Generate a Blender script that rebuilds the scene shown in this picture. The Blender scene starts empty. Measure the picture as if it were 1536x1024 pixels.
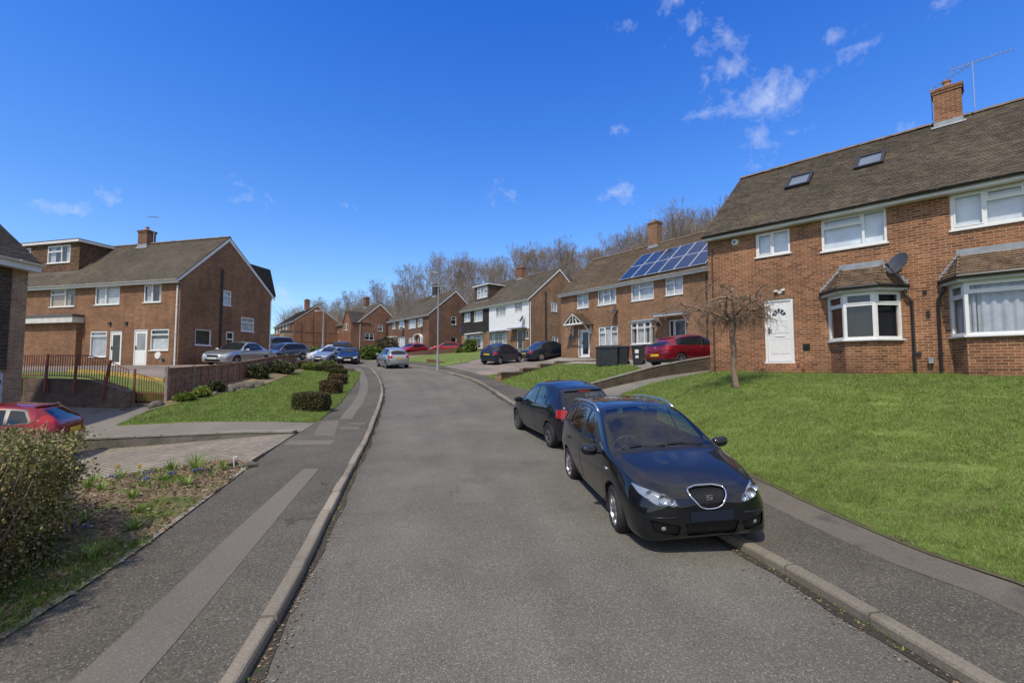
import bpy, bmesh, math, random
import numpy as np
from mathutils import Vector, Matrix
from mathutils.bvhtree import BVHTree
from mathutils.geometry import delaunay_2d_cdt
PI = math.pi
rnd = random.Random(7)
SC = bpy.context.scene
COL = SC.collection

# ---------------------------------------------------------------- object helpers
def thing(name, label, cat, loc=(0, 0, 0), rotz=0.0, group=None, rot=None):
    o = bpy.data.objects.new(name, None); COL.objects.link(o)
    o.empty_display_size = 0.2
    o.location = loc; o.rotation_euler = rot if rot else (0, 0, rotz)
    o['label'] = label; o['category'] = cat
    if group: o['group'] = group
    return o

def tag(o, label, cat, group=None):
    o['label'] = label; o['category'] = cat
    if group: o['group'] = group
    return o

def kind(o, k):
    o['kind'] = k; return o

def kids(o):
    return [c for c in ALLKIDS.get(o.name, [])]

ALLKIDS = {}
def set_parent(o, p):
    o.parent = p
    ALLKIDS.setdefault(p.name, []).append(o)

def copy_tree(o, parent=None):
    c = o.copy(); COL.objects.link(c)
    if parent is not None: set_parent(c, parent)
    for ch in kids(o): copy_tree(ch, c)
    return c

def relabel(o, label, group=None):
    o['label'] = label
    if group: o['group'] = group
    return o

class MB:
    """collects faces and links them as one mesh object"""
    def __init__(s):
        s.v = []; s.f = []; s.m = []; s.mi = 0
    def mat(s, i): s.mi = i; return s
    def face(s, pts):
        n = len(s.v); s.v += [tuple(p) for p in pts]; s.f.append(tuple(range(n, n + len(pts)))); s.m.append(s.mi)
    def add(s, verts, faces):
        n = len(s.v); s.v += [tuple(p) for p in verts]
        for f in faces: s.f.append(tuple(i + n for i in f)); s.m.append(s.mi)
    def box(s, a, b, T=None):
        x0, x1 = min(a[0], b[0]), max(a[0], b[0]); y0, y1 = min(a[1], b[1]), max(a[1], b[1]); z0, z1 = min(a[2], b[2]), max(a[2], b[2])
        v = [(x0, y0, z0), (x1, y0, z0), (x1, y1, z0), (x0, y1, z0), (x0, y0, z1), (x1, y0, z1), (x1, y1, z1), (x0, y1, z1)]
        if T: v = [T(p) for p in v]
        s.add(v, [(0, 3, 2, 1), (4, 5, 6, 7), (0, 1, 5, 4), (1, 2, 6, 5), (2, 3, 7, 6), (3, 0, 4, 7)])
    def bar(s, p, q, w, h, up=(0, 0, 1)):
        """box along p-q; w sideways, h along up"""
        p = Vector(p); q = Vector(q); d = (q - p).normalized(); u = Vector(up)
        sd = d.cross(u)
        if sd.length < 1e-5: sd = d.cross(Vector((1, 0, 0)))
        sd.normalize(); u = sd.cross(d).normalized()
        c = []
        for e in (p, q):
            for a, b in ((-1, -1), (1, -1), (1, 1), (-1, 1)): c.append(e + sd * (a * w / 2) + u * (b * h / 2))
        s.add(c, [(3, 2, 1, 0), (4, 5, 6, 7), (0, 1, 5, 4), (1, 2, 6, 5), (2, 3, 7, 6), (3, 0, 4, 7)])
    def tube(s, pts, r, n=8, cap=True):
        pts = [Vector(p) for p in pts]; N = len(pts)
        rs = r if isinstance(r, (list, tuple)) else [r] * N
        base = len(s.v); ref = None; V = []
        for i, p in enumerate(pts):
            d = (pts[min(i + 1, N - 1)] - pts[max(i - 1, 0)]).normalized()
            if ref is None:
                ref = Vector((0, 0, 1)) if abs(d.z) < .9 else Vector((1, 0, 0))
            a = d.cross(ref).normalized(); b = a.cross(d).normalized(); ref = b
            for k in range(n):
                t = 2 * PI * k / n
                V.append(p + (a * math.cos(t) + b * math.sin(t)) * rs[i])
        F = []
        for i in range(N - 1):
            for k in range(n):
                k2 = (k + 1) % n
                F.append((i * n + k, i * n + k2, (i + 1) * n + k2, (i + 1) * n + k))
        if cap:
            F.append(tuple(range(n - 1, -1, -1))); F.append(tuple((N - 1) * n + k for k in range(n)))
        s.add(V, F)
    def lathe(s, prof, n=24, T=None, closed=False):
        """prof: (r, z) around local z"""
        V = []; F = []; P = len(prof)
        for r, z in prof:
            for k in range(n):
                t = 2 * PI * k / n; p = (r * math.cos(t), r * math.sin(t), z)
                V.append(T(p) if T else p)
        for i in range(P - (0 if closed else 1)):
            j = (i + 1) % P
            for k in range(n):
                k2 = (k + 1) % n; F.append((i * n + k, i * n + k2, j * n + k2, j * n + k))
        s.add(V, F)
    def prism(s, poly, T0, T1):
        n = len(poly); V = [T0(p) for p in poly] + [T1(p) for p in poly]
        F = [tuple(range(n - 1, -1, -1)), tuple(range(n, 2 * n))] + [(i, (i + 1) % n, n + (i + 1) % n, n + i) for i in range(n)]
        s.add(V, F)
    def build(s, name, mats, parent=None, smooth=False, uv=True, weld=False, auto=None):
        me = bpy.data.meshes.new(name)
        if weld:
            bm = bmesh.new(); vs = [bm.verts.new(p) for p in s.v]
            for f, m in zip(s.f, s.m):
                try:
                    fc = bm.faces.new([vs[i] for i in f]); fc.material_index = m
                except ValueError: pass
            bmesh.ops.remove_doubles(bm, verts=bm.verts, dist=1e-4)
            bm.to_mesh(me); bm.free()
        else:
            me.from_pydata([tuple(p) for p in s.v], [], s.f)
            me.polygons.foreach_set('material_index', s.m)
        return finish(me, name, mats, parent, smooth, uv, auto)

def finish(me, name, mats, parent=None, smooth=False, uv=True, auto=None):
    for m in (mats if isinstance(mats, (list, tuple)) else [mats]): me.materials.append(m)
    if smooth or auto:
        me.polygons.foreach_set('use_smooth', [True] * len(me.polygons))
    if auto: me.set_sharp_from_angle(angle=math.radians(auto))
    if uv: box_uv(me)
    o = bpy.data.objects.new(name, me); COL.objects.link(o)
    if parent is not None: set_parent(o, parent)
    return o

def box_uv(me):
    L = me.uv_layers.new(name='UVMap'); nl = len(me.loops)
    if not nl: return
    co = np.empty(len(me.vertices) * 3); me.vertices.foreach_get('co', co); co = co.reshape(-1, 3)
    vi = np.empty(nl, dtype=np.int64); me.loops.foreach_get('vertex_index', vi)
    npoly = len(me.polygons); nrm = np.empty(npoly * 3); me.polygons.foreach_get('normal', nrm); nrm = nrm.reshape(-1, 3)
    tot = np.empty(npoly, dtype=np.int64); me.polygons.foreach_get('loop_total', tot)
    n = np.repeat(nrm, tot, axis=0); p = co[vi]
    flat = np.abs(n[:, 2]) > .96
    t = np.stack([-n[:, 1], n[:, 0], np.zeros(nl)], 1); ln = np.linalg.norm(t, axis=1); ln[ln < 1e-9] = 1; t /= ln[:, None]
    t[flat] = (1, 0, 0); b = np.cross(n, t); b[flat] = (0, 1, 0)
    uv = np.stack([(p * t).sum(1), (p * b).sum(1)], 1)
    L.data.foreach_set('uv', uv.ravel())

# ---------------------------------------------------------------- materials
def newmat(name):
    m = bpy.data.materials.new(name); m.use_nodes = True
    nt = m.node_tree; b = nt.nodes['Principled BSDF']
    return m, nt, b
class NT:
    def __init__(s, nt): s.nt = nt
    def n(s, typ, **kw):
        nd = s.nt.nodes.new(typ)
        for k, v in kw.items():
            if k.startswith('_'): setattr(nd, k[1:], v)
            else:
                key = k.replace('__', ' ') if not k.startswith('i') or not k[1:].isdigit() else int(k[1:])
                if hasattr(v, 'links'): s.nt.links.new(v, nd.inputs[key])
                else: nd.inputs[key].default_value = v
        return nd
    def l(s, a, b): s.nt.links.new(a, b)
    def ramp(s, fac, stops, interp='LINEAR'):
        r = s.nt.nodes.new('ShaderNodeValToRGB'); cr = r.color_ramp; cr.interpolation = interp
        while len(cr.elements) < len(stops): cr.elements.new(.5)
        for e, (p, c) in zip(cr.elements, stops):
            e.position = p; e.color = (c, c, c, 1) if isinstance(c, (int, float)) else (*c, 1)
        s.nt.links.new(fac, r.inputs[0]); return r.outputs[0]
    def mix(s, a, b, fac, mode='MIX'):
        m = s.nt.nodes.new('ShaderNodeMix'); m.data_type = 'RGBA'; m.blend_type = mode
        for key, v in ((0, fac), (6, a), (7, b)):
            if hasattr(v, 'links'): s.nt.links.new(v, m.inputs[key])
            else: m.inputs[key].default_value = v if key == 0 else ((*v, 1) if len(v) == 3 else v)
        return m.outputs[2]
    def math(s, op, a, b=0.0, clamp=False):
        m = s.nt.nodes.new('ShaderNodeMath'); m.operation = op; m.use_clamp = clamp
        for i, v in enumerate((a, b)):
            if hasattr(v, 'links'): s.nt.links.new(v, m.inputs[i])
            else: m.inputs[i].default_value = v
        return m.outputs[0]
    def noise(s, vec, scale, detail=3, rough=.55, out=0):
        nd = s.nt.nodes.new('ShaderNodeTexNoise'); nd.inputs['Scale'].default_value = scale
        nd.inputs['Detail'].default_value = detail; nd.inputs['Roughness'].default_value = rough
        if vec is not None: s.nt.links.new(vec, nd.inputs['Vector'])
        return nd.outputs[out]
    def bump(s, h, strength=.3, dist=.01):
        b = s.nt.nodes.new('ShaderNodeBump'); b.inputs['Strength'].default_value = strength; b.inputs['Distance'].default_value = dist
        s.nt.links.new(h, b.inputs['Height']); return b.outputs[0]

def plain(name, col, rough=.5, metal=0.0, var=.12, scale=6.0, spec=.5, coat=0.0, bump=0.0):
    """a painted / moulded surface with slight dirt variation"""
    m, nt, b = newmat(name); g = NT(nt)
    tc = g.n('ShaderNodeTexCoord'); o = tc.outputs['Object']
    f = g.noise(o, scale, 4)
    lo = [c * (1 - var) for c in col]; hi = [min(1, c * (1 + var)) for c in col]
    g.l(g.ramp(f, [(.3, lo), (.7, hi)]), b.inputs['Base Color'])
    b.inputs['Roughness'].default_value = rough; b.inputs['Metallic'].default_value = metal
    b.inputs['Specular IOR Level'].default_value = spec; b.inputs['Coat Weight'].default_value = coat
    if bump: g.l(g.bump(g.noise(o, scale * 12, 3), bump, .004), b.inputs['Normal'])
    return m

def brick(name, c1, c2, mortar, dark=.25, sc=1.0, weather=.35):
    m, nt, b = newmat(name); g = NT(nt)
    uv = g.n('ShaderNodeUVMap').outputs[0]; ob = g.n('ShaderNodeTexCoord').outputs['Object']
    wob = g.noise(ob, 9, 2, .5, 1)
    vadd = g.n('ShaderNodeVectorMath', _operation='MULTIPLY_ADD', i0=wob, i1=(.012, .006, 0), i2=uv).outputs[0]
    br = g.n('ShaderNodeTexBrick', Vector=vadd, Scale=1.0)
    br.inputs['Color1'].default_value = (*c1, 1); br.inputs['Color2'].default_value = (*c2, 1); br.inputs['Mortar'].default_value = (*mortar, 1)
    br.inputs['Brick Width'].default_value = .225 * sc; br.inputs['Row Height'].default_value = .075 * sc
    br.inputs['Mortar Size'].default_value = .0095 * sc; br.inputs['Mortar Smooth'].default_value = .3; br.inputs['Bias'].default_value = -.1
    # second brick lattice for odd dark headers
    br2 = g.n('ShaderNodeTexBrick', Vector=vadd, Scale=1.0)
    br2.inputs['Color1'].default_value = (1, 1, 1, 1); br2.inputs['Color2'].default_value = (dark, dark * .9, dark * .85, 1); br2.inputs['Mortar'].default_value = (1, 1, 1, 1)
    br2.inputs['Brick Width'].default_value = .225 * sc; br2.inputs['Row Height'].default_value = .075 * sc; br2.inputs['Mortar Size'].default_value = .0095 * sc
    br2.inputs['Bias'].default_value = -.18; br2.offset = .5
    vs = g.n('ShaderNodeVectorMath', _operation='ADD', i0=vadd, i1=(.225 * sc * 14, .075 * sc * 22, 0)).outputs[0]; g.l(vs, br2.inputs['Vector'])
    col = g.mix(br.outputs[0], br2.outputs[0], .8, 'MULTIPLY')
    big = g.ramp(g.noise(ob, .55, 5, .6), [(.3, 1 - weather), (.7, 1 + weather * .25)])
    fine = g.ramp(g.noise(ob, 26, 3), [(.25, .78), (.75, 1.16)])
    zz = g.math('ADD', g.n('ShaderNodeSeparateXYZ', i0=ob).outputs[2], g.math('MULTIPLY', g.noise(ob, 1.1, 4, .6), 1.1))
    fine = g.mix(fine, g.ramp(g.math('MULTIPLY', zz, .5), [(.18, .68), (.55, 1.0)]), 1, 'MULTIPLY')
    strk = g.n('ShaderNodeMapping', Vector=ob); strk.inputs['Scale'].default_value = (3.2, 3.2, .22)
    fine = g.mix(fine, g.ramp(g.noise(strk.outputs[0], 1.0, 4, .6), [(.3, .84), (.62, 1.06)]), 1, 'MULTIPLY')
    col = g.mix(col, big, 1, 'MULTIPLY'); col = g.mix(col, fine, 1, 'MULTIPLY')
    g.l(col, b.inputs['Base Color']); b.inputs['Roughness'].default_value = .88; b.inputs['Specular IOR Level'].default_value = .25
    h = g.math('ADD', g.math('MULTIPLY', br.outputs[1], -1.0), g.math('MULTIPLY', g.noise(ob, 40, 3), .5))
    g.l(g.bump(h, .6, .006), b.inputs['Normal'])
    return m

def tiles(name, c1, c2, moss, w=.165, h=.1, mossy=.5):
    m, nt, b = newmat(name); g = NT(nt)
    uv = g.n('ShaderNodeUVMap').outputs[0]; ob = g.n('ShaderNodeTexCoord').outputs['Object']
    br = g.n('ShaderNodeTexBrick', Vector=uv, Scale=1.0)
    br.inputs['Color1'].default_value = (*c1, 1); br.inputs['Color2'].default_value = (*c2, 1); br.inputs['Mortar'].default_value = tuple(c * .25 for c in c1) + (1,)
    br.inputs['Brick Width'].default_value = w; br.inputs['Row Height'].default_value = h
    br.inputs['Mortar Size'].default_value = .004; br.inputs['Mortar Smooth'].default_value = .3; br.inputs['Bias'].default_value = 0
    big = g.ramp(g.noise(ob, .5, 6, .65), [(.3, .62), (.72, 1.12)])
    col = g.mix(br.outputs[0], big, 1, 'MULTIPLY')
    mf = g.ramp(g.noise(ob, 1.6, 8, .7), [(.5, 0.0), (.72, mossy)])
    col = g.mix(col, moss, mf)
    sp = g.ramp(g.noise(ob, 9, 3), [(.66, 0.0), (.76, .55)]); col = g.mix(col, (.26, .25, .21), sp)
    dk = g.ramp(g.noise(ob, 3.1, 6, .7), [(.5, 0.0), (.68, .5)]); col = g.mix(col, tuple(c * .45 for c in c2), dk)
    col = g.mix(col, g.ramp(g.noise(ob, 33, 3), [(.25, .7), (.75, 1.25)]), 1, 'MULTIPLY')
    g.l(col, b.inputs['Base Color']); b.inputs['Roughness'].default_value = .9; b.inputs['Specular IOR Level'].default_value = .2
    hh = g.math('ADD', g.math('MULTIPLY', br.outputs[1], -1.0), g.math('MULTIPLY', g.noise(ob, 30, 3), .8))
    g.l(g.bump(hh, .7, .01), b.inputs['Normal'])
    return m

def gmat(name, stops, scale, big=.3, rough=.92, bump=.4, speck=None, bigscale=.35, bdist=.01, stain=None, cracks=0.0, isl=0.0):
    m, nt, b = newmat(name); g = NT(nt)
    ob = g.n('ShaderNodeTexCoord').outputs['Object']
    f = g.noise(ob, scale, 4, .7)
    col = g.ramp(f, stops)
    bg = g.ramp(g.noise(ob, bigscale, 6, .62), [(.3, 1 - big), (.7, 1 + big * .6)])
    col = g.mix(col, bg, 1, 'MULTIPLY')
    if speck:
        vo = g.n('ShaderNodeTexVoronoi', Vector=ob, Scale=speck[0])
        sf = g.ramp(vo.outputs['Color'], [(speck[1], 0.0), (min(speck[1] + .1, 1), 1.0)])
        df = g.ramp(vo.outputs['Distance'], [(.25, 1.0), (.45, 0.0)])
        col = g.mix(col, speck[2], g.math('MULTIPLY', g.math('MULTIPLY', sf, df), speck[3]))
    if stain:
        st = g.ramp(g.noise(ob, stain[0], 5, .6), [(stain[1], 0.0), (stain[1] + .14, stain[3])])
        col = g.mix(col, stain[2], st)
    if isl:
        col = g.mix(col, g.ramp(g.n('ShaderNodeNewGeometry').outputs['Random Per Island'], [(0, 1 - isl), (1, 1 + isl)]), 1, 'MULTIPLY')
    if cracks:
        wv = g.n('ShaderNodeVectorMath', _operation='MULTIPLY_ADD', i0=g.noise(ob, 1.3, 4, .6, 1), i1=(1.2, 1.2, 0), i2=ob).outputs[0]
        vc = g.n('ShaderNodeTexVoronoi', _feature='DISTANCE_TO_EDGE', Vector=wv, Scale=.22)
        cf = g.ramp(vc.outputs['Distance'], [(.0015, 1.0), (.004, 0.0)])
        cf = g.math('MULTIPLY', cf, g.ramp(g.noise(ob, .5, 2), [(.5, 0.0), (.62, cracks)]))
        col = g.mix(col, (.02, .02, .018), cf)
    g.l(col, b.inputs['Base Color']); b.inputs['Roughness'].default_value = rough; b.inputs['Specular IOR Level'].default_value = .25
    if bump: g.l(g.bump(g.noise(ob, scale * 1.3, 3, .7), bump, bdist), b.inputs['Normal'])
    return m

def glass(name, tint=(.95, .97, .98), trans=.96, rough=.0, refl=1.0):
    m, nt, b = newmat(name); g = NT(nt); nt.nodes.remove(b)
    out = nt.nodes['Material Output']
    tr = g.n('ShaderNodeBsdfTransparent'); tr.inputs[0].default_value = (*[t * trans for t in tint], 1)
    gl = g.n('ShaderNodeBsdfGlossy'); gl.inputs['Roughness'].default_value = rough; gl.inputs[0].default_value = (1, 1, 1, 1)
    ob = g.n('ShaderNodeTexCoord').outputs['Object']; bn = g.bump(g.noise(ob, 1.3, 2), .05, .02); g.l(bn, gl.inputs['Normal'])
    ge = g.n('ShaderNodeNewGeometry'); ct = g.math('ABSOLUTE', g.n('ShaderNodeVectorMath', _operation='DOT_PRODUCT', i0=ge.outputs['Incoming'], i1=ge.outputs['Normal']).outputs[1])
    # Schlick, the same from both sides of the pane
    f2 = g.math('ADD', .07 * refl, g.math('MULTIPLY', g.math('POWER', g.math('SUBTRACT', 1.0, ct), 4.0), .93), True)
    mx = g.n('ShaderNodeMixShader', i0=f2, i1=tr.outputs[0], i2=gl.outputs[0])
    g.l(mx.outputs[0], out.inputs[0])
    return m

def paint(name, col, flake=.3, rough=.25, metal=.3):
    m, nt, b = newmat(name); g = NT(nt)
    ob = g.n('ShaderNodeTexCoord').outputs['Object']
    dust_sheen = g.ramp(g.noise(ob, 3, 6, .65), [(.45, 0.0), (.85, .035)])
    nz = g.n('ShaderNodeSeparateXYZ', i0=g.n('ShaderNodeNewGeometry').outputs['Normal']).outputs[2]
    dust_sheen = g.math('MULTIPLY', g.math('ADD', dust_sheen, .012), g.ramp(nz, [(.25, .12), (.9, 1.0)]))  # dust, plus a pale veil on upward faces imitating whitish sky reflection
    c = g.mix(col, (.32, .31, .29), dust_sheen)
    g.l(c, b.inputs['Base Color']); b.inputs['Metallic'].default_value = metal; b.inputs['Roughness'].default_value = rough
    b.inputs['Coat Weight'].default_value = 1.0; b.inputs['Specular IOR Level'].default_value = .12
    g.l(g.ramp(g.noise(ob, 2.2, 5), [(.3, .015), (.75, .06)]), b.inputs['Coat Roughness'])
    return m

def simple_gloss(name, col, rough=.06, spec=.5, metal=0.0):
    m, nt, b = newmat(name); g = NT(nt); ob = g.n('ShaderNodeTexCoord').outputs['Object']
    g.l(g.ramp(g.noise(ob, 2.5, 4), [(.3, [c * .8 for c in col]), (.7, [min(1, c * 1.15) for c in col])]), b.inputs['Base Color'])
    b.inputs['Roughness'].default_value = rough; b.inputs['Specular IOR Level'].default_value = spec; b.inputs['Metallic'].default_value = metal
    return m
M = {}
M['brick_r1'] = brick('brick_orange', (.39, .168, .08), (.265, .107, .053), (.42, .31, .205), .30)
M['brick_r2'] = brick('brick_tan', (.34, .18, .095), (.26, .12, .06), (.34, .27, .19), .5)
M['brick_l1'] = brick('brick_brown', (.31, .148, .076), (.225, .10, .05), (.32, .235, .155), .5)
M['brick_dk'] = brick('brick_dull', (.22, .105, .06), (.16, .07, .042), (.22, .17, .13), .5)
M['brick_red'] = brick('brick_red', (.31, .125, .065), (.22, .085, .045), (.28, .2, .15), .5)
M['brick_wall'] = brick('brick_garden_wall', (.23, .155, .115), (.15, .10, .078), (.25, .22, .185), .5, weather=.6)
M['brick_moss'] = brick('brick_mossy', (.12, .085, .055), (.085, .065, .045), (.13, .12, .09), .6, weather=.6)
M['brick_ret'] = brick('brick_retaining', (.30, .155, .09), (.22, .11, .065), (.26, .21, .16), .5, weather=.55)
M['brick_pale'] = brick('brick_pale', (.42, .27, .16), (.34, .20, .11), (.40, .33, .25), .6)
M['tile_r1'] = tiles('roof_tile_brown', (.15, .122, .09), (.092, .075, .057), (.20, .16, .09))
M['tile_r2'] = tiles('roof_tile_tan', (.18, .135, .09), (.125, .093, .063), (.21, .15, .08))
M['tile_l1'] = tiles('roof_tile_grey', (.165, .14, .108), (.115, .097, .076), (.21, .16, .08))
M['tile_dk'] = tiles('roof_tile_dark', (.085, .073, .064), (.055, .047, .042), (.1, .085, .05))
M['tile_hung'] = tiles('tile_hanging_dark', (.135, .095, .068), (.075, .055, .042), (.09, .07, .05), .165, .115)
M['tile_hung_grey'] = tiles('tile_hanging_grey', (.06, .055, .05), (.04, .036, .034), (.07, .065, .06), .165, .115)
M['tile_dormer'] = tiles('tile_hanging_brown', (.20, .115, .07), (.10, .06, .04), (.2, .14, .08), .165, .115)
M['tile_bay'] = tiles('roof_tile_bay', (.26, .185, .12), (.16, .11, .075), (.27, .2, .12), .165, .1)
M['upvc'] = plain('white_window_plastic', (.72, .72, .70), .35, var=.05)
M['white'] = plain('white_painted_board', (.68, .67, .64), .5, var=.1, scale=3)
M['cream'] = plain('weathered_white', (.55, .54, .50), .6, var=.15, scale=3)
M['black'] = plain('black_plastic', (.018, .018, .02), .42, var=.25)
M['dark'] = plain('dark_void', (.012, .012, .014), .8, var=.3)
M['rubber'] = plain('tyre_rubber', (.022, .022, .022), .8, var=.3, scale=20)
M['lead'] = plain('lead_flashing', (.26, .28, .30), .5, .2, var=.2, scale=5)
M['grey_metal'] = plain('galvanised_metal', (.30, .32, .33), .45, .5, var=.18, scale=8)
M['alu'] = plain('aluminium', (.55, .56, .57), .3, .9, var=.1, scale=8)
M['chrome'] = plain('chrome', (.75, .75, .76), .12, 1.0, var=.04)
M['terracotta'] = plain('clay_pot', (.33, .16, .08), .8, var=.25)
M['concrete'] = gmat('concrete', [(.3, (.22, .20, .175)), (.7, (.32, .30, .265))], 30, .35, .9, .3, stain=(2.0, .55, (.1, .1, .085), .5))
M['timber'] = plain('fence_timber', (.25, .135, .08), .85, var=.35, scale=5, bump=.3)
M['timber_pale'] = plain('post_timber', (.24, .19, .15), .85, var=.3, scale=6, bump=.3)
M['rail_red'] = plain('railing_red_brown', (.20, .06, .04), .6, var=.3, scale=10)
M['stone'] = gmat('rockery_stone', [(.3, (.085, .074, .06)), (.7, (.18, .16, .135))], 12, .4, .9, .6)
M['net'] = plain('net_curtain', (.5, .51, .52), .9, var=.25, scale=4)
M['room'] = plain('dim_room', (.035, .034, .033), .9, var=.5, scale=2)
M['glass'] = glass('window_glass')
M['bark'] = gmat('bark', [(.3, (.10, .085, .07)), (.7, (.2, .175, .15))], 24, .35, .95, .6)
M['conc_dark'] = gmat('stained_concrete', [(.3, (.11, .10, .085)), (.7, (.19, .175, .15))], 18, .4, .92, .4, stain=(1.5, .5, (.05, .055, .035), .6))
M['bin_black'] = plain('bin_plastic', (.02, .022, .026), .42, var=.25)
M['lamp_grey'] = plain('lamp_column_paint', (.25, .265, .28), .45, .3, var=.12, scale=4)
M['yellow_brick'] = plain('yellow_edging', (.50, .36, .10), .85, var=.35, scale=9)
# ---------------------------------------------------------------- terrain
ZP = [(-40, -1.4), (0, -.28), (6, -.11), (8.5, -.03), (12.3, .14), (18.3, .47), (25, 1.03), (30, 1.65), (33, 2.0), (38, 2.3), (45, 2.75), (52, 3.2), (60, 3.9), (80, 5.4), (120, 9)]
def zr(Y):
    Y = max(-40, min(119.9, Y))
    for (a, za), (b, zb) in zip(ZP, ZP[1:]):
        if a <= Y <= b: return za + (zb - za) * (Y - a) / (b - a)
KH = .11
LK = [(-1.35, -6), (-1.45, -3), (-1.64, 1), (-1.89, 3.42), (-2.04, 4.2), (-2.24, 5.2), (-2.66, 7.04), (-3.34, 10.2), (-3.9, 12.8), (-4.7, 16.2), (-5.7, 20.4), (-6.4, 23), (-7.4, 26.2), (-8.75, 29.8), (-10.6, 33.8), (-14, 38.3), (-19, 42.3), (-25.5, 46), (-35, 49.5), (-48, 53)]
RK = [(3.75, -6), (3.62, -3), (3.42, 1), (3.2, 3.42), (3.03, 4.24), (2.87, 5.06), (2.66, 5.9), (2.3, 8), (1.68, 11.4), (.93, 15), (.18, 18.3), (-.73, 22), (-1.8, 26), (-3.2, 28.9), (-4.9, 31.5), (-7.6, 35.6), (-10.8, 40.4), (-15.5, 45.6), (-22.5, 50.6), (-32.5, 55), (-47, 58.7)]
LPO = [(-3.6, -6), (-3.7, -3), (-3.85, 1), (-3.97, 3.8), (-4.08, 4.5), (-4.25, 5.44), (-4.58, 6.8), (-5.24, 9.5), (-5.72, 11.8), (-6.14, 14.8), (-6.96, 18.7), (-8.29, 24.1), (-9.53, 28.9), (-10.79, 32), (-12.3, 35), (-15.6, 39.6), (-20.3, 43.4), (-26.4, 47.0), (-35.6, 50.3), (-48.5, 54)]
LPO = [(x, y) if y < 33 else (x + (.6 if y > 36 else 0) - 1.4, y - 1.2) for x, y in LPO]
RPO = [(5.5, -6), (5.45, -3), (5.2, 1), (5.0, 4.0), (4.95, 4.6), (4.68, 5.24), (4.56, 6.04), (4.45, 7.24), (4.4, 8.4), (3.9, 11.8), (3.1, 15.4), (2.2, 19), (1.05, 22), (-.29, 25.3), (-1.6, 28.2), (-3.02, 30.7), (-4.8, 33.2), (-6.3, 36.6), (-9.6, 41.5), (-14.5, 46.9), (-21.8, 52.2), (-32, 56.7), (-46.6, 60.5)]

def catmull(pts, step=.4):
    P = [Vector(p) for p in pts]; P = [2 * P[0] - P[1]] + P + [2 * P[-1] - P[-2]]; out = []
    for i in range(1, len(P) - 2):
        n = max(1, int((P[i + 1] - P[i]).length / step))
        for k in range(n):
            t = k / n; a, b, c, d = P[i - 1:i + 3]
            out.append(.5 * ((2 * b) + (c - a) * t + (2 * a - 5 * b + 4 * c - d) * t * t + (3 * b - a - 3 * c + d) * t ** 3))
    out.append(P[-2]); return [tuple(p) for p in out]
LKs, RKs, LPs, RPs = catmull(LK), catmull(RK), catmull(LPO), catmull(RPO)

class Surf:
    """thin plate spline through height points"""
    def __init__(s, pts, smooth=.02):
        s.p = np.array([(a, b) for a, b, _ in pts], float); z = np.array([c for *_, c in pts], float); n = len(pts)
        d = np.linalg.norm(s.p[:, None] - s.p[None], axis=2); K = np.where(d > 0, d * d * np.log(d + 1e-12), 0) + np.eye(n) * smooth
        A = np.zeros((n + 3, n + 3)); A[:n, :n] = K; A[:n, n] = 1; A[:n, n + 1:] = s.p; A[n, :n] = 1; A[n + 1:, :n] = s.p.T
        s.w = np.linalg.solve(A, np.concatenate([z, [0, 0, 0]]))
    def many(s, xy):
        xy = np.asarray(xy, float); out = np.empty(len(xy)); n = len(s.p)
        for i in range(0, len(xy), 20000):
            q = xy[i:i + 20000]; d2 = ((q[:, None] - s.p[None]) ** 2).sum(2)
            K = np.where(d2 > 0, .5 * d2 * np.log(d2 + 1e-12), 0)
            out[i:i + 20000] = K @ s.w[:n] + s.w[n] + q @ s.w[n + 1:]
        return out
    def __call__(s, x, y): return float(s.many([(x, y)])[0])
CP = [(x, y, zr(y) + KH) for x, y in catmull(LK, 3.5)] + [(x, y, zr(y) + KH) for x, y in catmull(RK, 3.5)] + \
     [(x, y, zr(y) + KH) for x, y in catmull(LPO, 4)[:-6]] + [(x, y, zr(y) + KH + .01) for x, y in catmull(RPO, 4)[:-6]]
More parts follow.
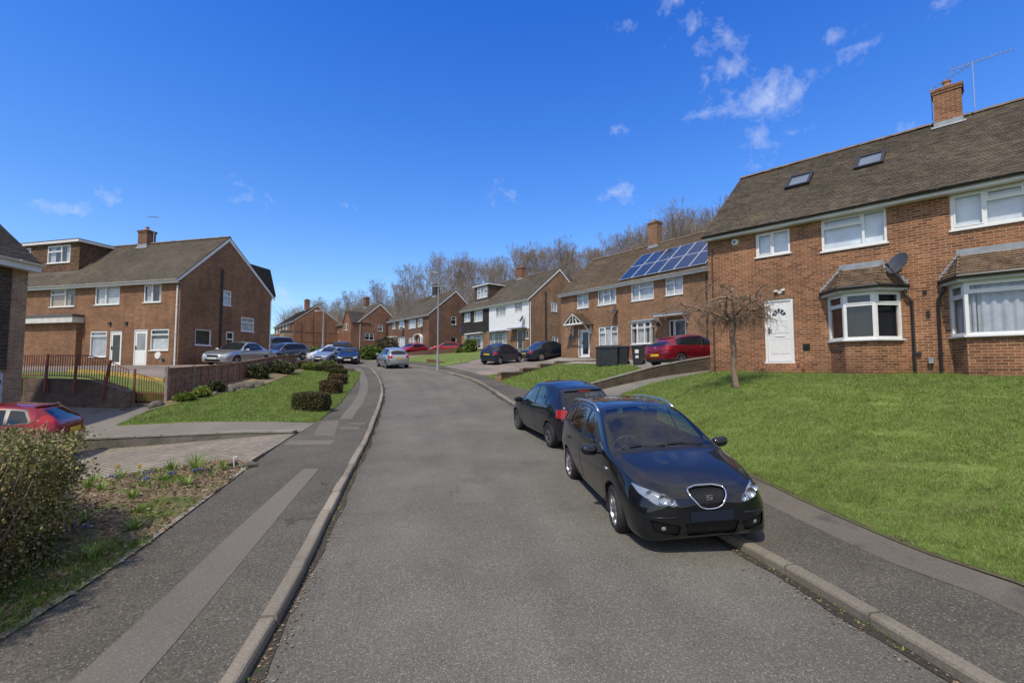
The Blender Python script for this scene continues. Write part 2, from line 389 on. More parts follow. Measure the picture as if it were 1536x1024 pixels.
CP += [(7.27, 16.87, 1.87), (9.4, 14.7, 1.87), (11.5, 12.5, 1.88), (13.5, 10.4, 1.88), (16, 8, 1.85), (6.3, 13, 1.47), (8.6, 10.2, 1.42), (10.6, 7.6, 1.36), (5.4, 11.5, .88), (6.6, 8.6, .8), (7.6, 5.4, .62), (9, 1, .6), (14, 3, 1.2), (20, 0, 1.6),
       (14, 24, 2.7), (20, 16, 2.5), (4.2, 18.4, 1.05), (7.6, 18.6, 1.86), (8.3, 20.4, 2.1), (6.0, 21.4, 1.85), (8.7, 22.4, 2.2), (10.5, 23.5, 2.3), (3.87, 36.1, 2.83), (11, 26.6, 2.45), (7.4, 31.3, 2.62), (6.3, 26.5, 2.25),
       (3, 26.2, 1.75), (-.9, 34, 2.4), (2.1, 36.5, 2.6), (-1, 40, 3.2), (1.7, 44.7, 3.93), (-6, 54.6, 3.93), (-2.2, 49.6, 3.93), (-4.6, 39, 2.85), (-7.4, 46, 3.3), (-10.7, 59, 4.1), (-18.5, 69, 4.1), (-14.5, 55, 3.6), (-8.7, 57, 3.85),
       (-26, 75, 4.9), (-34, 84, 4.9), (-37, 78, 5.2), (-47, 90, 5.2), (-40, 64, 4.4), (-19.2, 26.4, 2.24), (-31, 29.3, 2.24), (-17.5, 33.2, 2.3), (-16.5, 28.5, 2.25), (-16, 36, 2.3), (-24, 38, 2.45), (-13, 17.6, .9), (-14.0, 30, 1.95), (-13.2, 23, 1.45),
       (-11.6, 14, .34), (-9.4, 14, .42), (-9.8, 18, .8), (-11, 23, 1.2), (-14, 16.2, .5), (-18, 17, .5), (-30, 17, .4), (-40, 30, 1.8), (-14, 12.5, .1), (-11.6, 12.8, .1), (-9, 12.8, .19), (-7, 8, -.05), (-8.3, 6, -.18), (-7, 3, -.15), (-14, 4, -.6), (-25, 5, -1), (-25, 12, -.3),
       (6, 60, 6), (-5, 80, 8), (20, 45, 6), (30, 30, 5.5), (-40, 110, 11), (-20, 110, 13), (0, 110, 14), (30, 90, 14), (55, 60, 13), (-70, 110, 9), (-70, 60, 4.5), (-70, 20, .5), (40, 0, 3), (40, -30, 2), (-40, -30, -3), (0, -30, -1.1), (-90, 90, 6), (80, 30, 8), (-60, 150, 14), (0, 150, 17), (60, 120, 18)]
G = Surf(CP)
# the block paved drive sinks below the strip on its far side
DRIVE = [(-5.45, 9.62), (-5.72, 11.5), (-5.95, 12.75), (-7.4, 12.95), (-9, 12.95), (-11.8, 12.75), (-17, 12.6), (-17, 7.2), (-11.5, 8.2), (-8.3, 9.0), (-6.6, 9.45)]
DZ = Surf([(x, y, zr(y) + KH - .004) for x, y in catmull(LPO, .45) if 9.4 < y < 13.0] + [ (-7.5, 12.9, .13), (-9.5, 12.8, -.05), (-11.8, 12.7, -.19), (-15, 12.5, -.29), (-8.3, 9, -.17), (-6.5, 9.5, .02), (-12, 9.5, -.31), (-15.5, 8, -.42), (-7.3, 10.8, .06), (-9.5, 10.8, -.13)], .002)

def inside(poly, x, y):
    c = False; n = len(poly); j = n - 1
    for i in range(n):
        xi, yi = poly[i][:2]; xj, yj = poly[j][:2]
        if (yi > y) != (yj > y) and x < (xj - xi) * (y - yi) / (yj - yi) + xi: c = not c
        j = i
    return c

def dens(poly, step):
    out = []
    for (a, b), (c, d) in zip(poly, poly[1:] + poly[:1]):
        n = max(1, int(math.hypot(c - a, d - b) / step))
        out += [(a + (c - a) * k / n, b + (d - b) * k / n) for k in range(n)]
    return out

def region(name, poly, mat, dz=0.0, h=None, step=.6, jit=None, k='structure', near=None):
    """a sheet draped over the terrain inside a polygon"""
    h = h or G; B = dens(poly, step); n = len(B)
    xs = [p[0] for p in B]; ys = [p[1] for p in B]; pts = [Vector(p) for p in B]
    x = min(xs) + step * .5
    while x < max(xs):
        y = min(ys) + step * .5
        while y < max(ys):
            if inside(B, x, y): pts.append(Vector((x, y)))
            y += step
        x += step
    v, e, f, *_ = delaunay_2d_cdt(pts, [], [list(range(n))], 1, 1e-4)
    xy = np.array([(p.x, p.y) for p in v]); z = h.many(xy) + dz
    if jit: z = z + jit(xy)
    V = [(p[0], p[1], q) for p, q in zip(xy, z)]
    F = []
    for t in f:
        a, b, c = [v[i] for i in t[:3]]
        F.append(tuple(t) if (b - a).cross(c - a) > 0 else tuple(reversed(t)))
    # skirt, so that the edge of the sheet is a solid edge
    from collections import Counter
    ec = Counter(); 
    for t in F:
        for i in range(len(t)): a, b = t[i], t[(i + 1) % len(t)]; ec[(a, b)] += 1
    bd = [e for e in ec if (e[1], e[0]) not in ec]; low = {}
    for a, b in bd:
        for q in (a, b):
            if q not in low: low[q] = len(V); V.append(V[q]); V.append((V[q][0], V[q][1], V[q][2] - .3))
    sk = [(low[b], low[a], low[a] + 1, low[b] + 1) for a, b in bd]
    me = bpy.data.meshes.new(name); me.from_pydata(V, [], F + sk); me.polygons.foreach_set('use_smooth', [True] * len(F) + [False] * len(sk))
    o = finish(me, name, mat, None)
    if k: o['kind'] = k
    return o

def between(a, b, i0=None, i1=None): return list(a) + list(reversed(b))
def clip_y(line, y0, y1): return [p for p in line if y0 <= p[1] <= y1]

M['asphalt'] = gmat('asphalt_road', [(.26, (.068, .064, .053)), (.5, (.13, .122, .10)), (.74, (.21, .198, .165))], 52, .26, .9, .6, speck=(70, .66, (.32, .305, .275), .8), bigscale=.45, bdist=.006, stain=(.8, .6, (.05, .05, .05), .45), cracks=.6)
M['pave'] = gmat('asphalt_pavement', [(.28, (.04, .036, .028)), (.5, (.095, .086, .068)), (.72, (.17, .155, .124))], 46, .3, .92, .6, speck=(62, .72, (.31, .29, .25), .85), bigscale=.6, bdist=.006, stain=(1.1, .58, (.085, .07, .055), .5), cracks=.7)
M['patch'] = gmat('pavement_reinstatement', [(.3, (.115, .104, .085)), (.7, (.178, .162, .135))], 60, .18, .93, .5, speck=(80, .7, (.28, .26, .23), .7), bdist=.005)
M['patch_brown'] = gmat('pavement_edge_strip', [(.3, (.095, .082, .065)), (.7, (.16, .14, .113))], 60, .22, .93, .5, speck=(80, .7, (.26, .24, .2), .7), bdist=.005, stain=(1.5, .55, (.05, .05, .045), .6))
M['kerb'] = gmat('kerb_stone', [(.3, (.185, .16, .12)), (.7, (.31, .275, .212))], 45, .3, .9, .5, speck=(110, .6, (.3, .28, .25), .5), stain=(1.4, .55, (.07, .065, .055), .55), isl=.2)
M['edge_soil'] = gmat('edge_soil', [(.25, (.05, .042, .025)), (.5, (.095, .078, .045)), (.75, (.15, .12, .07))], 22, .4, .95, .9, bdist=.02, stain=(3.5, .45, (.08, .11, .03), .8))
M['soil'] = gmat('mulch_soil', [(.25, (.10, .068, .045)), (.5, (.21, .148, .098)), (.75, (.34, .255, .18))], 22, .35, .95, .9, bdist=.02, stain=(2.2, .48, (.09, .13, .03), .7))
M['gutter_dirt'] = gmat('gutter_dirt', [(.3, (.035, .032, .026)), (.7, (.08, .072, .055))], 30, .4, .95, .6, stain=(3, .6, (.06, .09, .02), .6))
M['lawn'] = gmat('lawn_turf', [(.25, (.065, .10, .018)), (.5, (.13, .18, .038)), (.75, (.2, .235, .065))], 14, .3, .95, .8, bigscale=.5, bdist=.03, stain=(.9, .62, (.13, .115, .05), .55))
M['field'] = gmat('rough_ground', [(.3, (.05, .075, .02)), (.7, (.10, .11, .045))], 3, .35, .95, .4)
M['path'] = gmat('concrete_path', [(.3, (.15, .135, .113)), (.7, (.225, .205, .172))], 40, .25, .92, .35, stain=(.8, .55, (.09, .085, .075), .5))
M['drive3'] = gmat('pinkish_drive', [(.3, (.17, .14, .115)), (.7, (.26, .22, .185))], 35, .3, .92, .3, stain=(.5, .5, (.12, .115, .11), .7))

def paver_mat():
    m, nt, b = newmat('block_paving'); g = NT(nt)
    ob = g.n('ShaderNodeTexCoord').outputs['Object']
    rot = g.n('ShaderNodeMapping', Vector=ob); rot.inputs['Rotation'].default_value = (0, 0, .55)
    br = g.n('ShaderNodeTexBrick', Vector=rot.outputs[0], Scale=1.0)
    br.inputs['Color1'].default_value = (.31, .265, .20, 1); br.inputs['Color2'].default_value = (.22, .188, .143, 1); br.inputs['Mortar'].default_value = (.075, .07, .05, 1)
    br.inputs['Brick Width'].default_value = .2; br.inputs['Row Height'].default_value = .1; br.inputs['Mortar Size'].default_value = .009
    c = g.mix(br.outputs[0], g.ramp(g.noise(ob, .8, 5), [(.3, .75), (.7, 1.1)]), 1, 'MULTIPLY')
    c = g.mix(c, g.ramp(g.noise(ob, 50, 3), [(.3, .8), (.7, 1.15)]), 1, 'MULTIPLY')
    g.l(c, b.inputs['Base Color']); b.inputs['Roughness'].default_value = .9
    g.l(g.bump(g.math('MULTIPLY', br.outputs[1], -1.0), .5, .005), b.inputs['Normal'])
    return m
M['paver'] = paver_mat()

# the one big sheet under everything
def ground():
    def axis(lo, hi, a, b, fine, coarse):
        v = [lo]
        while v[-1] < hi: v.append(v[-1] + (fine if a <= v[-1] < b else coarse(v[-1])))
        return v
    xs = axis(-900, 900, -45, 40, .8, lambda t: max(.8, min(60, .12 * (abs(t + 2) - 42) + 1)) if abs(t) > 40 else .8)
    ys = axis(-500, 1200, -10, 70, .8, lambda t: 8 if t < -10 else min(60, .12 * (t - 70) + 1.5))
    X, Y = np.meshgrid(xs, ys, indexing='ij'); xy = np.stack([X.ravel(), Y.ravel()], 1)
    cl = np.clip(xy, (-85, -30), (70, 140)); z = G.many(cl)
    far = np.linalg.norm(xy - cl, axis=1); z = z + np.clip(far, 0, 200) * np.where(xy[:, 1] > 60, .02, -.004)
    big = []
    for (x, y), k in zip(xy, range(len(xy))):
        if -19 < x < -3 and 1 < y < 15:
            z[k] -= .9
    road = [(x, y) for x, y in LKs] + [(x, y) for x, y in reversed(RKs)]
    for k, (x, y) in enumerate(xy):
        if -50 < x < 8 and -8 < y < 62: z[k] -= .35
    nx, ny = len(xs), len(ys)
    F = [(i * ny + j, (i + 1) * ny + j, (i + 1) * ny + j + 1, i * ny + j + 1) for i in range(nx - 1) for j in range(ny - 1)]
    me = bpy.data.meshes.new('ground'); me.from_pydata([(a, b, c - .06) for (a, b), c in zip(xy, z)], [], F)
    kind(finish(me, 'ground', M['field'], smooth=True), 'structure')
ground()

# road: a ribbon between the kerbs with a slight crown
def resample(line, n):
    P = [Vector(p) for p in line]; L = [0]
    for a, b in zip(P, P[1:]): L.append(L[-1] + (b - a).length)
    out = []; j = 0
    for i in range(n):
        t = L[-1] * i / (n - 1)
        while j < len(L) - 2 and L[j + 1] < t: j += 1
        f = (t - L[j]) / max(1e-9, L[j + 1] - L[j]); out.append(P[j].lerp(P[j + 1], f))
    return out
NS = 190
A, B = resample(LKs, NS), resample(RKs, NS)
W = 13; V = []; F = []
for i in range(NS):
    for k in range(W):
        t = k / (W - 1); p = A[i].lerp(B[i], t); z = (zr(A[i].y) * (1 - t) + zr(B[i].y) * t) + .05 * (1 - (2 * t - 1) ** 2)
        V.append((p.x, p.y, z))
for i in range(NS - 1):
    for k in range(W - 1): F.append((i * W + k, i * W + k + 1, (i + 1) * W + k + 1, (i + 1) * W + k))
me = bpy.data.meshes.new('road'); me.from_pydata(V, [], F); me.attributes.new('lane', 'FLOAT', 'POINT').data.foreach_set('value', [(i % W) / (W - 1) for i in range(NS * W)]); kind(finish(me, 'road', M['asphalt'], smooth=True), 'structure')
def wear():   # faint wheel tracks and an oily middle along the carriageway
    nt = M['asphalt'].node_tree; g = NT(nt); b = nt.nodes['Principled BSDF']; src = b.inputs['Base Color'].links[0].from_socket
    at = g.n('ShaderNodeAttribute', _attribute_name='lane').outputs['Fac']; ob = g.n('ShaderNodeTexCoord').outputs['Object']
    at = g.math('ADD', at, g.math('MULTIPLY', g.math('SUBTRACT', g.noise(ob, .7, 4), .5), .16))
    f = g.ramp(at, [(.0, .84), (.07, .97), (.2, 1.07), (.33, .97), (.42, 1.04), (.5, .93), (.58, 1.04), (.68, .96), (.8, 1.07), (.93, .97), (1, .84)])
    c = g.mix(src, f, 1, 'MULTIPLY')
    sp = g.ramp(g.noise(ob, 2.6, 5, .7), [(.66, 0.0), (.74, .5)]); c = g.mix(c, (.05, .048, .043), sp)
    g.l(c, b.inputs['Base Color'])
wear()

def ribbon(name, line, lo, hi, mat, dz, wob=0.0, zf=None):
    """strip along a line from offset lo to hi (positive = to the line's right)"""
    P = [Vector(p) for p in line]; V = []
    for i, p in enumerate(P):
        d = (P[min(i + 1, len(P) - 1)] - P[max(i - 1, 0)]).normalized(); nrm = Vector((d.y, -d.x))
        for o in (lo, (lo + hi) / 2, hi):
            w = (math.sin(i * 1.7) + math.sin(i * .61 + 2) + rnd.uniform(-.6, .6)) * wob if o != lo or wob < .02 else 0
            q = p + nrm * (o + w); V.append((q.x, q.y, (zf(q.x, q.y) if zf else G(q.x, q.y)) + dz))
    F = []
    for i in range(len(P) - 1):
        for k in range(2): F.append((i * 3 + k, i * 3 + k + 1, (i + 1) * 3 + k + 1, (i + 1) * 3 + k))
    F = [f[::-1] if lo > hi else f for f in F]
    me = bpy.data.meshes.new(name); me.from_pydata(V, [], F); o = finish(me, name, mat, smooth=True); o['kind'] = 'structure'; return o

def road_z(x, y): return zr(y)
ribbon('road_gutter_dirt', LKs[:90], .0, .085, M['gutter_dirt'], .012, .028, road_z)
ribbon('road_gutter_dirt', RKs[:90], .0, -.10, M['gutter_dirt'], .012, .035, road_z)

# kerbs: stones 0.9 m long, chamfered, with open joints
def kerb(name, line, side, upto):
    mb = MB(); P = resample(line, int(sum((Vector(b) - Vector(a)).length for a, b in zip(line, line[1:])) / .915) + 1)
    kw = .13
    for a, b in zip(P, P[1:]):
        if a.y > upto: break
        d = (b - a).normalized(); n = Vector((d.y, -d.x)) * side; g0 = a + d * .009; g1 = b - d * .009
        jz = rnd.uniform(-.009, .009); jo = rnd.uniform(-.01, .01)
        ring = []
        for p in (g0, g1):
            zt = zr(p.y) + KH + .004 + jz; zb = zr(p.y) - .15
            ring.append([(p.x + n.x * (o + jo), p.y + n.y * (o + jo), z) for o, z in ((0, zb), (0, zt - .03), (.012, zt - .008), (.03, zt), (kw, zt), (kw, zb))])
        mb.add(ring[0] + ring[1], [(i, (i + 1) % 6, 6 + (i + 1) % 6, 6 + i) for i in range(6)] + [(5, 4, 3, 2, 1, 0), (6, 7, 8, 9, 10, 11)])
    bm = mb
    o = bm.build(name, M['kerb']); o['kind'] = 'structure'
    bmx = bmesh.new(); bmx.from_mesh(o.data); bmesh.ops.recalc_face_normals(bmx, faces=bmx.faces); bmx.to_mesh(o.data); bmx.free()
kerb('kerb', LKs, -1, 60); kerb('kerb', RKs, 1, 60)

LP_ = [p for p in LPs]; 
def off(line, o):
    P = [Vector(p) for p in line]; out = []
    for i, p in enumerate(P):
        d = (P[min(i + 1, len(P) - 1)] - P[max(i - 1, 0)]).normalized(); out.append((p.x + d.y * o, p.y - d.x * o))
    return out
region('pavement', between(off(LKs, -.125), LPs), M['pave'], 0.0, step=.5)
region('pavement', between(off(RKs, .125), RPs), M['pave'], 0.0, step=.5)
# paler trench reinstatements and edge strips
def rg(n, poly, m='patch', dz=.005, **k): return region(n, poly, M[m], dz, **k)
rg('pavement_patch', catmull([(-3.72, 9.0), (-3.36, 7.2), (-3.04, 5.7), (-2.80, 4.6), (-2.55, 3.4), (-2.36, 2.2)]) + catmull([(-2.86, 2.2), (-3.02, 3.4), (-3.24, 4.6), (-3.46, 5.7), (-3.72, 7.2), (-4.02, 9.0)]))
rg('pavement_patch', [(-5.62, 11.75), (-4.45, 11.75), (-4.4, 11.25), (-5.5, 11.2)])
rg('pavement_patch', [(-4.5, 14.1), (-5.0, 14.1), (-5.0, 14.4), (-4.5, 14.4)])
rg('pavement_patch', [(-4.4, 13.3), (-4.95, 13.3), (-5.05, 13.75), (-4.5, 13.75)])
cl = [p for p in off(LKs, -.75) if 14.8 < p[1] < 33]; cr = [p for p in off(LKs, -1.15) if 14.8 < p[1] < 33]
rg('pavement_patch', between(cl + [], cr))
rg('pavement_patch', [(-4.7, 12.3), (-5.3, 12.4), (-6.0, 14.6), (-5.55, 14.9)])
ribbon('pavement_edge_strip', [p for p in RPs if p[1] < 15.0], -.60, -.04, M['patch_brown'], .005, .02)
ribbon('pavement_edge_dirt', [p for p in RPs if p[1] < 15.0], -.07, .12, M['edge_soil'], .016, .05)
# concrete edging along the flower bed and verge
mb = MB()
edge = [p for p in LPs if 1.5 < p[1] < 9.55]
ribbon('bed_edging', edge, -.075, .0, M['concrete'], .022)
# lawns
wallP = [(1.95, 20.35), (4.6, 19.95), (8.75, 19.0)]
def h_lawn(x, y): return G(x, y)
jl = lambda xy: .012 * np.sin(xy[:, 0] * 5.1 + 1.3 * np.sin(xy[:, 1] * 3.3)) * np.sin(xy[:, 1] * 4.7)
RLAWN = [p for p in RPs if p[1] < 16.6] + [(4.3, 18.0), (5.6, 18.3), (7.3, 17.35), (7.55, 17.1), (8.0, 16.4), (15.9, 8.2), (24, 0), (24, -6)]
region('lawn', RLAWN, M['lawn'], .02, step=.45, jit=jl)
region('path', [p for p in RPs if 16.6 <= p[1] <= 20.4] + [(4.6, 19.9), (8.7, 18.95), (13, 24), (14, 23.2), (8.0, 16.9), (7.3, 17.35), (5.6, 18.3), (4.3, 18.0)], M['path'], .0, step=.5)
R2LAWN = [p for p in RPs if 20.5 <= p[1] <= 28.3] + [(-1.3, 28.5), (.3, 29.4), (3.0, 31.6), (4.6, 30.0), (5.9, 27.4), (6.6, 24.5), (6.2, 21.6), (5.4, 20.0), (4.6, 20.1), (2.0, 20.5)]
region('lawn', R2LAWN, M['lawn'], .03, step=.6, jit=jl)
region('patio', [(3.0, 31.6), (4.6, 30.0), (5.9, 27.4), (6.6, 24.5), (6.2, 21.6), (5.4, 20.0), (8.75, 19.15), (13.2, 24.2), (11.2, 26.9), (3.87, 36.4), (2.6, 35)], M['concrete'], .03, step=.7)
region('driveway', [p for p in RPs if 28.6 <= p[1] <= 33.6] + [(-3.6, 36), (-2.2, 39), (.2, 42.5), (1.9, 45), (6, 41), (4.2, 36.3), (3.2, 34.6), (3.0, 31.6), (.3, 29.4), (-1.3, 28.6)], M['drive3'], .02, step=.7)
region('lawn', [p for p in RPs if 33.7 <= p[1] <= 42] + [(-10.2, 47), (-8.9, 53), (-6.2, 54.8), (1.7, 45), (.2, 42.5), (-2.2, 39), (-3.6, 36), (-4.9, 33.9)], M['lawn'], .04, step=.7, jit=jl)
region('driveway', [p for p in RPs if 42 < p[1] <= 50] + [(-18.5, 69), (-10.7, 59), (-6.2, 56), (-8.9, 53), (-10.2, 47)], M['drive3'], .02, step=1.0)
LLAWN = [p for p in reversed(LPs) if 14.75 < p[1] < 30.5] + [(-7.3, 14.35), (-9.4, 14.0), (-11.9, 13.95), (-12.3, 15.6), (-11.7, 17.4), (-11.6, 21), (-12.4, 25), (-13.2, 29.5)]
region('lawn', LLAWN, M['lawn'], .03, step=.5, jit=jl)
region('soil_border', [(-12.3, 15.6), (-11.7, 17.4), (-11.6, 21), (-12.4, 25), (-13.2, 29.5), (-14.4, 30.5), (-12.9, 17.2)], M['soil'], .06, step=.5)
region('footpath', [p for p in reversed(LPs) if 12.8 < p[1] < 14.75] + [(-7.4, 13.0), (-9, 13.0), (-11.8, 12.8), (-17, 12.65), (-30, 13), (-30, 17), (-18.5, 17.9), (-13.6, 16.7), (-12.3, 16.2), (-12.2, 15.4), (-11.9, 13.95), (-9.4, 14.0), (-7.3, 14.35)], M['path'], .01, step=.5)
region('driveway', DRIVE, M['paver'], 0.0, h=DZ, step=.4)
# flower bed between pavement and drive
BZ = Surf([(x, y, zr(y) + KH - .015) for x, y in catmull(LPO, 1.2) if -2 < y < 9.6] + [(-5.5, 9.65, .17), (-6.6, 9.45, .08), (-8.3, 9, -.13), (-11.5, 8.2, -.3), (-16, 7, -.42), (-7, 5, -.0), (-10, 4, -.3), (-7, 0, -.2), (-6.2, 8.2, .12), (-5.6, 7.2, .14)])
region('flower_bed', [p for p in reversed(LPs) if 0 < p[1] < 9.55] + [(-3.8, 0), (-16, 0), (-17, 7.2), (-11.5, 8.2), (-8.3, 9.0), (-6.6, 9.45), (-5.45, 9.6)], M['soil'], .02, h=BZ, step=.3, jit=lambda xy: .025 * np.sin(xy[:, 0] * 7 + np.sin(xy[:, 1] * 5)) * np.sin(xy[:, 1] * 8.1))
# raised garden behind the brick wall
GZ = Surf([(-18.5, 18.2, 1.7), (-13.8, 17.1, 1.2), (-12.7, 17.2, 1.05), (-13.6, 23, 1.7), (-14.4, 29.5, 2.1), (-19, 26.2, 2.2), (-31, 29.2, 2.2), (-31, 20, 1.8), (-16.5, 34, 2.35), (-15.5, 28, 2.2), (-24, 22, 1.9)])
region('garden', [(-18.6, 18.0), (-13.7, 16.9), (-12.9, 17.2), (-13.4, 21), (-13.9, 24.5), (-18.8, 26.9), (-31, 30), (-31, 19)], M['lawn'], .0, h=GZ, step=.8)
region('driveway', [(-13.9, 24.5), (-14.4, 29.8), (-14.9, 34), (-16.2, 38.5), (-19.5, 40), (-18, 33.5), (-19.6, 27), (-18.8, 26.8)], M['drive3'], .0, h=GZ, step=.8)

region('patio', [(-20.0, 20.6), (-17.0, 19.9), (-14.4, 19.3), (-13.6, 22.0), (-13.9, 24.5), (-18.8, 26.85), (-31, 29.9), (-31, 22.8)], M['drive3'], .012, h=GZ, step=.8)
# ---------------------------------------------------------------- houses
M['pipe_brown'] = plain('brown_pipe', (.07, .04, .03), .5)
M['blue_plaque'] = plain('blue_plaque', (.03, .09, .16), .4)
M['blue_flower'] = plain('blue_flowers', (.05, .12, .45), .8)
M['white_board'] = plain('white_weatherboard', (.74, .74, .73), .5, var=.06, scale=2)
M['pale_blue'] = plain('pale_garage_paint', (.42, .46, .52), .45, var=.08, scale=2)
M['alu_frame'] = plain('panel_frame', (.46, .48, .5), .5, .1, var=.08)
M['skylight_glass'] = None
def pv_mat():
    m, nt, b = newmat('solar_cells'); g = NT(nt); uv = g.n('ShaderNodeUVMap').outputs[0]
    br = g.n('ShaderNodeTexBrick', Vector=uv, Scale=1.0); br.offset = 0
    br.inputs['Color1'].default_value = (.010, .022, .055, 1); br.inputs['Color2'].default_value = (.014, .03, .072, 1); br.inputs['Mortar'].default_value = (.05, .07, .11, 1)
    br.inputs['Brick Width'].default_value = .158; br.inputs['Row Height'].default_value = .158; br.inputs['Mortar Size'].default_value = .003
    g.l(br.outputs[0], b.inputs['Base Color']); b.inputs['Roughness'].default_value = .12; b.inputs['Coat Weight'].default_value = .5; return m
M['pv'] = pv_mat()
def tile_plane(mb, o, ux, up, W, S, course=.1, tw=.165, jit=.006, seg=True, nrm=None):
    """sawtooth courses of plain tiles: o eave corner, ux along the eave, up along the slope (unit vectors)"""
    o, ux, up = Vector(o), Vector(ux), Vector(up); n = Vector(nrm) if nrm else ux.cross(up).normalized()
    rows = int(S / course); course = S / rows; cols = max(1, int(W / tw)) if seg else 1
    for r in range(rows):
        prof = [rnd.uniform(-jit, jit) for _ in range(cols + 1)]
        V = []
        for c in range(cols + 1):
            x = ux * (W * c / cols)
            sag = .012 * math.sin(c * .21 + r * .07) * (1 if seg else 0)
            V.append(o + x + up * (r * course - .012) + n * (.020 + prof[c] + sag))
            V.append(o + x + up * ((r + 1) * course) + n * (.004 + sag + prof[c] * .3))
            V.append(o + x + up * (r * course - .012) + n * (.002 + sag))
        F = []
        for c in range(cols):
            a, b = 3 * c, 3 * c + 3
            F.append((a, b, b + 1, a + 1)); F.append((a + 2, b + 2, b, a))
        mb.add(V, F)

def wall_mesh(mb, u0, u1, zt, openings, plane, z0=-.6, reveal=.1, top=None):
    """rectangle in (u,z) with holes; plane maps (u, inward, z); top: optional gable polygon function"""
    us = sorted({u0, u1} | {a for o in openings for a in (o[0], o[2])}); zs = sorted({z0, zt} | {a for o in openings for a in (o[1], o[3])})
    us = [a for a in us if u0 <= a <= u1]; zs = [a for a in zs if z0 <= a <= zt]
    for a, b in zip(us, us[1:]):
        for c, d in zip(zs, zs[1:]):
            m, k = (a + b) / 2, (c + d) / 2
            if any(o[0] < m < o[2] and o[1] < k < o[3] for o in openings): continue
            mb.face([plane(a, 0, c), plane(b, 0, c), plane(b, 0, d), plane(a, 0, d)])
    for a, c, b, d in [o[:4] for o in openings]:
        for p, q in (((a, c), (a, d)), ((b, d), (b, c)), ((a, d), (b, d)), ((b, c), (a, c))):
            mb.face([plane(p[0], 0, p[1]), plane(q[0], 0, q[1]), plane(q[0], reveal, q[1]), plane(p[0], reveal, p[1])])

def window(par, plane, r, cols=(1,), tops=(), cur='net', fw=.055, name='window', sill=True, bars=None, y0=.03, back=.22, backdrop=None, glassmat='glass', div=()):
    """plastic framed window filling the opening r; cols: relative widths; tops: per column height share of a top light (0 none)"""
    a, c, b, d = r; fr = MB(); yf, yb = y0, y0 + .07
    def bx(u0, z0, u1, z1, ya=yf, yc=yb): fr.box((u0, ya, z0), (u1, yc, z1), lambda p: plane(*p))
    bx(a, c, a + fw, d); bx(b - fw, c, b, d); bx(a + fw, c, b - fw, c + fw); bx(a + fw, d - fw, b - fw, d)
    tot = sum(cols); w = b - a; x = a; edges = [a]
    for k in cols: x += w * k / tot; edges.append(x)
    for x in edges[1:-1]: bx(x - fw / 2, c + fw, x + fw / 2, d - fw)
    for i, (x0, x1) in enumerate(zip(edges, edges[1:])):
        t = tops[i] if i < len(tops) else 0; xa = x0 + (fw if i == 0 else fw / 2); xb = x1 - (fw if i == len(cols) - 1 else fw / 2)
        cells = [(xa, c + fw, xb, d - fw)]
        if t:
            zt = d - (d - c) * t; bx(xa, zt - fw / 2, xb, zt + fw / 2); cells = [(xa, c + fw, xb, zt - fw / 2), (xa, zt + fw / 2, xb, d - fw)]
        for j, (e, f, g_, h) in enumerate(cells):
            if (t and j == 1) or (not t and i % 2 == 0 and len(cols) > 1):       # opening sash
                s = .032
                bx(e, f, e + s, h, yf - .014, yf + .03); bx(g_ - s, f, g_, h, yf - .014, yf + .03); bx(e + s, f, g_ - s, f + s, yf - .014, yf + .03); bx(e + s, h - s, g_ - s, h, yf - .014, yf + .03)
            if div:
                for q in range(1, div[0]): X = e + (g_ - e) * q / div[0]; bx(X - .011, f, X + .011, h, yf + .01, yf + .04)
                for q in range(1, div[1]): Z = f + (h - f) * q / div[1]; bx(e, Z - .011, g_, Z + .011, yf + .012, yf + .038)
    wn = fr.build(name, M['upvc'], par, auto=35)
    gp = MB(); gp.face([plane(a + .02, yf + .045, c + .02), plane(b - .02, yf + .045, c + .02), plane(b - .02, yf + .045, d - .02), plane(a + .02, yf + .045, d - .02)])
    gp.build('pane', M[glassmat], wn)
    if sill:
        s = MB(); s.box((a - .04, -.05, c - .045), (b + .04, yf, c), lambda p: plane(*p)); s.build('sill', M['upvc'], wn)
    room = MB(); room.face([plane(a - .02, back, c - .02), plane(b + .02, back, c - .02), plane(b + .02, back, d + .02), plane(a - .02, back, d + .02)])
    if cur in ('net', 'dark', 'half', 'sky', 'side'):
        pass
    if cur == 'net': curtain(wn, plane, a, c, b, d, .14, M['net'], .006)
    elif cur == 'half': curtain(wn, plane, a, c, b, c + (d - c) * .55, .14, M['net'], .006)
    elif cur == 'side':
        curtain(wn, plane, a + .03, c, a + (b - a) * .27, d, .15, M['net'], .02); curtain(wn, plane, b - (b - a) * .25, c, b - .03, d, .15, M['net'], .02)
    elif cur == 'drape': curtain(wn, plane, a, c, b, d, .15, M['drape'], .03, .17)
    elif cur == 'blind':
        bl = MB(); z = c + .05
        while z < d - .03:
            bl.face([plane(a + .03, .115, z), plane(b - .03, .115, z), plane(b - .03, .14, z + .017), plane(a + .03, .14, z + .017)]); z += .026
        bl.build('blind', M['blind'], wn)
    elif cur == 'sky':
        bd = MB(); bd.face([plane(a, .15, c), plane(b, .15, c), plane(b, .15, d), plane(a, .15, d)]); bd.build('blind', M['painted_sky'], wn)  # pale sheet behind the glass, coloured like the sky it would reflect
    elif cur == 'board':
        bd = MB(); bd.face([plane(a + .05, .14, c), plane(b - .25 * (b - a), .14, c), plane(b - .25 * (b - a), .14, d - .3 * (d - c)), plane(a + .05, .14, d - .3 * (d - c))]); bd.build('blind', M['tanboard'], wn)
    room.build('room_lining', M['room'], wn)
    return wn
M['drape'] = plain('grey_curtain', (.42, .43, .47), .9, var=.2, scale=3)
M['blind'] = plain('dark_blind_slats', (.05, .05, .053), .5, var=.2)
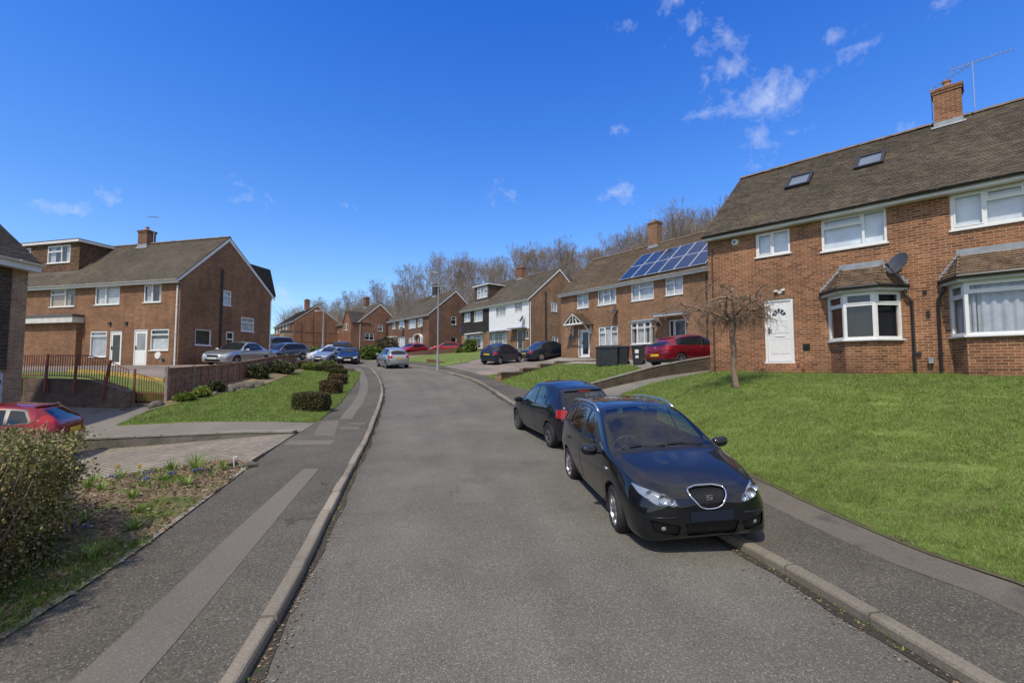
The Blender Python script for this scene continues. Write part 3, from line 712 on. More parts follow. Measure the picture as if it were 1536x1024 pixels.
M['painted_sky'] = plain('painted_sky', (.72, .76, .80), .9, var=.25, scale=1.2)
M['tanboard'] = plain('tan_blind', (.36, .27, .17), .9, var=.15)
M['blue_door'] = plain('blue_grey_door', (.06, .085, .13), .4, var=.2)
M['soffit'] = M['white']

def curtain(par, plane, a, c, b, d, y, mat, amp, wl=.11):
    m = MB(); n = max(8, int((b - a) / (wl / 6))); ph = rnd.random() * 6; V = []
    for i in range(n + 1):
        u = a + (b - a) * i / n; yy = y + amp * math.sin(2 * PI * (u / wl) + ph + 1.2 * math.sin(u * 5)); V += [plane(u, yy, c), plane(u, yy, d)]
    m.add(V, [(2 * i, 2 * i + 2, 2 * i + 3, 2 * i + 1) for i in range(n)]); m.build('curtain', mat, par, smooth=True)

def door(par, plane, r, style='panel', mat='upvc', name='door'):
    a, c, b, d = r; fr = MB(); bx = lambda u0, z0, u1, z1, ya, yb: fr.box((u0, ya, z0), (u1, yb, z1), lambda p: plane(*p))
    f = .07
    bx(a, c, a + f, d, .02, .1); bx(b - f, c, b, d, .02, .1); bx(a + f, d - f, b - f, d, .02, .1); bx(a - .02, c - .05, b + .02, c, -.04, .1)
    frame = fr.build('door_frame', M['upvc'], par)
    m = MB(); l, rr, lo, hi = a + f, b - f, c, d - f; w = rr - l; h = hi - lo
    B = lambda u0, z0, u1, z1, ya, yb: m.box((u0, ya, z0), (u1, yb, z1), lambda p: plane(*p))
    B(l + .005, lo + .01, rr - .005, hi - .005, .05, .09)
    def panel(u0, z0, u1, z1):
        t = .014
        B(u0, z0, u0 + t, z1, .042, .052); B(u1 - t, z0, u1, z1, .042, .052); B(u0, z0, u1, z0 + t, .042, .052); B(u0, z1 - t, u1, z1, .042, .052)
        B(u0 + .035, z0 + .035, u1 - .035, z1 - .035, .044, .052)
    if style == 'fan':
        cx = (l + rr) / 2
        for s in (0, 1):
            u0 = l + .11 * w + s * .42 * w; panel(u0, lo + .13 * h, u0 + .36 * w, lo + .38 * h); panel(u0, lo + .47 * h, u0 + .36 * w, lo + .68 * h)
        B(l + .3 * w, lo + .415 * h, l + .72 * w, lo + .44 * h, .035, .052)
    elif style == 'half':
        panel(l + .1 * w, lo + .07 * h, rr - .1 * w, lo + .4 * h)
    dr = m.build(name, M[mat], par)
    if style == 'fan':
        q = MB(); cx = (l + rr) / 2; cz = lo + .76 * h; R = .29 * w
        for k in range(5):
            t0, t1 = PI * (k + .12) / 5, PI * (k + .88) / 5
            pts = [(R * .38 * math.cos(t0), R * .38 * math.sin(t0)), (R * math.cos(t0), R * math.sin(t0)), (R * math.cos((t0 + t1) / 2), R * math.sin((t0 + t1) / 2)), (R * math.cos(t1), R * math.sin(t1)), (R * .38 * math.cos(t1), R * .38 * math.sin(t1))]
            q.face([plane(cx + x, .048, cz + z * 1.15) for x, z in pts])
        q.build('fanlight', M['dark_glass'], dr)
    if style in ('glazed', 'half'):
        q = MB(); z0 = lo + (.1 if style == 'glazed' else .46) * h; q.face([plane(l + .13 * w, .046, z0), plane(rr - .13 * w, .046, z0), plane(rr - .13 * w, .046, hi - .08 * h), plane(l + .13 * w, .046, hi - .08 * h)]); q.build('pane', M['dark_glass' if style == 'glazed' else 'frost'], dr)
    hd = MB(); hx = l + .07 * w; hd.box((hx - .015, .01, lo + .47 * h), (hx + .015, .05, lo + .58 * h), lambda p: plane(*p)); hd.box((hx - .012, -.01, lo + .525 * h), (hx + .1, .012, lo + .54 * h), lambda p: plane(*p)); hd.build('handle', M['black'], dr)
    return dr

M['dark_glass'] = simple_gloss('dark_glass', (.02, .025, .03))
M['frost'] = simple_gloss('frosted_glass', (.25, .27, .28), .3)
M['skylight_glass'] = simple_gloss('rooflight_glass', (.10, .14, .19), .04)

def downpipe(par, plane, u, z0, z1, mat='black', r=.036, y=-.06, name='downpipe', top=None):
    m = MB(); pts = [(u, y, z0), (u, y, z1)]
    if top: pts += [(u + top[0] * .5, y - .03, z1 + .12), (u + top[0], y + top[1], z1 + .2), (u + top[0], y + top[1], z1 + .36)]
    m.tube([plane(*p) for p in pts], r, 8)
    z = z0 + .5
    while z < z1: m.tube([plane(u, y, z), plane(u, y, z + .07)], r * 1.35, 8); z += 1.6
    m.build(name, M[mat], par, auto=40)

def dish(par, plane, u, z, size=.32, mat='dish', side=1, yaw=0.5, y=-.42):
    """offset satellite dish: facing mostly out of the wall"""
    n = Vector((side * math.sin(yaw), -math.cos(yaw) * .9, .42)).normalized(); a = n.cross(Vector((0, 0, 1))).normalized(); b = a.cross(n)
    c = Vector((u, y, z)); m = MB(); R = 7; K = 22; V = [tuple(plane(*(c - n * size * .2)))]; F = []
    for i in range(1, R + 1):
        for k in range(K):
            t = 2 * PI * k / K; rr = i / R; p = c + a * (size * rr * math.cos(t)) + b * (size * 1.1 * rr * math.sin(t)) - n * size * .2 * (1 - rr * rr)
            V.append(tuple(plane(*p)))
    for k in range(K): F.append((0, 1 + k, 1 + (k + 1) % K))
    for i in range(R - 1):
        for k in range(K): F.append((1 + i * K + k, 1 + (i + 1) * K + k, 1 + (i + 1) * K + (k + 1) % K, 1 + i * K + (k + 1) % K))
    m.add(V, F); d = m.build('satellite_dish', M[mat], par, smooth=True)
    s = MB(); s.tube([plane(*p) for p in (c - b * size * 1.0, c - b * size * .75 + n * size * .9)], .012, 6)
    e = c - b * size * .72 + n * size * .95; s.tube([plane(*p) for p in (e - n * .06, e + n * .05)], .03, 8)
    s.build('dish_arm', M['black'], d); s = MB(); s.tube([plane(*p) for p in (c - n * size * .2, (u, -.02, z - .05))], .02, 6); s.box((u - .06, -.03, z - .15), (u + .06, 0, z + .06), lambda p: plane(*p)); s.build('dish_bracket', M['black'], d)
M['dish'] = plain('dish_dark_grey', (.06, .065, .075), .45, var=.15)

def aerial(par, base, h, ang, L=.9, n=10, name='aerial', tilt=.12):
    m = MB(); x, y, z = base; top = Vector((x, y, z + h)); m.tube([(x, y, z), top], .016, 6)
    d = Vector((math.cos(ang), math.sin(ang), tilt)).normalized(); s = Vector((-math.sin(ang), math.cos(ang), 0))
    p0, p1 = top - d * L * .35, top + d * L * .65; m.tube([p0, p1], .011, 6)
    for i in range(n):
        p = p0.lerp(p1, i / (n - 1)); w = .2 - .008 * i; m.tube([p - s * w, p + s * w], .0055, 4)
    for q in (-1, 1): m.tube([p0, p0 + Vector((0, 0, q * .16)) - d * .05], .006, 4)
    m.build(name, M['alu'], par)

class House:
    def __init__(s, label, P, d, z, L, D, He=4.9, rise=3.35, bm='brick_r1', tm='tile_r1', apex=None, over=.28, fine=False, name='brick_house', gutter='white', fdepth=.16, verge=.06, group=None):
        s.L, s.D, s.He, s.rise, s.bm, s.tm, s.ap = L, D, He, rise, M[bm], M[tm], apex or D / 2
        ridge = He + rise; kk = (rise + .02) / (s.ap + over); s.He = He - .02 + over * kk; s.rise = ridge - s.He     # He is the height of the eave edge
        s.fine, s.over, s.gutter, s.verge, s.fd = fine, over, gutter, verge, fdepth
        s.t = thing(name, label, 'house', (P[0], P[1], z), math.atan2(d[1], d[0]), group)
        s.fo, s.ro, s.lo = [], [], []
        s.F = lambda u, y, z: (u, y, z); s.R = lambda u, y, z: (L - y, u, z); s.Lf = lambda u, y, z: (y, D - u, z)
    def shell(s):
        mb = MB(); L, D, H, ap = s.L, s.D, s.He, s.ap; zt = H
        wall_mesh(mb, 0, L, zt, s.fo, s.F)
        wall_mesh(mb, 0, D, zt, s.ro, s.R); wall_mesh(mb, 0, D, zt, s.lo, s.Lf)
        mb.face([(L, D, -.6), (0, D, -.6), (0, D, zt), (L, D, zt)])
        mb.face([(L, 0, zt), (L, D, zt), (L, ap, zt + s.rise)]); mb.face([(0, D, zt), (0, 0, zt), (0, ap, zt + s.rise)])
        s.wall = mb.build('wall', s.bm, s.t)
        s.roof()
    def slope(s, front=True):
        run = s.ap if front else s.D - s.ap; k = s.rise / run; return k, math.hypot(1, k)
    def roof(s):
        L, D, H, ap, o, vg = s.L, s.D, s.He, s.ap, s.over, s.verge; mb = MB(); zR = H + s.rise
        for fr in (True, False):
            run = ap if fr else D - ap; k = s.rise / run; S = math.hypot(run + o, (run + o) * k)
            ye = -o if fr else D + o; ze = H - o * k + .06
            up = Vector((0, run if fr else -run, s.rise)).normalized(); ux = Vector((1, 0, 0)) if fr else Vector((-1, 0, 0))
            org = (-vg, ye, ze) if fr else (L + vg, ye, ze)
            if fr: tile_plane(mb, org, ux, up, L + 2 * vg, S, seg=s.fine, jit=.007 if s.fine else 0)
            else: tile_plane(mb, org, ux, up, L + 2 * vg, S, .25, seg=False, jit=0)
            # under side
            a = Vector(org); b = a + ux * (L + 2 * vg); n = Vector((0, 0, -.05)); c = b + up * S; d = a + up * S
            mb.face([a + n, d + n, c + n, b + n]); mb.face([a + n, b + n, b, a]); mb.face([b + n, c + n, c, b]); mb.face([d, d + n, a + n, a])
        rf = mb.build('roof', s.tm, s.t); s.rf = rf
        rd = MB(); x = -vg; zr_ = zR + .07
        while x < L + vg - .05:
            x1 = min(x + .32, L + vg); j = rnd.uniform(-.008, .008); n = 6
            ring = [[(xx, ap + .13 * math.cos(PI * i / n), zr_ + j - .045 + .1 * math.sin(PI * i / n) + dz) for i in range(n + 1)] for xx, dz in ((x + .004, 0), (x1 - .004, .004))]
            rd.add(ring[0] + ring[1], [(i, i + 1, n + 2 + i, n + 1 + i) for i in range(n)] + [tuple(range(n, -1, -1)), tuple(range(n + 1, 2 * n + 2))]); x = x1
        rd.build('ridge_tiles', M['ridge'], rf)
        # fascia, soffit, gutter
        kf = s.rise / ap; ze = H - o * kf + .0
        fb = MB(); fb.box((-vg, -o + .01, ze - s.fd + .02), (L + vg, -o + .035, ze + .03)); fb.box((-vg, -o + .036, ze - s.fd + .03), (L + vg, -.002, ze - s.fd + .045)); fb.build('fascia', M['white'], s.t); fb = MB(); fb.box((-vg, D, ze - s.fd), (L + vg, D + .03, ze + .03)); fb.build('rear_fascia', M['white'], s.t)
        gt = MB(); n = 6; R = .058; ring = []
        for xx in (-vg - .01, L + vg + .01):
            ring.append([(xx, -o - .052 + R * math.cos(PI + PI * i / n), ze + .03 + R * math.sin(PI + PI * i / n)) for i in range(n + 1)])
        gt.add(ring[0] + ring[1], [(i, n + 1 + i, n + 2 + i, i + 1) for i in range(n)] + [tuple(range(n + 1)), tuple(range(2 * n + 1, n, -1))])
        x = .3
        while x < L: gt.box((x, -o - .112, ze + .0), (x + .03, -o + .012, ze + .045)); x += 1.0
        gt.build('gutter', M['black' if s.gutter == 'black' else 'white'], s.t, auto=40)
    def barge(s, right=True, w=.2):
        L, D, H, ap, o, vg = s.L, s.D, s.He, s.ap, s.over, s.verge; mb = MB(); x0, x1 = (L + .012, L + vg - .004) if right else (-vg + .004, -.012)
        for fr in (True, False):
            run = ap if fr else D - ap; k = s.rise / run; y0 = -o if fr else D + o
            P = [(y0, H - o * k + .04), (ap, H + s.rise + .045), (ap, H + s.rise + .045 - w), (y0, H - o * k + .04 - w * .8)]
            mb.prism(P, lambda p: (x0, p[0], p[1]), lambda p: (x1, p[0], p[1]))
        mb.build('bargeboard', M['white'], s.t)
    def win(s, r, *a, side='F', **k):
        {'F': s.fo, 'R': s.ro, 'L': s.lo}[side].append(r); s.later.append(('w', side, r, a, k))
    def dr(s, r, *a, side='F', **k):
        {'F': s.fo, 'R': s.ro, 'L': s.lo}[side].append(r); s.later.append(('d', side, r, a, k))
    later = None
    def go(s):
        s.shell()
        for t, side, r, a, k in s.later:
            pl = {'F': s.F, 'R': s.R, 'L': s.Lf}[side]
            (window if t == 'w' else door)(s.t, pl, r, *a, **k)
    def chimney(s, u, h=1.5, w=.9, dp=.62, pots=1, y=None, ptop=.1, mat=None):
        y = s.ap if y is None else y; zR = s.He + s.rise; mb = MB(); z0, z1 = zR - 1.0, zR + h
        mb.box((u - w / 2, y - dp / 2, z0), (u + w / 2, y + dp / 2, z1 - .17))
        mb.box((u - w / 2 - .03, y - dp / 2 - .03, z1 - .168), (u + w / 2 + .03, y + dp / 2 + .03, z1 - .09)); mb.box((u - w / 2 - .055, y - dp / 2 - .055, z1 - .088), (u + w / 2 + .055, y + dp / 2 + .055, z1))
        c = mb.build('chimney', mat or s.bm, s.rf)
        f = MB(); f.box((u - w / 2 - .012, y - dp / 2 - .012, zR - .55), (u + w / 2 + .012, y + dp / 2 + .012, zR - .02))
        k, _ = s.slope(); 
        f.add([(u - w / 2 - .08, y - dp / 2 - .13, zR - (dp / 2 + .13) * k + .11), (u + w / 2 + .08, y - dp / 2 - .13, zR - (dp / 2 + .13) * k + .11), (u + w / 2 + .08, y - dp / 2 + .02, zR - (dp / 2 - .02) * k + .11), (u - w / 2 - .08, y - dp / 2 + .02, zR - (dp / 2 - .02) * k + .11)], [(0, 1, 2, 3)])
        p = MB(); 
        p.lathe([(w * .42, 0), (w * .33, .09), (.1, .11)], 16, lambda q: (u + q[0], y + q[1] * dp / w, z1 + q[2]))
        for i in range(pots):
            xx = u + (i - (pots - 1) / 2) * .34; p.lathe([(.115, .06), (.1, .14), (.09, .14 + ptop), (.115, .16 + ptop), (.115, .2 + ptop), (.08, .2 + ptop), (.08, .1)], 14, lambda q: (xx + q[0], y + q[1], z1 + q[2]))
        return c, f, p
    def chim(s, u, **k):
        n = len(list(s.t.children)); c, f, p = s.chimney(u, **k)
        # flashing and pot are pieces of the chimney, which is itself a part of the house
        f.build('chimney_flashing', M['lead'], s.rf); p.build('chimney_pot', M['terracotta'], s.rf, auto=40)
        return c
M['ridge'] = plain('ridge_tile', (.17, .125, .085), .9, var=.35, scale=4, bump=.4)

def new(*a, **k):
    h = House(*a, **k); h.later = []; return h

# ---- house with two bay windows beside the lawn --------------------------------------------------
dR1 = (.696, -.718)
h = new('orange brick house with two tiled bay windows and roof lights above the sloping lawn', (7.27, 16.87), dR1, 1.9, 14.0, 7.5, 4.93, 3.35, 'brick_r1', 'tile_r1', fine=True, gutter='black', over=.3, fdepth=.13)
h.win((1.66, 3.95, 2.70, 4.76), (1, 1), (), 'sky', .065, y0=.02)
h.win((3.58, 3.80, 5.19, 4.82), (1.9, 1), (.3, 0), 'sky', .065, y0=.02)
h.win((6.53, 3.84, 8.55, 4.80), (1.15, 1.25, 1.15), (0, .3, 0), 'sky', .065, y0=.02)
h.win((9.9, 3.95, 10.9, 4.76), (1, 1), (), 'net', y0=.02)
h.dr((1.86, .36, 2.72, 2.44), 'fan')
B1 = (3.68, .93, 5.42, 2.34, .6); B2 = (6.42, .93, 8.62, 2.34, .6)
for b in (B1, B2): h.fo.append((b[0] + .12, .98, b[1 + 1] - .12, 2.3))
h.go()
def bay(h, b, spl, cur, colsF, topsF, name='bay_window'):
    """splayed bay: sill wall is the house's; window faces, soffit and hipped tile roof"""
    u0, z0, u1, z1, dp = b; bw = MB(); P = [(u0, 0), (u0 + spl, -dp), (u1 - spl, -dp), (u1, 0)]
    t = h.t
    # brick plinth under the bay
    for (a, c), (e, f) in zip(P, P[1:]):
        bw.face([(a, c + .03, -.5), (e, f + .03, -.5), (e, f + .03, z0), (a, c + .03, z0)])
    bw.face([(p[0], p[1] + .03, z0) for p in P])
    bay_o = bw.build(name, h.bm, t)
    sl = MB(); Q = [(u0 - .07, .0), (u0 + spl - .04, -dp - .07), (u1 - spl + .04, -dp - .07), (u1 + .07, 0)]
    sl.prism(Q, lambda p: (p[0], p[1], z0 + .004), lambda p: (p[0], p[1], z0 + .05)); sl.build('sill', M['upvc'], bay_o)
    faces = [(P[0], P[1], (1,), (.27,)), (P[1], P[2], colsF, topsF), (P[2], P[3], (1,), (.27,))]
    for p, q, cols, tops in faces:
        d = Vector((q[0] - p[0], q[1] - p[1])); ln = d.length; d.normalize(); nn = Vector((-d.y, d.x))
        pl = lambda u, y, z, p=p, d=d, nn=nn: (p[0] + d.x * u + nn.x * y, p[1] + d.y * u + nn.y * y, z)
        window(t, pl, (0, z0 + .052, ln, z1), cols, tops, cur, .07, sill=False, y0=0.0, back=.24)
    # fascia, gutter, roof
    e = .2; E = [(u0 - e * .9, 0.0), (u0 + spl - e * .5, -dp - e), (u1 - spl + e * .5, -dp - e), (u1 + e * .9, 0.0)]
    fa = MB(); fa.prism(E, lambda p: (p[0] * .985 + .015 * (u0 + u1) / 2, p[1] * .93, z1 + .002), lambda p: (p[0] * .985 + .015 * (u0 + u1) / 2, p[1] * .93, z1 + .13)); fa.build('fascia', M['cream'], bay_o)
    gu = MB(); gu.tube([(x, y - .03, z1 + .13) for x, y in E], .055, 8); gu.build('gutter', M['black'], bay_o, auto=40)
    zt = z1 + .78; T = [(u0 + spl * .75, 0.0), (u1 - spl * .75, 0.0)]
    rf = MB(); ze = z1 + .15
    def tri(e0, e1, t0, t1):
        # courses of tiles between eave edge e0-e1 and top edge t0-t1
        e0, e1, t0, t1 = map(Vector, (e0, e1, t0, t1)); S = ((t0 + t1) / 2 - (e0 + e1) / 2).length; n = max(3, int(S / .095)); nn = (e1 - e0).cross(t0 - e0)
        if nn.length < 1e-6: nn = (e1 - e0).cross(t1 - e0)
        nn.normalize()
        for r in range(n):
            a0, a1 = e0.lerp(t0, max(0, r / n - .02)), e1.lerp(t1, max(0, r / n - .02)); b0, b1 = e0.lerp(t0, (r + 1) / n), e1.lerp(t1, (r + 1) / n)
            c = max(1, int((a1 - a0).length / .165)); js = [rnd.uniform(-.006, .008) + .008 * math.sin(k * 2.2 + r) for k in range(c + 1)]
            V = []
            for k in range(c + 1):
                f = k / c; V += [a0.lerp(a1, f) + nn * (.03 + js[k]), b0.lerp(b1, f) + nn * .006, a0.lerp(a1, f) - nn * .004]
            rf.add(V, [x for k in range(c) for x in ((3 * k, 3 * k + 3, 3 * k + 4, 3 * k + 1), (3 * k + 2, 3 * k + 5, 3 * k + 3, 3 * k))])
    top0, top1 = (T[0][0], -.05, zt), (T[1][0], -.05, zt); E3 = [(x, y, ze) for x, y in E]
    tri(E3[0], E3[1], (T[0][0] - .02, -.01, zt), top0); tri(E3[1], E3[2], top0, top1); tri(E3[2], E3[3], top1, (T[1][0] + .02, -.01, zt))
    rf.build('bay_roof', M['tile_bay'], bay_o)
    ld = MB(); ld.box((T[0][0] - .05, -.02, zt - .03), (T[1][0] + .05, -.004, zt + .17)); ld.add([(T[0][0] - .06, -.025, zt + .02), (T[1][0] + .06, -.025, zt + .02), (T[1][0] + .08, -.16, zt - .1), (T[0][0] - .08, -.16, zt - .1)], [(3, 2, 1, 0)])
    for s_, (ex, tx) in ((-1, (E[0][0], T[0][0])), (1, (E[3][0], T[1][0]))):
        n = 7
        for k in range(n):
            x0 = ex + (tx - ex) * k / n; x1 = ex + (tx - ex) * (k + 1) / n; za = ze + (zt - ze) * k / n
            ld.box((min(x0, x1), -.012, za), (max(x0, x1), -.003, za + .17))
    ld.build('lead_flashing', M['lead'], bay_o)
    for a, b_ in ((E3[1], top0), (E3[2], top1)):
        hp = MB(); a, b_ = Vector(a), Vector(b_)
        for k in range(6): hp.tube([a.lerp(b_, k / 6) + Vector((0, 0, .035)), a.lerp(b_, (k + 1) / 6 - .01) + Vector((0, 0, .02))], [.045, .035], 6)
        hp.build('hip_tiles', M['tile_bay'], bay_o, auto=40)
bay(h, B1, .5, 'blind', (1,), (.27,)); bay(h, B2, .3, 'drape', (1,), (.2,))
R1 = h; F = h.F
downpipe(h.t, F, 5.66, .0, 2.0, top=(-.13, -.02)); downpipe(h.t, F, 6.2, .0, 2.0, top=(.12, -.02))
downpipe(h.t, F, .17, -.3, 4.5, mat='pipe_brown', r=.03)
M_dp = None
dish(h.t, F, 5.42, 3.08, .29, side=1, yaw=-.55)
m = MB(); m.box((2.3, -.03, 2.62), (2.42, 0, 2.72)); m.box((2.2, -.09, 2.68), (2.3, -.02, 2.74)); m.box((2.42, -.09, 2.7), (2.52, -.02, 2.76)); m.build('security_light', M['upvc'], h.t)
m = MB(); m.lathe([(.0, .09), (.09, .075), (.125, .03), (.13, 0)], 20, lambda q: (.98 + q[0], -q[2], 4.62 + q[1])); m.build('alarm_box', M['upvc'], h.t, auto=40)
m = MB(); m.lathe([(.0, .096), (.045, .092), (.05, .085)], 16, lambda q: (.98 + q[0], -q[2], 4.62 + q[1])); m.build('alarm_face', M['blue_door'], h.t)
m = MB(); m.box((2.97, -.025, .72), (3.16, 0, .93)); [m.box((2.985, -.035, .74 + .03 * i), (3.145, -.02, .752 + .03 * i)) for i in range(6)]; m.build('air_vent', M['black'], h.t)
m = MB(); m.box((5.95, -.12, .28), (6.05, 0, .44)); m.build('flue_cowl', M['grey_metal'], h.t)
m = MB(); m.box((5.72, -.06, .5), (5.8, 0, .6)); m.build('junction_box', M['black'], h.t)
m = MB(); m.box((5.95, -.04, 1.55), (6.02, 0, 1.72)); m.build('wall_socket', M['dark'], h.t); m = MB(); m.box((5.9, -.04, 2.2), (5.98, 0, 2.3)); m.build('wall_socket', M['dark'], h.t)
# brick door step
m = MB(); m.box((1.35, -.42, -.5), (3.0, .0, .14)); m.box((1.75, -.3, .14), (2.85, .0, .31)); m.build('door_step', M['brick_r1'], h.t)
# roof lights in the tiled slope
k_, n_ = h.slope(); up = Vector((0, 1, k_)).normalized(); nr = Vector((0, -k_, 1)).normalized()
for u, v0 in ((2.15, 2.22), (4.2, 2.42)):
    o = Vector((u, 0, h.He + .07)) + up * (v0 + .0); mb = MB(); wd, ht = .78, 1.0
    pl = lambda a, b_, c: tuple(o + Vector((a, 0, 0)) + up * b_ + nr * c)
    for a0, b0, a1, b1 in ((0, 0, .09, ht), (wd - .09, 0, wd, ht), (.09, 0, wd - .09, .1), (.09, ht - .09, wd - .09, ht)): mb.box((a0, b0, -.04), (a1, b1, .1), lambda p: pl(*p))
    f = mb.build('roof_window', M['black'], h.t); g_ = MB(); g_.face([pl(.05, .05, .06), pl(wd - .05, .05, .06), pl(wd - .05, ht - .05, .06), pl(.05, ht - .05, .06)]); g_.build('pane', M['skylight_glass'], f)
h.chim(6.5, h=1.1, w=.68, dp=.62, pots=1)
aerial(h.t, (7.12, h.ap - .3, h.He + h.rise + .1), 1.5, math.radians(20), 1.5, 14, tilt=.16)
m = MB(); m.tube([(6.1, h.ap + .2, h.He + h.rise + .3), (6.1, h.ap + .2, h.He + h.rise + 1.42)], .014, 6); m.tube([(6.1, h.ap + .2, h.He + h.rise + 1.4), (7.1, h.ap - .26, h.He + h.rise + 1.58)], .01, 6)
for i in range(9): p = Vector((6.1, h.ap + .2, h.He + h.rise + 1.4)).lerp(Vector((7.1, h.ap - .26, h.He + h.rise + 1.58)), i / 9); m.tube([p - Vector((.05, .14, 0)), p + Vector((.05, .14, 0))], .005, 4)
m.build('aerial', M['alu'], h.t)

# ---- house with solar panels -----------------------------------------------------------------------
dR2 = (.595, -.804)
h = new('tan brick house with blue solar panels across its roof', (3.87, 36.1), dR2, 2.83, 12.75, 7.5, 4.93, 3.3, 'brick_r2', 'tile_r2', fine=True, over=.3, fdepth=.17)
h.win((1.79, 3.70, 2.98, 4.76), (1, 1), (.32, 0), 'net'); h.win((3.89, 3.70, 5.6, 4.76), (1, 1.1, 1), (0, .32, 0), 'net')
h.win((6.90, 3.66, 8.68, 4.76), (.8, 1.3), (0, .3), 'net'); h.win((9.56, 3.70, 10.77, 4.76), (1, 1), (.3, 0), 'net')
h.win((3.94, .70, 5.7, 2.15), (1, .9, 1), (.3, 0, .3), 'net'); h.win((1.86, .05, 2.12, 2.1), (1,), (.35,), 'dark', sill=False)
h.dr((2.14, .05, 3.05, 2.1), 'glazed', 'upvc'); h.dr((10.12, .1, 10.92, 2.15), 'glazed', 'blue_door'); h.win((9.77, .1, 10.1, 2.15), (1,), (), 'dark', sill=False)
h.fo.append((7.2, .85, 8.65, 2.2))
h.go()
t = h.t; F = h.F
def box_bay(h, r, dp, cols, tops, cur, div=(), cap='lead'):
    a, c, b, d = r; m = MB(); m.box((a + .02, -dp + .04, -.4), (b - .02, 0, c)); bo = m.build('bay_window', h.bm, h.t)
    window(h.t, lambda u, y, z: (u, y - dp, z), r, cols, tops, cur, .06, sill=True, y0=0, back=.3, div=div)
    for side, x in ((0, a), (1, b)):
        pl = (lambda u, y, z, x=x: (x + y, -u, z)) if side == 0 else (lambda u, y, z, x=x: (x - y, -dp + u, z))
        window(h.t, pl, (.0, c, dp - .0, d), (1,), (tops[0] if tops else 0,), cur, .05, sill=False, y0=0, back=.3)
    m = MB(); m.prism([(0, d + .18), (-dp - .1, d + .05), (-dp - .1, d), (0, d)], lambda p: (a - .1, p[0], p[1] + .003), lambda p: (b + .1, p[0], p[1] + .003)); m.build('bay_roof', M[cap], bo)
box_bay(h, (7.12, .78, 8.72, 2.2), .35, (1, 1.1, 1), (.27, .27, .27), 'net')
# gabled timber porch canopy
m = MB(); x0, x1, xm, zE, zP, dp = 1.25, 3.35, 2.3, 2.42, 3.2, .95
for a, b_ in ((x0, xm), (x1, xm)):
    m.bar((a, -dp, zE), (b_, -dp, zP), .06, .12, (0, -1, 0))
m.bar((x0, -dp, zE + .03), (x1, -dp, zE + .03), .06, .12, (0, 0, 1))
for q in (.3, .5, .7): 
    xx = x0 + (x1 - x0) * q; m.bar((xx, -dp, zE + .05), (xx + (0 if q == .5 else (.5 - q) * 1.0), -dp, zE + (.72 if q == .5 else .42)), .05, .06, (0, -1, 0))
for xx in (x0 + .12, x1 - .12):
    m.bar((xx, -dp, zE), (xx, 0, zE), .08, .1); m.bar((xx, -.04, zE - .7), (xx, -.04, zE), .08, .07, (1, 0, 0)); m.bar((xx, -.06, zE - .62), (xx, -dp + .12, zE - .02), .07, .06, (1, 0, 0))
cn = m.build('porch_canopy', M['white'], t)
rf = MB()
for s_ in (-1, 1):
    e = Vector((xm + s_ * (x1 - xm + .1), 0, zE - .04)); up = Vector((-s_ * (x1 - xm + .1), 0, zP + .08 - zE + .04)); S = up.length; up.normalize()
    if s_ < 0: tile_plane(rf, (e.x, 0, e.z), (0, -1, 0), up, dp + .08, S, nrm=up.cross(Vector((0, 1, 0))) * (1 if (up.cross(Vector((0, 1, 0)))).z > 0 else -1))
    else: tile_plane(rf, (e.x, -dp - .08, e.z), (0, 1, 0), up, dp + .08, S, nrm=up.cross(Vector((0, 1, 0))) * (1 if (up.cross(Vector((0, 1, 0)))).z > 0 else -1))
rf.build('canopy_roof', M['tile_r2'], cn)
m = MB(); m.box((9.2, -.8, 2.38), (11.2, 0, 2.5)); cn = m.build('door_canopy', M['white'], t)
m = MB(); m.box((9.15, -.85, 2.503), (11.25, .0, 2.54)); m.build('canopy_roof', M['lead'], cn); m = MB(); m.bar((9.3, -.05, 1.9), (9.3, -.6, 2.37), .05, .05, (1, 0, 0)); m.bar((11.1, -.05, 1.9), (11.1, -.6, 2.37), .05, .05, (1, 0, 0)); m.build('canopy_bracket', M['white'], cn)
dish(t, F, 5.7, 3.15, .33, side=1, yaw=-.5)
m = MB(); m.lathe([(.0, .1), (.1, .09), (.16, .03), (.16, 0)], 18, lambda q: (9.0 + q[0], -q[2], 2.02 + q[1])); m.build('wall_vent', M['black'], t, auto=40)
m = MB(); m.lathe([(.0, .02), (.16, .018), (.17, 0)], 18, lambda q: (1.0 + q[0], -q[2], 1.55 + q[1])); m.build('house_plaque', M['blue_plaque'], t)
downpipe(t, F, 12.3, -.2, 4.6, 'black'); h.barge(False); h.barge(True)
# solar array: two rows of six
k_, n_ = h.slope(); up = Vector((0, 1, k_)).normalized(); nr = Vector((0, -k_, 1)).normalized(); o0 = Vector((6.05, 0, h.He + .06)) - up * .28
for r in range(2):
    for c in range(6):
        a, b_ = c * 1.06, r * 1.68 + .1; o = o0 + Vector((a, 0, 0)) + up * b_
        P = lambda x, y, z, o=o: tuple(o + Vector((x, 0, 0)) + up * y + nr * z)
        m = MB(); m.box((.0, 0, .1), (1.03, 1.65, .14), lambda p: P(*p)); pn = m.build('solar_panel', M['alu_frame'], h.rf)
        m = MB(); m.face([P(.03, .03, .1435), P(1.0, .03, .1435), P(1.0, 1.62, .1435), P(.03, 1.62, .1435)]); m.build('solar_cells', M['pv'], h.rf)
h.chim(6.15, h=1.7, w=.78, dp=.62, pots=1, ptop=.02); aerial(t, (6.0, h.ap, h.He + h.rise + 1.8), 1.0, math.radians(25), 1.3, 9, tilt=.35)

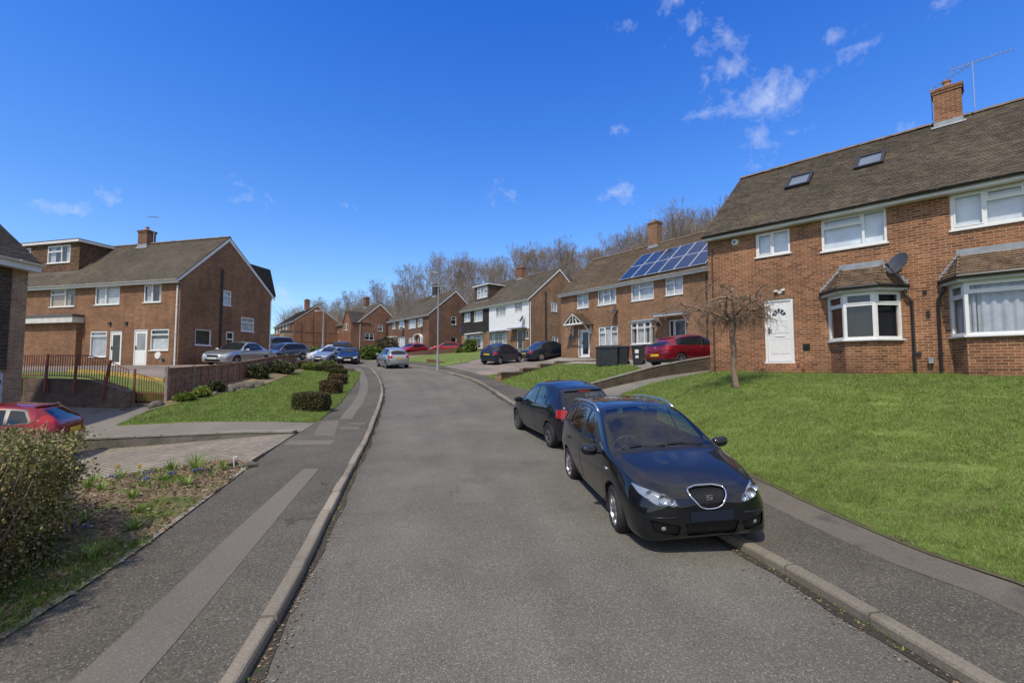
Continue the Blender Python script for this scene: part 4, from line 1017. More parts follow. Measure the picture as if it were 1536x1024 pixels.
# ---- white boarded house -------------------------------------------------------------------------------
dR3 = (.612, -.791); L3 = 12.6; P3 = (1.69 - dR3[0] * L3, 44.73 - dR3[1] * L3)
h = new('house half clad in white boards and half in dark hung tiles', P3, dR3, 3.93, L3, 8.2, 4.85, 3.55, 'brick_r2', 'tile_l1', over=.28)
h.win((.62, 3.55, 1.95, 4.6), (1, 1), (.3, 0), 'net'); h.win((2.75, 3.4, 4.5, 4.62), (1, 1.1, 1), (), 'net'); h.win((7.11, 3.55, 8.8, 4.6), (1, 1, 1), (), 'net', div=(2, 2)); h.win((10.39, 3.75, 11.5, 4.7), (1, 1), (.3, 0), 'net', div=(2, 2))
h.win((1.7, .35, 4.5, 1.9), (1.3, 1), (.25, .25), 'side'); h.win((6.0, .55, 9.0, 1.9), (1, 1, 1, 1), (), 'side', div=(2, 3)); h.dr((10.7, .05, 11.6, 1.95), 'glazed', 'blue_door'); h.win((12.0, 1.0, 12.5, 1.85), (1,), (), 'dark'); h.dr((.75, .05, 1.5, 2.0), 'half', 'blue_door')
h.win((2.9, 3.9, 3.75, 4.85), (1, 1), (), 'net', side='R'); h.win((3.0, .65, 3.85, 1.35), (1, 1), (), 'net', side='R')
h.go(); t = h.t; h.barge(True, .24); h.barge(False)
def clad(h, u0, u1, z0, z1, holes, mat, board=.16, name='cladding'):
    m = MB(); z = z0
    while z < z1 - .01:
        zt = min(z + board, z1); xs = sorted({u0, u1} | {a for o in holes for a in (o[0] - .03, o[2] + .03)}); xs = [x for x in xs if u0 <= x <= u1]
        for a, b_ in zip(xs, xs[1:]):
            mm = (a + b_) / 2
            if any(o[0] - .03 < mm < o[2] + .03 and o[1] - .05 < (z + zt) / 2 < o[3] + .03 for o in holes): continue
            m.add([(a, -.045, z), (b_, -.045, z), (b_, -.02, zt), (a, -.02, zt), (a, -.004, z), (b_, -.004, z), (a, -.004, zt), (b_, -.004, zt)], [(0, 1, 2, 3), (4, 5, 1, 0), (4, 0, 3, 6), (1, 5, 7, 2)])
        z = zt
    m.build(name, M[mat], h.t)
up_holes = [o for o in h.fo if o[1] > 2.5]
clad(h, 5.78, 12.6, 2.0, 4.72, up_holes, 'white_board', .17); clad(h, -.02, 5.76, 2.05, 4.72, up_holes, 'tile_hung_grey', .12, 'tile_hanging')
dish(t, F, 11.9, 2.95, .32, side=1, yaw=-.2); downpipe(t, h.R, .12, -.2, 4.6, 'white', y=-.05); downpipe(t, h.R, 2.1, .3, 5.9, 'black', .055)
m = MB(); m.box((9.9, -.75, 2.02), (12.3, 0, 2.13)); m.build('door_canopy', M['lead'], t)
m = MB(); m.box((6.0, -.5, 1.95), (9.1, 0, 2.05)); m.build('window_canopy', M['lead'], t); m = MB(); m.box((1.3, -.45, 2.0), (4.7, 0, 2.1)); m.build('window_canopy', M['white'], t)
def dormer(h, u0, u1, y0, zt, mat, wins, trim='white', slope_back=True, sideon=True):
    k, _ = h.slope(); z_at = lambda y: h.He + y * k + .05; yb = (zt - h.He) / k if (zt - h.He) / k < h.ap else h.ap + .3
    m = MB(); zb = z_at(y0) - .05
    pl = lambda u, y, z: (u, y0 + y, z)
    wall_mesh(m, u0, u1, zt - .12, [w[0] for w in wins], pl, z0=zb, reveal=.08)
    for x in (u0, u1): m.face([(x, y0, zb), (x, y0, zt - .12), (x, yb, zt - .12)][::1 if x == u1 else -1])
    d = m.build('dormer', M[mat], h.t)
    r = MB(); r.box((u0 - .18, y0 - .22, zt - .118), (u1 + .18, yb + .25, zt + .03)); r.build('dormer_fascia', M[trim], d)
    r = MB(); r.box((u0 - .2, y0 - .24, zt + .033), (u1 + .2, yb + .27, zt + .07)); r.build('dormer_roof', M['felt'], d)
    r = MB(); r.face([(u0 - .1, y0 - .3, z_at(y0 - .3) + .02), (u1 + .1, y0 - .3, z_at(y0 - .3) + .02), (u1 + .1, y0 + .02, z_at(y0) + .04), (u0 - .1, y0 + .02, z_at(y0) + .04)]); r.build('dormer_flashing', M['lead'], d)
    for w, cols, tops, cur in wins: window(h.t, pl, w, cols, tops, cur, .06, y0=.01)
M['felt'] = plain('roofing_felt', (.10, .10, .10), .9, var=.2)
dormer(h, 1.35, 4.35, .95, 7.75, 'tile_hung', [((1.9, 6.25, 4.0, 7.5), (1, 1, 1), (.3, 0, .3), 'net')])
h.chim(6.3, h=1.2, w=.95, dp=.6, mat=M['brick_red'])
m = MB(); [m.lathe([(.0, -.06), (.06, 0), (.0, .06)], 6, lambda q, a=a: (.35 + q[0] + .5 * math.sin(a * 2.1) * .5, -.12 + q[1] - .02, 2.2 + q[2] + a * .11)) for a in range(8)]
m.build('blue_hanging_flowers', M['blue_flower'], t)

# ---- terrace pair with the lamp post before it -----------------------------------------------------------
dR4 = (.625, -.781); L4 = 12.6; P4 = (-10.69 - dR4[0] * L4, 58.99 - dR4[1] * L4)
h = new('brown brick house with a step in its roofline and an arched white porch', P4, dR4, 4.1, L4, 8.0, 4.85, 3.5, 'brick_dk', 'tile_l1')
h.win((1.45, 3.7, 2.6, 4.7), (1, 1), (), 'dark'); h.win((3.53, 3.65, 5.5, 4.75), (1,), (), 'net'); h.win((6.78, 3.4, 8.9, 4.55), (1, 1, 1), (), 'net'); h.win((9.49, 3.45, 10.9, 4.55), (1.4, 1), (), 'net')
h.dr((1.7, .3, 2.9, 2.35), 'panel'); h.win((3.46, .75, 5.7, 2.35), (1, 1.5), (), 'net'); h.win((6.85, .3, 8.8, 2.1), (1, 1.2, 1), (.25, .25, .25), 'side'); h.dr((9.6, .1, 10.5, 2.1), 'glazed', 'blue_door')
h.win((3.3, 3.75, 4.1, 4.85), (1,), (.4,), 'dark', side='R'); h.win((3.3, .95, 4.15, 2.05), (1,), (), 'dark', side='R'); h.go(); t = h.t; h.barge(True, .22)
m = MB()
for k in range(14):
    a0, a1 = PI * k / 14, PI * (k + 1) / 14; f = lambda a, r: (9.9 + 1.15 * r * math.cos(a), 1.95 + .55 * r * math.sin(a))
    q = [f(a0, 1), f(a1, 1), f(a1, .86), f(a0, .86)]; m.prism(q[::-1], lambda p: (p[0], -.35, p[1]), lambda p: (p[0], -.01, p[1]))
m.box((8.75, -.35, 0), (8.92, -.01, 1.95)); m.box((10.88, -.35, 0), (11.05, -.01, 1.95)); m.build('arched_porch', M['white'], t)
k_, n_ = h.slope(); m = MB(); m.prism([(-.3, 4.6), (h.ap, h.He + h.rise + .14), (h.ap, h.He + h.rise - .3), (-.3, 4.2)], lambda p: (5.8, p[0], p[1] + .05), lambda p: (6.0, p[0], p[1] + .09)); m.build('parapet', M['tile_dk'], h.rf)
dish(t, F, 10.9, 3.9, .35, side=1, yaw=-.3); dish(t, F, 5.3, 3.5, .3, side=1, yaw=.4); h.chim(7.2, h=1.6, w=.95, dp=.7, mat=M['tile_dk'])
m = MB(); m.box((.6, -.7, 2.42), (3.2, 0, 2.52)); m.build('door_canopy', M['white'], t)

# ---- house with a front gable wing -----------------------------------------------------------------------
dR5 = (.674, -.739); P5 = (-33.6, 85.5); L5 = 12.0
h = new('orange brick house with small tiled front wing and white corner pipe', P5, dR5, 4.9, L5, 7.4, 4.9, 3.35, 'brick_red', 'tile_l1')
h.win((2.0, 3.6, 3.3, 4.7), (1, 1), (), 'net'); h.win((5.0, 3.6, 7.0, 4.7), (1, 1, 1), (), 'net'); h.win((1.6, .7, 4.0, 2.2), (1, 1, 1), (), 'net'); h.dr((6, .1, 6.9, 2.1), 'half')
h.win((3.3, 3.5, 4.2, 4.6), (1,), (.4,), 'dark', side='R'); h.win((1.0, 1.9, 2.6, 3.0), (1, 1), (.4, .4), 'dark', side='R'); h.go(); t = h.t; h.barge(True, .24)
m = MB(); m.box((8.6, -1.4, -.5), (11.96, .05, 4.9)); m.face([(8.6, -1.4, 4.9), (11.96, -1.4, 4.9), (10.28, -1.4, 6.7)]); w_ = m.build('front_wing', M['brick_red'], t)
m = MB()
for s_ in (-1, 1): e = (10.28 + s_ * 1.85, 4.72); m.add([(e[0], -1.5, e[1]), (e[0], 2.0, e[1]), (10.28, 2.0, 6.78), (10.28, -1.5, 6.78)], [(0, 3, 2, 1) if s_ < 0 else (0, 1, 2, 3)])
m.build('wing_roof', M['tile_dk'], t); window(t, lambda u, y, z: (u, y - 1.42, z), (9.6, 3.5, 10.8, 4.6), (1, 1), (), 'net', y0=-.03, back=.01)
downpipe(t, h.R, .1, 0, 4.6, 'white'); downpipe(t, h.R, 4.9, 0, 6, 'black', .06); h.chim(6.5, h=1.7, w=.95, dp=.7, mat=M['brick_dk'])

# ---- house at the head of the bend, side wall full on -------------------------------------------------------
dR6 = (.606, -.795); L6 = 17.0; P6 = (-37.6 - dR6[0] * L6, 79.0 - dR6[1] * L6)
h = new('red brick house with a wide blank gable wall at the far bend', P6, dR6, 5.3, L6, 7.6, 4.85, 3.0, 'brick_red', 'tile_dk', over=.25)
for u in (1.5, 4.3, 7.5, 10.2): h.win((u, 3.5, u + 1.5, 4.65), (1, 1), (), 'net')
for u in (2.5, 8.2): h.win((u, .7, u + 1.8, 2.1), (1, 1), (), 'net')
h.dr((12.5, .1, 13.4, 2.1), 'panel'); h.go(); t = h.t; h.barge(True, .16)
m = MB(); m.box((13.4, -1.5, -.5), (16.9, .02, 3.1)); m.build('front_wing', M['brick_pale'], t); m = MB(); m.box((13.2, -1.7, 3.1), (17.0, .0, 3.25)); m.build('wing_roof', M['felt'], t)
m = MB(); [m.tube([h.R(u, -.05, -.2), h.R(u, -.05, zt)], .035, 6) for u, zt in ((1.2, 4.9), (3.1, 6.6), (5.2, 6.2))]; m.box((L6 + .0, .1, 3.0), (L6 + .03, 7.5, 3.12)); m.box((L6, .1, 1.3), (L6 + .03, 7.5, 1.4)); m.build('wall_pipes', M['brick_dk'], t)
dish(t, F, 15.2, 4.1, .45, side=1, yaw=-.1, mat='grey_metal'); h.chim(9.5, h=1.9, w=1.0, dp=.8)

# ---- large house behind the railings -----------------------------------------------------------------------
dL1 = (.97, -.241); LL = 18.0; PL = (-19.19 - dL1[0] * LL, 26.41 - dL1[1] * LL)
h = new('brown brick house with big tile hung roof dormer behind the timber fence', PL, dL1, 2.24, LL, 7.0, 4.9, 3.35, 'brick_l1', 'tile_l1', apex=3.2, over=.28, fdepth=.17)
S5 = 5.0
h.win((2.63 + S5, 3.65, 4.75 + S5, 4.75), (1.5, 1), (.3, .0), 'board'); h.win((6.41 + S5, 3.66, 8.4 + S5, 4.75), (1, 1.3), (), 'net'); h.win((10.25 + S5, 3.68, 11.58 + S5, 4.75), (1, 1.1), (), 'side')
h.win((6.18 + S5, .5, 7.56 + S5, 2.06), (1,), (.2,), 'drape'); h.dr((7.8 + S5, -.03, 8.72 + S5, 2.04), 'glazed'); h.dr((9.67 + S5, -.1, 10.68 + S5, 2.1), 'half'); h.win((10.9 + S5, .85, 12.28 + S5, 2.1), (1,), (.28,), 'half')
h.win((1.04, 1.2, 2.14, 2.15), (1,), (), 'dark', side='R'); h.win((2.9, 3.85, 3.54, 4.82), (1,), (.4,), 'net', side='R'); h.win((3.23, .9, 3.84, 2.18), (1,), (.4,), 'dark', side='R'); h.win((4.37, 2.3, 5.5, 3.25), (1,), (.4,), 'net', side='R')
h.go(); t = h.t; h.barge(True, .26); L1 = h
downpipe(t, F, LL - .15, -.3, 4.6, 'white', .045); downpipe(t, h.R, 6.9, -.3, 4.6, 'white', .045); downpipe(t, h.R, 2.75, .4, 6.1, 'black', .07)
dormer(h, -.5, 3.45 + S5, .95, 8.15, 'tile_dormer', [((.57 + S5, 6.75, 2.63 + S5, 7.92), (1.6, 1), (.35, 0), 'side'), ((-2.7 + S5, 6.85, -1.0 + S5, 7.92), (1, 1), (), 'side')])
h.chim(11.1, h=.95, w=.78, dp=.62, mat=M['brick_dk']); aerial(t, (11.7, h.ap, h.He + h.rise + .1), 1.8, math.radians(175), .9, 8)
m = MB(); wall_mesh(m, -.5, 5.5 + S5, 2.62, [], lambda u, y, z: (u, y - .3, z)); m.face([(5.5 + S5, -.3, -.6), (5.5 + S5, 0, -.6), (5.5 + S5, 0, 2.62), (5.5 + S5, -.3, 2.62)]); e_ = m.build('extension', M['brick_l1'], t)
m = MB(); m.box((-.6, -.62, 2.58), (5.62 + S5, 0, 2.92)); m.build('extension_fascia', M['cream'], e_); m = MB(); m.box((-.6, -.66, 2.925), (5.66 + S5, -.001, 3.08)); m.build('extension_roof', M['felt'], e_)
m = MB(); m.lathe([(.0, .05), (.2, .045), (.22, 0)], 18, lambda q: (11.55 + S5 + q[0], -q[2], .55 + q[1])); m.build('vent_cover', M['white'], t)
m = MB(); m.lathe([(.0, .05), (.1, .04), (.14, 0)], 14, lambda q: (11.95 + S5 + q[0], -q[2], .3 + q[1])); m.build('flue_outlet', M['black'], t)
m = MB(); [m.box((u + S5, -.1, 2.42), (u + S5 + .16, 0, 2.56)) for u in (7.7, 9.0)]; m.build('wall_lamp', M['black'], t)
# rear dormer showing past the gable
k = h.rise / (h.D - h.ap); m = MB(); m.prism([(h.D - .2, 5.0), (h.ap + 1.1, 7.05), (h.D + .1, 7.0), (h.D + .75, 5.1)], lambda p: (LL - 2.5, p[0], p[1]), lambda p: (LL - .25, p[0], p[1])); m.build('rear_dormer', M['tile_dk'], t)

# ---- nearest house at the far side, only its corner in frame ------------------------------------------------
dL0 = (-.04, .9992); P0 = (-15.08 + .04 * 8, 14.2 - .9992 * 8)
h = new('dark tile hung house corner with brick pier and pale garage door', P0, dL0, -.1, 8.0, 7.0, 5.35, 3.6, 'brick_pale', 'tile_dk', over=.35, fdepth=.22, fine=True)
h.fo.append((4.9, 0.0, 7.48, 2.05)); h.go(); t = h.t
clad(h, 0, 7.5, 2.12, 5.2, [], 'tile_hung', .115, 'tile_hanging')
m = MB(); m.box((4.9, .04, 0), (7.48, .09, 2.05)); [m.box((4.9, .028, .1 + .32 * i), (7.48, .045, .36 + .32 * i)) for i in range(6)]; gd = m.build('garage_door', M['pale_blue'], t)
m = MB(); m.box((7.15, .0, 1.72), (7.4, .03, 1.8)); m.build('handle', M['black'], gd)
# ---------------------------------------------------------------- cars
def pchip(pts):
    xs = [p[0] for p in pts]; ys = [p[1] for p in pts]; n = len(xs)
    h = [xs[i + 1] - xs[i] for i in range(n - 1)]; dl = [(ys[i + 1] - ys[i]) / h[i] for i in range(n - 1)]; d = [dl[0]] + [0] * (n - 2) + [dl[-1]]
    for i in range(1, n - 1):
        if dl[i - 1] * dl[i] > 0:
            w1, w2 = 2 * h[i] + h[i - 1], h[i] + 2 * h[i - 1]; d[i] = (w1 + w2) / (w1 / dl[i - 1] + w2 / dl[i])
    def f(x):
        if x <= xs[0]: return ys[0]
        if x >= xs[-1]: return ys[-1]
        i = 0
        while x > xs[i + 1]: i += 1
        t = (x - xs[i]) / h[i]; t2, t3 = t * t, t ** 3
        return ys[i] * (2 * t3 - 3 * t2 + 1) + h[i] * d[i] * (t3 - 2 * t2 + t) + ys[i + 1] * (-2 * t3 + 3 * t2) + h[i] * d[i + 1] * (t3 - t2)
    return f

M['car_glass'] = glass('car_glass', (.62, .70, .74), .85, refl=1.1)
M['car_glass_dark'] = simple_gloss('dark_car_glass', (.016, .018, .021), .04, .4)
M['lamp_red'] = simple_gloss('red_lamp', (.34, .018, .025), .12, .6)
M['lamp_white'] = simple_gloss('clear_lamp', (.42, .45, .48), .08, .6)
M['lamp_dim'] = simple_gloss('fog_lamp_glass', (.2, .2, .2), .1, .6)
M['lamp_lens'] = glass('lamp_lens', (.95, .97, 1.0), .92)
M['plate_yellow'] = simple_gloss('yellow_plate', (.62, .42, .03), .35)
M['plate_white'] = simple_gloss('white_plate', (.6, .6, .57), .35)
M['plate_blur'] = simple_gloss('dark_plate', (.009, .015, .030), .35)
M['interior'] = plain('car_interior', (.06, .06, .063), .8, var=.3)
M['alloy'] = plain('alloy_wheel', (.42, .42, .43), .28, .85, var=.12)
M['alloy_dark'] = plain('dirty_wheel', (.13, .13, .135), .45, .6, var=.3)
M['trim_black'] = plain('black_trim', (.012, .012, .013), .3, var=.2)
M['chrome_lamp'] = plain('lamp_reflector', (.75, .77, .8), .1, 1.0, var=.03)

class Car:
    """body lofted from section curves; windows, lamps, doors and panels are cut out of that skin as parts of their own.
    s runs from the front bumper (0) to the tail (L); local x forward, y to the car's left, z up"""
    def __init__(c, sp):
        c.sp = sp; c.L = sp['L']; c.cur = {k: pchip(sp[k]) for k in ('zb', 'wb', 'zm', 'wm', 'zs', 'ws', 'ze', 'we', 'zr')}
        c.res = sp.get('res', (90, 5)); c.make()
    def section(c, s):
        q = {k: f(s) for k, f in c.cur.items()}
        P = [(0, q['zb'] + .0), (q['wb'] * .8, q['zb']), (q['wb'] * .97, q['zb'] + .012), (q['wb'] + (q['wm'] - q['wb']) * .35, q['zb'] + (q['zm'] - q['zb']) * .3), (q['wm'], q['zm']), ((q['wm'] + q['ws']) / 2 + .012, (q['zm'] + q['zs']) / 2 + .01),
             (q['ws'], q['zs']), (q['ws'] + (q['we'] - q['ws']) * .5 + .012, q['zs'] + (q['ze'] - q['zs']) * .5), (q['we'], q['ze']), (q['we'] * .86, q['ze'] + (q['zr'] - q['ze']) * .48), (q['we'] * .5, q['zr'] - (q['zr'] - q['ze']) * .14), (0, q['zr'])]
        out = []; n = c.res[1]
        for i in range(len(P) - 1):
            a = P[max(i - 1, 0)] if i else (-P[1][0], P[1][1]); b, d = P[i], P[i + 1]; e = P[i + 2] if i + 2 < len(P) else (-P[-2][0], P[-2][1])
            for k in range(n):
                t = k / n; tm = .42
                m1 = [(d[j] - a[j]) * tm for j in (0, 1)]; m2 = [(e[j] - b[j]) * tm for j in (0, 1)]
                lim = math.hypot(d[0] - b[0], d[1] - b[1]) * 1.1
                for mm in (m1, m2):
                    l = math.hypot(*mm)
                    if l > lim: mm[0] *= lim / l; mm[1] *= lim / l
                t2, t3 = t * t, t ** 3
                out.append(tuple(b[j] * (2 * t3 - 3 * t2 + 1) + m1[j] * (t3 - 2 * t2 + t) + d[j] * (-2 * t3 + 3 * t2) + m2[j] * (t3 - t2) for j in (0, 1)))
        out.append(P[-1]); return out
    def make(c):
        N = c.res[0]; L = c.L; ss = []
        for i in range(N + 1):
            t = i / N; ss.append(L * (t + .0 - .9 * math.sin(2 * PI * t) / (2 * PI)) if c.sp.get('cosx', True) else L * t)
        bm = bmesh.new(); rows = []
        for s in ss:
            half = c.section(s); x = L / 2 - s
            loop = [(y, z) for y, z in half] + [(-y, z) for y, z in reversed(half[1:-1])]
            rows.append([bm.verts.new((x, y, z)) for y, z in loop])
        K = len(rows[0])
        for a, b in zip(rows, rows[1:]):
            for k in range(K):
                k2 = (k + 1) % K
                try: bm.faces.new((a[k], a[k2], b[k2], b[k]))
                except ValueError: pass
        for r, flip in ((rows[0], 0), (rows[-1], 1)):
            m = K // 2
            for k in range(m):     # ladder fill of the end caps
                vs = [r[k], r[(k + 1) % K], r[(K - k - 1) % K], r[(K - k) % K]]
                vs2 = []
                for v in vs:
                    if v not in vs2: vs2.append(v)
                if len(vs2) >= 3:
                    try: bm.faces.new(vs2)
                    except ValueError: pass
        bmesh.ops.recalc_face_normals(bm, faces=bm.faces); bm.normal_update()
        c.bm = bm; c.bvh = BVHTree.FromBMesh(bm)
    # projections -------------------------------------------------
    AX = {'side': (0, 2), 'front': (1, 2), 'rear': (1, 2), 'top': (0, 1)}
    def ok(c, f, axis, sg):
        n = f.normal; ce = f.calc_center_median()
        if axis == 'side': return n.y * sg > .12 and ce.y * sg > .1
        if axis == 'front': return n.x > .06 and ce.x > c.sp.get('fx', .3)
        if axis == 'rear': return n.x < -.05 and ce.x < -c.sp.get('rx', .3)
        return n.z > .08 and ce.z > .4
    def S(c, poly): return [(c.L / 2 - s, z) for s, z in poly]
    def cut(c, poly, axis, sg=1, extra=None):
        """faces of the skin inside the outline, after slicing the skin along it"""
        a, b = c.AX[axis]; bm = c.bm; xs = [p[0] for p in poly]; ys = [p[1] for p in poly]; lo = (min(xs) - .02, min(ys) - .02); hi = (max(xs) + .02, max(ys) + .02)
        n = len(poly); cand = set()
        for f in bm.faces:
            cs = [v.co for v in f.verts]
            if max(v[a] for v in cs) < lo[0] or min(v[a] for v in cs) > hi[0] or max(v[b] for v in cs) < lo[1] or min(v[b] for v in cs) > hi[1]: continue
            if c.ok(f, axis, sg): cand.add(f)
        for i in range(n):
            p, q = poly[i], poly[(i + 1) % n]; d = (q[0] - p[0], q[1] - p[1]); l = math.hypot(*d)
            if l < 1e-5: continue
            pl = [0, 0, 0]; co = [0, 0, 0]; pl[a], pl[b] = -d[1] / l, d[0] / l; co[a], co[b] = p
            e0 = (min(p[0], q[0]) - .004, min(p[1], q[1]) - .004); e1 = (max(p[0], q[0]) + .004, max(p[1], q[1]) + .004)
            fs = []
            for f in cand:
                cs = [v.co for v in f.verts]
                if max(v[a] for v in cs) < e0[0] or min(v[a] for v in cs) > e1[0] or max(v[b] for v in cs) < e0[1] or min(v[b] for v in cs) > e1[1]: continue
                fs.append(f)
            if not fs: continue
            geom = list({v for f in fs for v in f.verts}) + list({e for f in fs for e in f.edges}) + fs
            r = bmesh.ops.bisect_plane(bm, geom=geom, dist=1e-5, plane_co=co, plane_no=pl)
            cand = {f for f in cand if f.is_valid} | {x for x in r['geom'] if isinstance(x, bmesh.types.BMFace)}
        for f in cand: f.normal_update()
        out = []
        for f in cand:
            ce = f.calc_center_median()
            if lo[0] < ce[a] < hi[0] and lo[1] < ce[b] < hi[1] and c.ok(f, axis, sg) and inside(poly, ce[a], ce[b]) and (extra is None or extra(ce, f.normal)): out.append(f)
        return out
    def paint(c, poly, axis, mi, sg=1, extra=None):
        for f in c.cut(poly, axis, sg, extra): f.material_index = mi
    def take(c, poly, axis, sg=1, extra=None, inset=0.0, ring=0.0):
        """remove the faces inside the outline and hand them back as vertices and faces"""
        fs = c.cut(poly, axis, sg, extra)
        if not fs: return None
        idx = {}; V = []; F = []; Mi = []
        vn = {}
        for f in fs:
            for v in f.verts: vn.setdefault(v, Vector()); vn[v] += f.normal * f.calc_area()
        for f in fs:
            t = []
            for v in f.verts:
                if v not in idx:
                    nn = vn[v]; nn = nn.normalized() if nn.length > 1e-9 else Vector((0, 0, 0)); idx[v] = len(V); V.append(tuple(v.co - nn * inset))
                t.append(idx[v])
            F.append(tuple(t)); Mi.append(f.material_index)
        bmesh.ops.delete(c.bm, geom=fs, context='FACES'); return V, F, Mi
    def part(c, name, got, mats, parent, smooth=True):
        if not got: return None
        V, F, Mi = got; me = bpy.data.meshes.new(name); me.from_pydata(V, [], F)
        if isinstance(mats, list): me.polygons.foreach_set('material_index', Mi)
        return finish(me, name, mats, parent, smooth, auto=38)
    def hit(c, p, axis, sg=1, off=0.0):
        a, b = c.AX[axis]; o = [0, 0, 0]; o[a], o[b] = p
        d = Vector({'side': (0, -sg, 0), 'front': (-1, 0, 0), 'rear': (1, 0, 0), 'top': (0, 0, -1)}[axis]); o = Vector(o) - d * 6
        r = c.bvh.ray_cast(o, d)
        if r[0] is None: return None
        return r[0] + r[1] * off
    def line(c, mb, pts, axis, sg=1, r=.004, off=0.0, closed=False, step=.05, n=5):
        P = []
        pts = list(pts) + ([pts[0]] if closed else [])
        for p, q in zip(pts, pts[1:]):
            k = max(1, int(math.hypot(q[0] - p[0], q[1] - p[1]) / step))
            for i in range(k): P.append((p[0] + (q[0] - p[0]) * i / k, p[1] + (q[1] - p[1]) * i / k))
        P.append(pts[-1]); H = [c.hit(p, axis, sg, off) for p in P]; H = [x for x in H if x is not None]
        H2 = []
        for x in H:
            if not H2 or (x - H2[-1]).length > 1e-4: H2.append(x)
        if len(H2) > 1: mb.tube(H2, r, n)

def arc(cx, cz, r, a0, a1, n): return [(cx + r * math.cos(math.radians(a0 + (a1 - a0) * i / n)), cz + r * math.sin(math.radians(a0 + (a1 - a0) * i / n))) for i in range(n + 1)]
def rounded(poly, r=.04, n=3):
    out = []; N = len(poly)
    for i in range(N):
        p0, p, p1 = Vector(poly[i - 1]), Vector(poly[i]), Vector(poly[(i + 1) % N]); a = (p0 - p); b = (p1 - p); ra = min(r, a.length * .45); rb = min(r, b.length * .45)
        s, e = p + a.normalized() * ra, p + b.normalized() * rb
        for k in range(n + 1): t = k / n; out.append(tuple(s * (1 - t) ** 2 + p * 2 * t * (1 - t) + e * t * t))
    return out

def wheel(par, x, y, z, R, side, style='five', mat='alloy', steer=0.0, W=.2, detail=True):
    cs, sn = math.cos(steer), math.sin(steer)
    def T(q):   # lathe axis z -> outward y
        px, py, pz = q[0], q[2] * side, q[1]; return (x + px * cs - py * sn, y + px * sn + py * cs, z + pz)
    w = W / 2; t = MB(); r = R * .66
    t.lathe([(r * .97, -w * .92), (R * .90, -w), (R * .975, -w * .8), (R, -w * .55), (R, -w * .12), (R - .008, -w * .1), (R - .008, w * -.02), (R, 0), (R, w * .55), (R * .975, w * .8), (R * .9, w), (r * 1.02, w * .93), (r, w * .8), (r * .97, w * .3)], 36 if detail else 22, T)
    wl = t.build('wheel', M['rubber'], par, auto=40)
    m = MB(); m.lathe([(r * 1.02, w * .9), (r * .985, w * .86), (r * .95, w * .55), (r * .93, -w * .5)], 32 if detail else 20, T)
    if style in ('five', 'twin', 'seven'):
        k = {'five': 5, 'twin': 6, 'seven': 7}[style]
        for i in range(k):
            a = 2 * PI * i / k + .3
            for da in ((-.16, .16) if style == 'twin' else (0,)):
                c0, c1 = math.cos(a + da * .3), math.sin(a + da * .3); e0, e1 = math.cos(a + da), math.sin(a + da); wd0, wd1 = (.032, .024) if style != 'twin' else (.02, .018)
                if style == 'five': wd0, wd1 = R * .17, R * .12
                pts = []
                for (rr, ca, sa, wd, h0) in ((r * .12, c0, c1, wd0, w * .62), (r * .97, e0, e1, wd1, w * .80)):
                    pts += [(rr * ca - sa * wd, rr * sa + ca * wd, h0), (rr * ca + sa * wd, rr * sa - ca * wd, h0), (rr * ca + sa * wd * 1.1, rr * sa - ca * wd * 1.1, h0 - .035), (rr * ca - sa * wd * 1.1, rr * sa + ca * wd * 1.1, h0 - .035)]
                m.add([T(p) for p in pts], [(0, 1, 5, 4), (1, 2, 6, 5), (3, 0, 4, 7), (2, 3, 7, 6)])
        m.lathe([(0, w * .7), (r * .16, w * .69), (r * .2, w * .6), (r * .2, w * .3)], 14, T)
    else:
        m.lathe([(0, w * .72), (r * .3, w * .7), (r * .42, w * .55), (r * .72, w * .62), (r * .9, w * .84), (r * .96, w * .8)], 24, T)
        for i in range(9): a = 2 * PI * i / 9; m.add([T((r * rr * math.cos(a + da), r * rr * math.sin(a + da), w * hh)) for rr, da, hh in ((.5, -.09, .64), (.5, .09, .64), (.78, .07, .76), (.78, -.07, .76))], [(0, 1, 2, 3)])
    m.build('rim', M[mat], wl, auto=35)
    b = MB(); b.lathe([(0, -w * .2), (r * .62, -w * .2), (r * .92, -w * .35)], 20, T); b.build('brake_disc', M['alloy_dark' if detail else 'dark'], wl)
    return wl

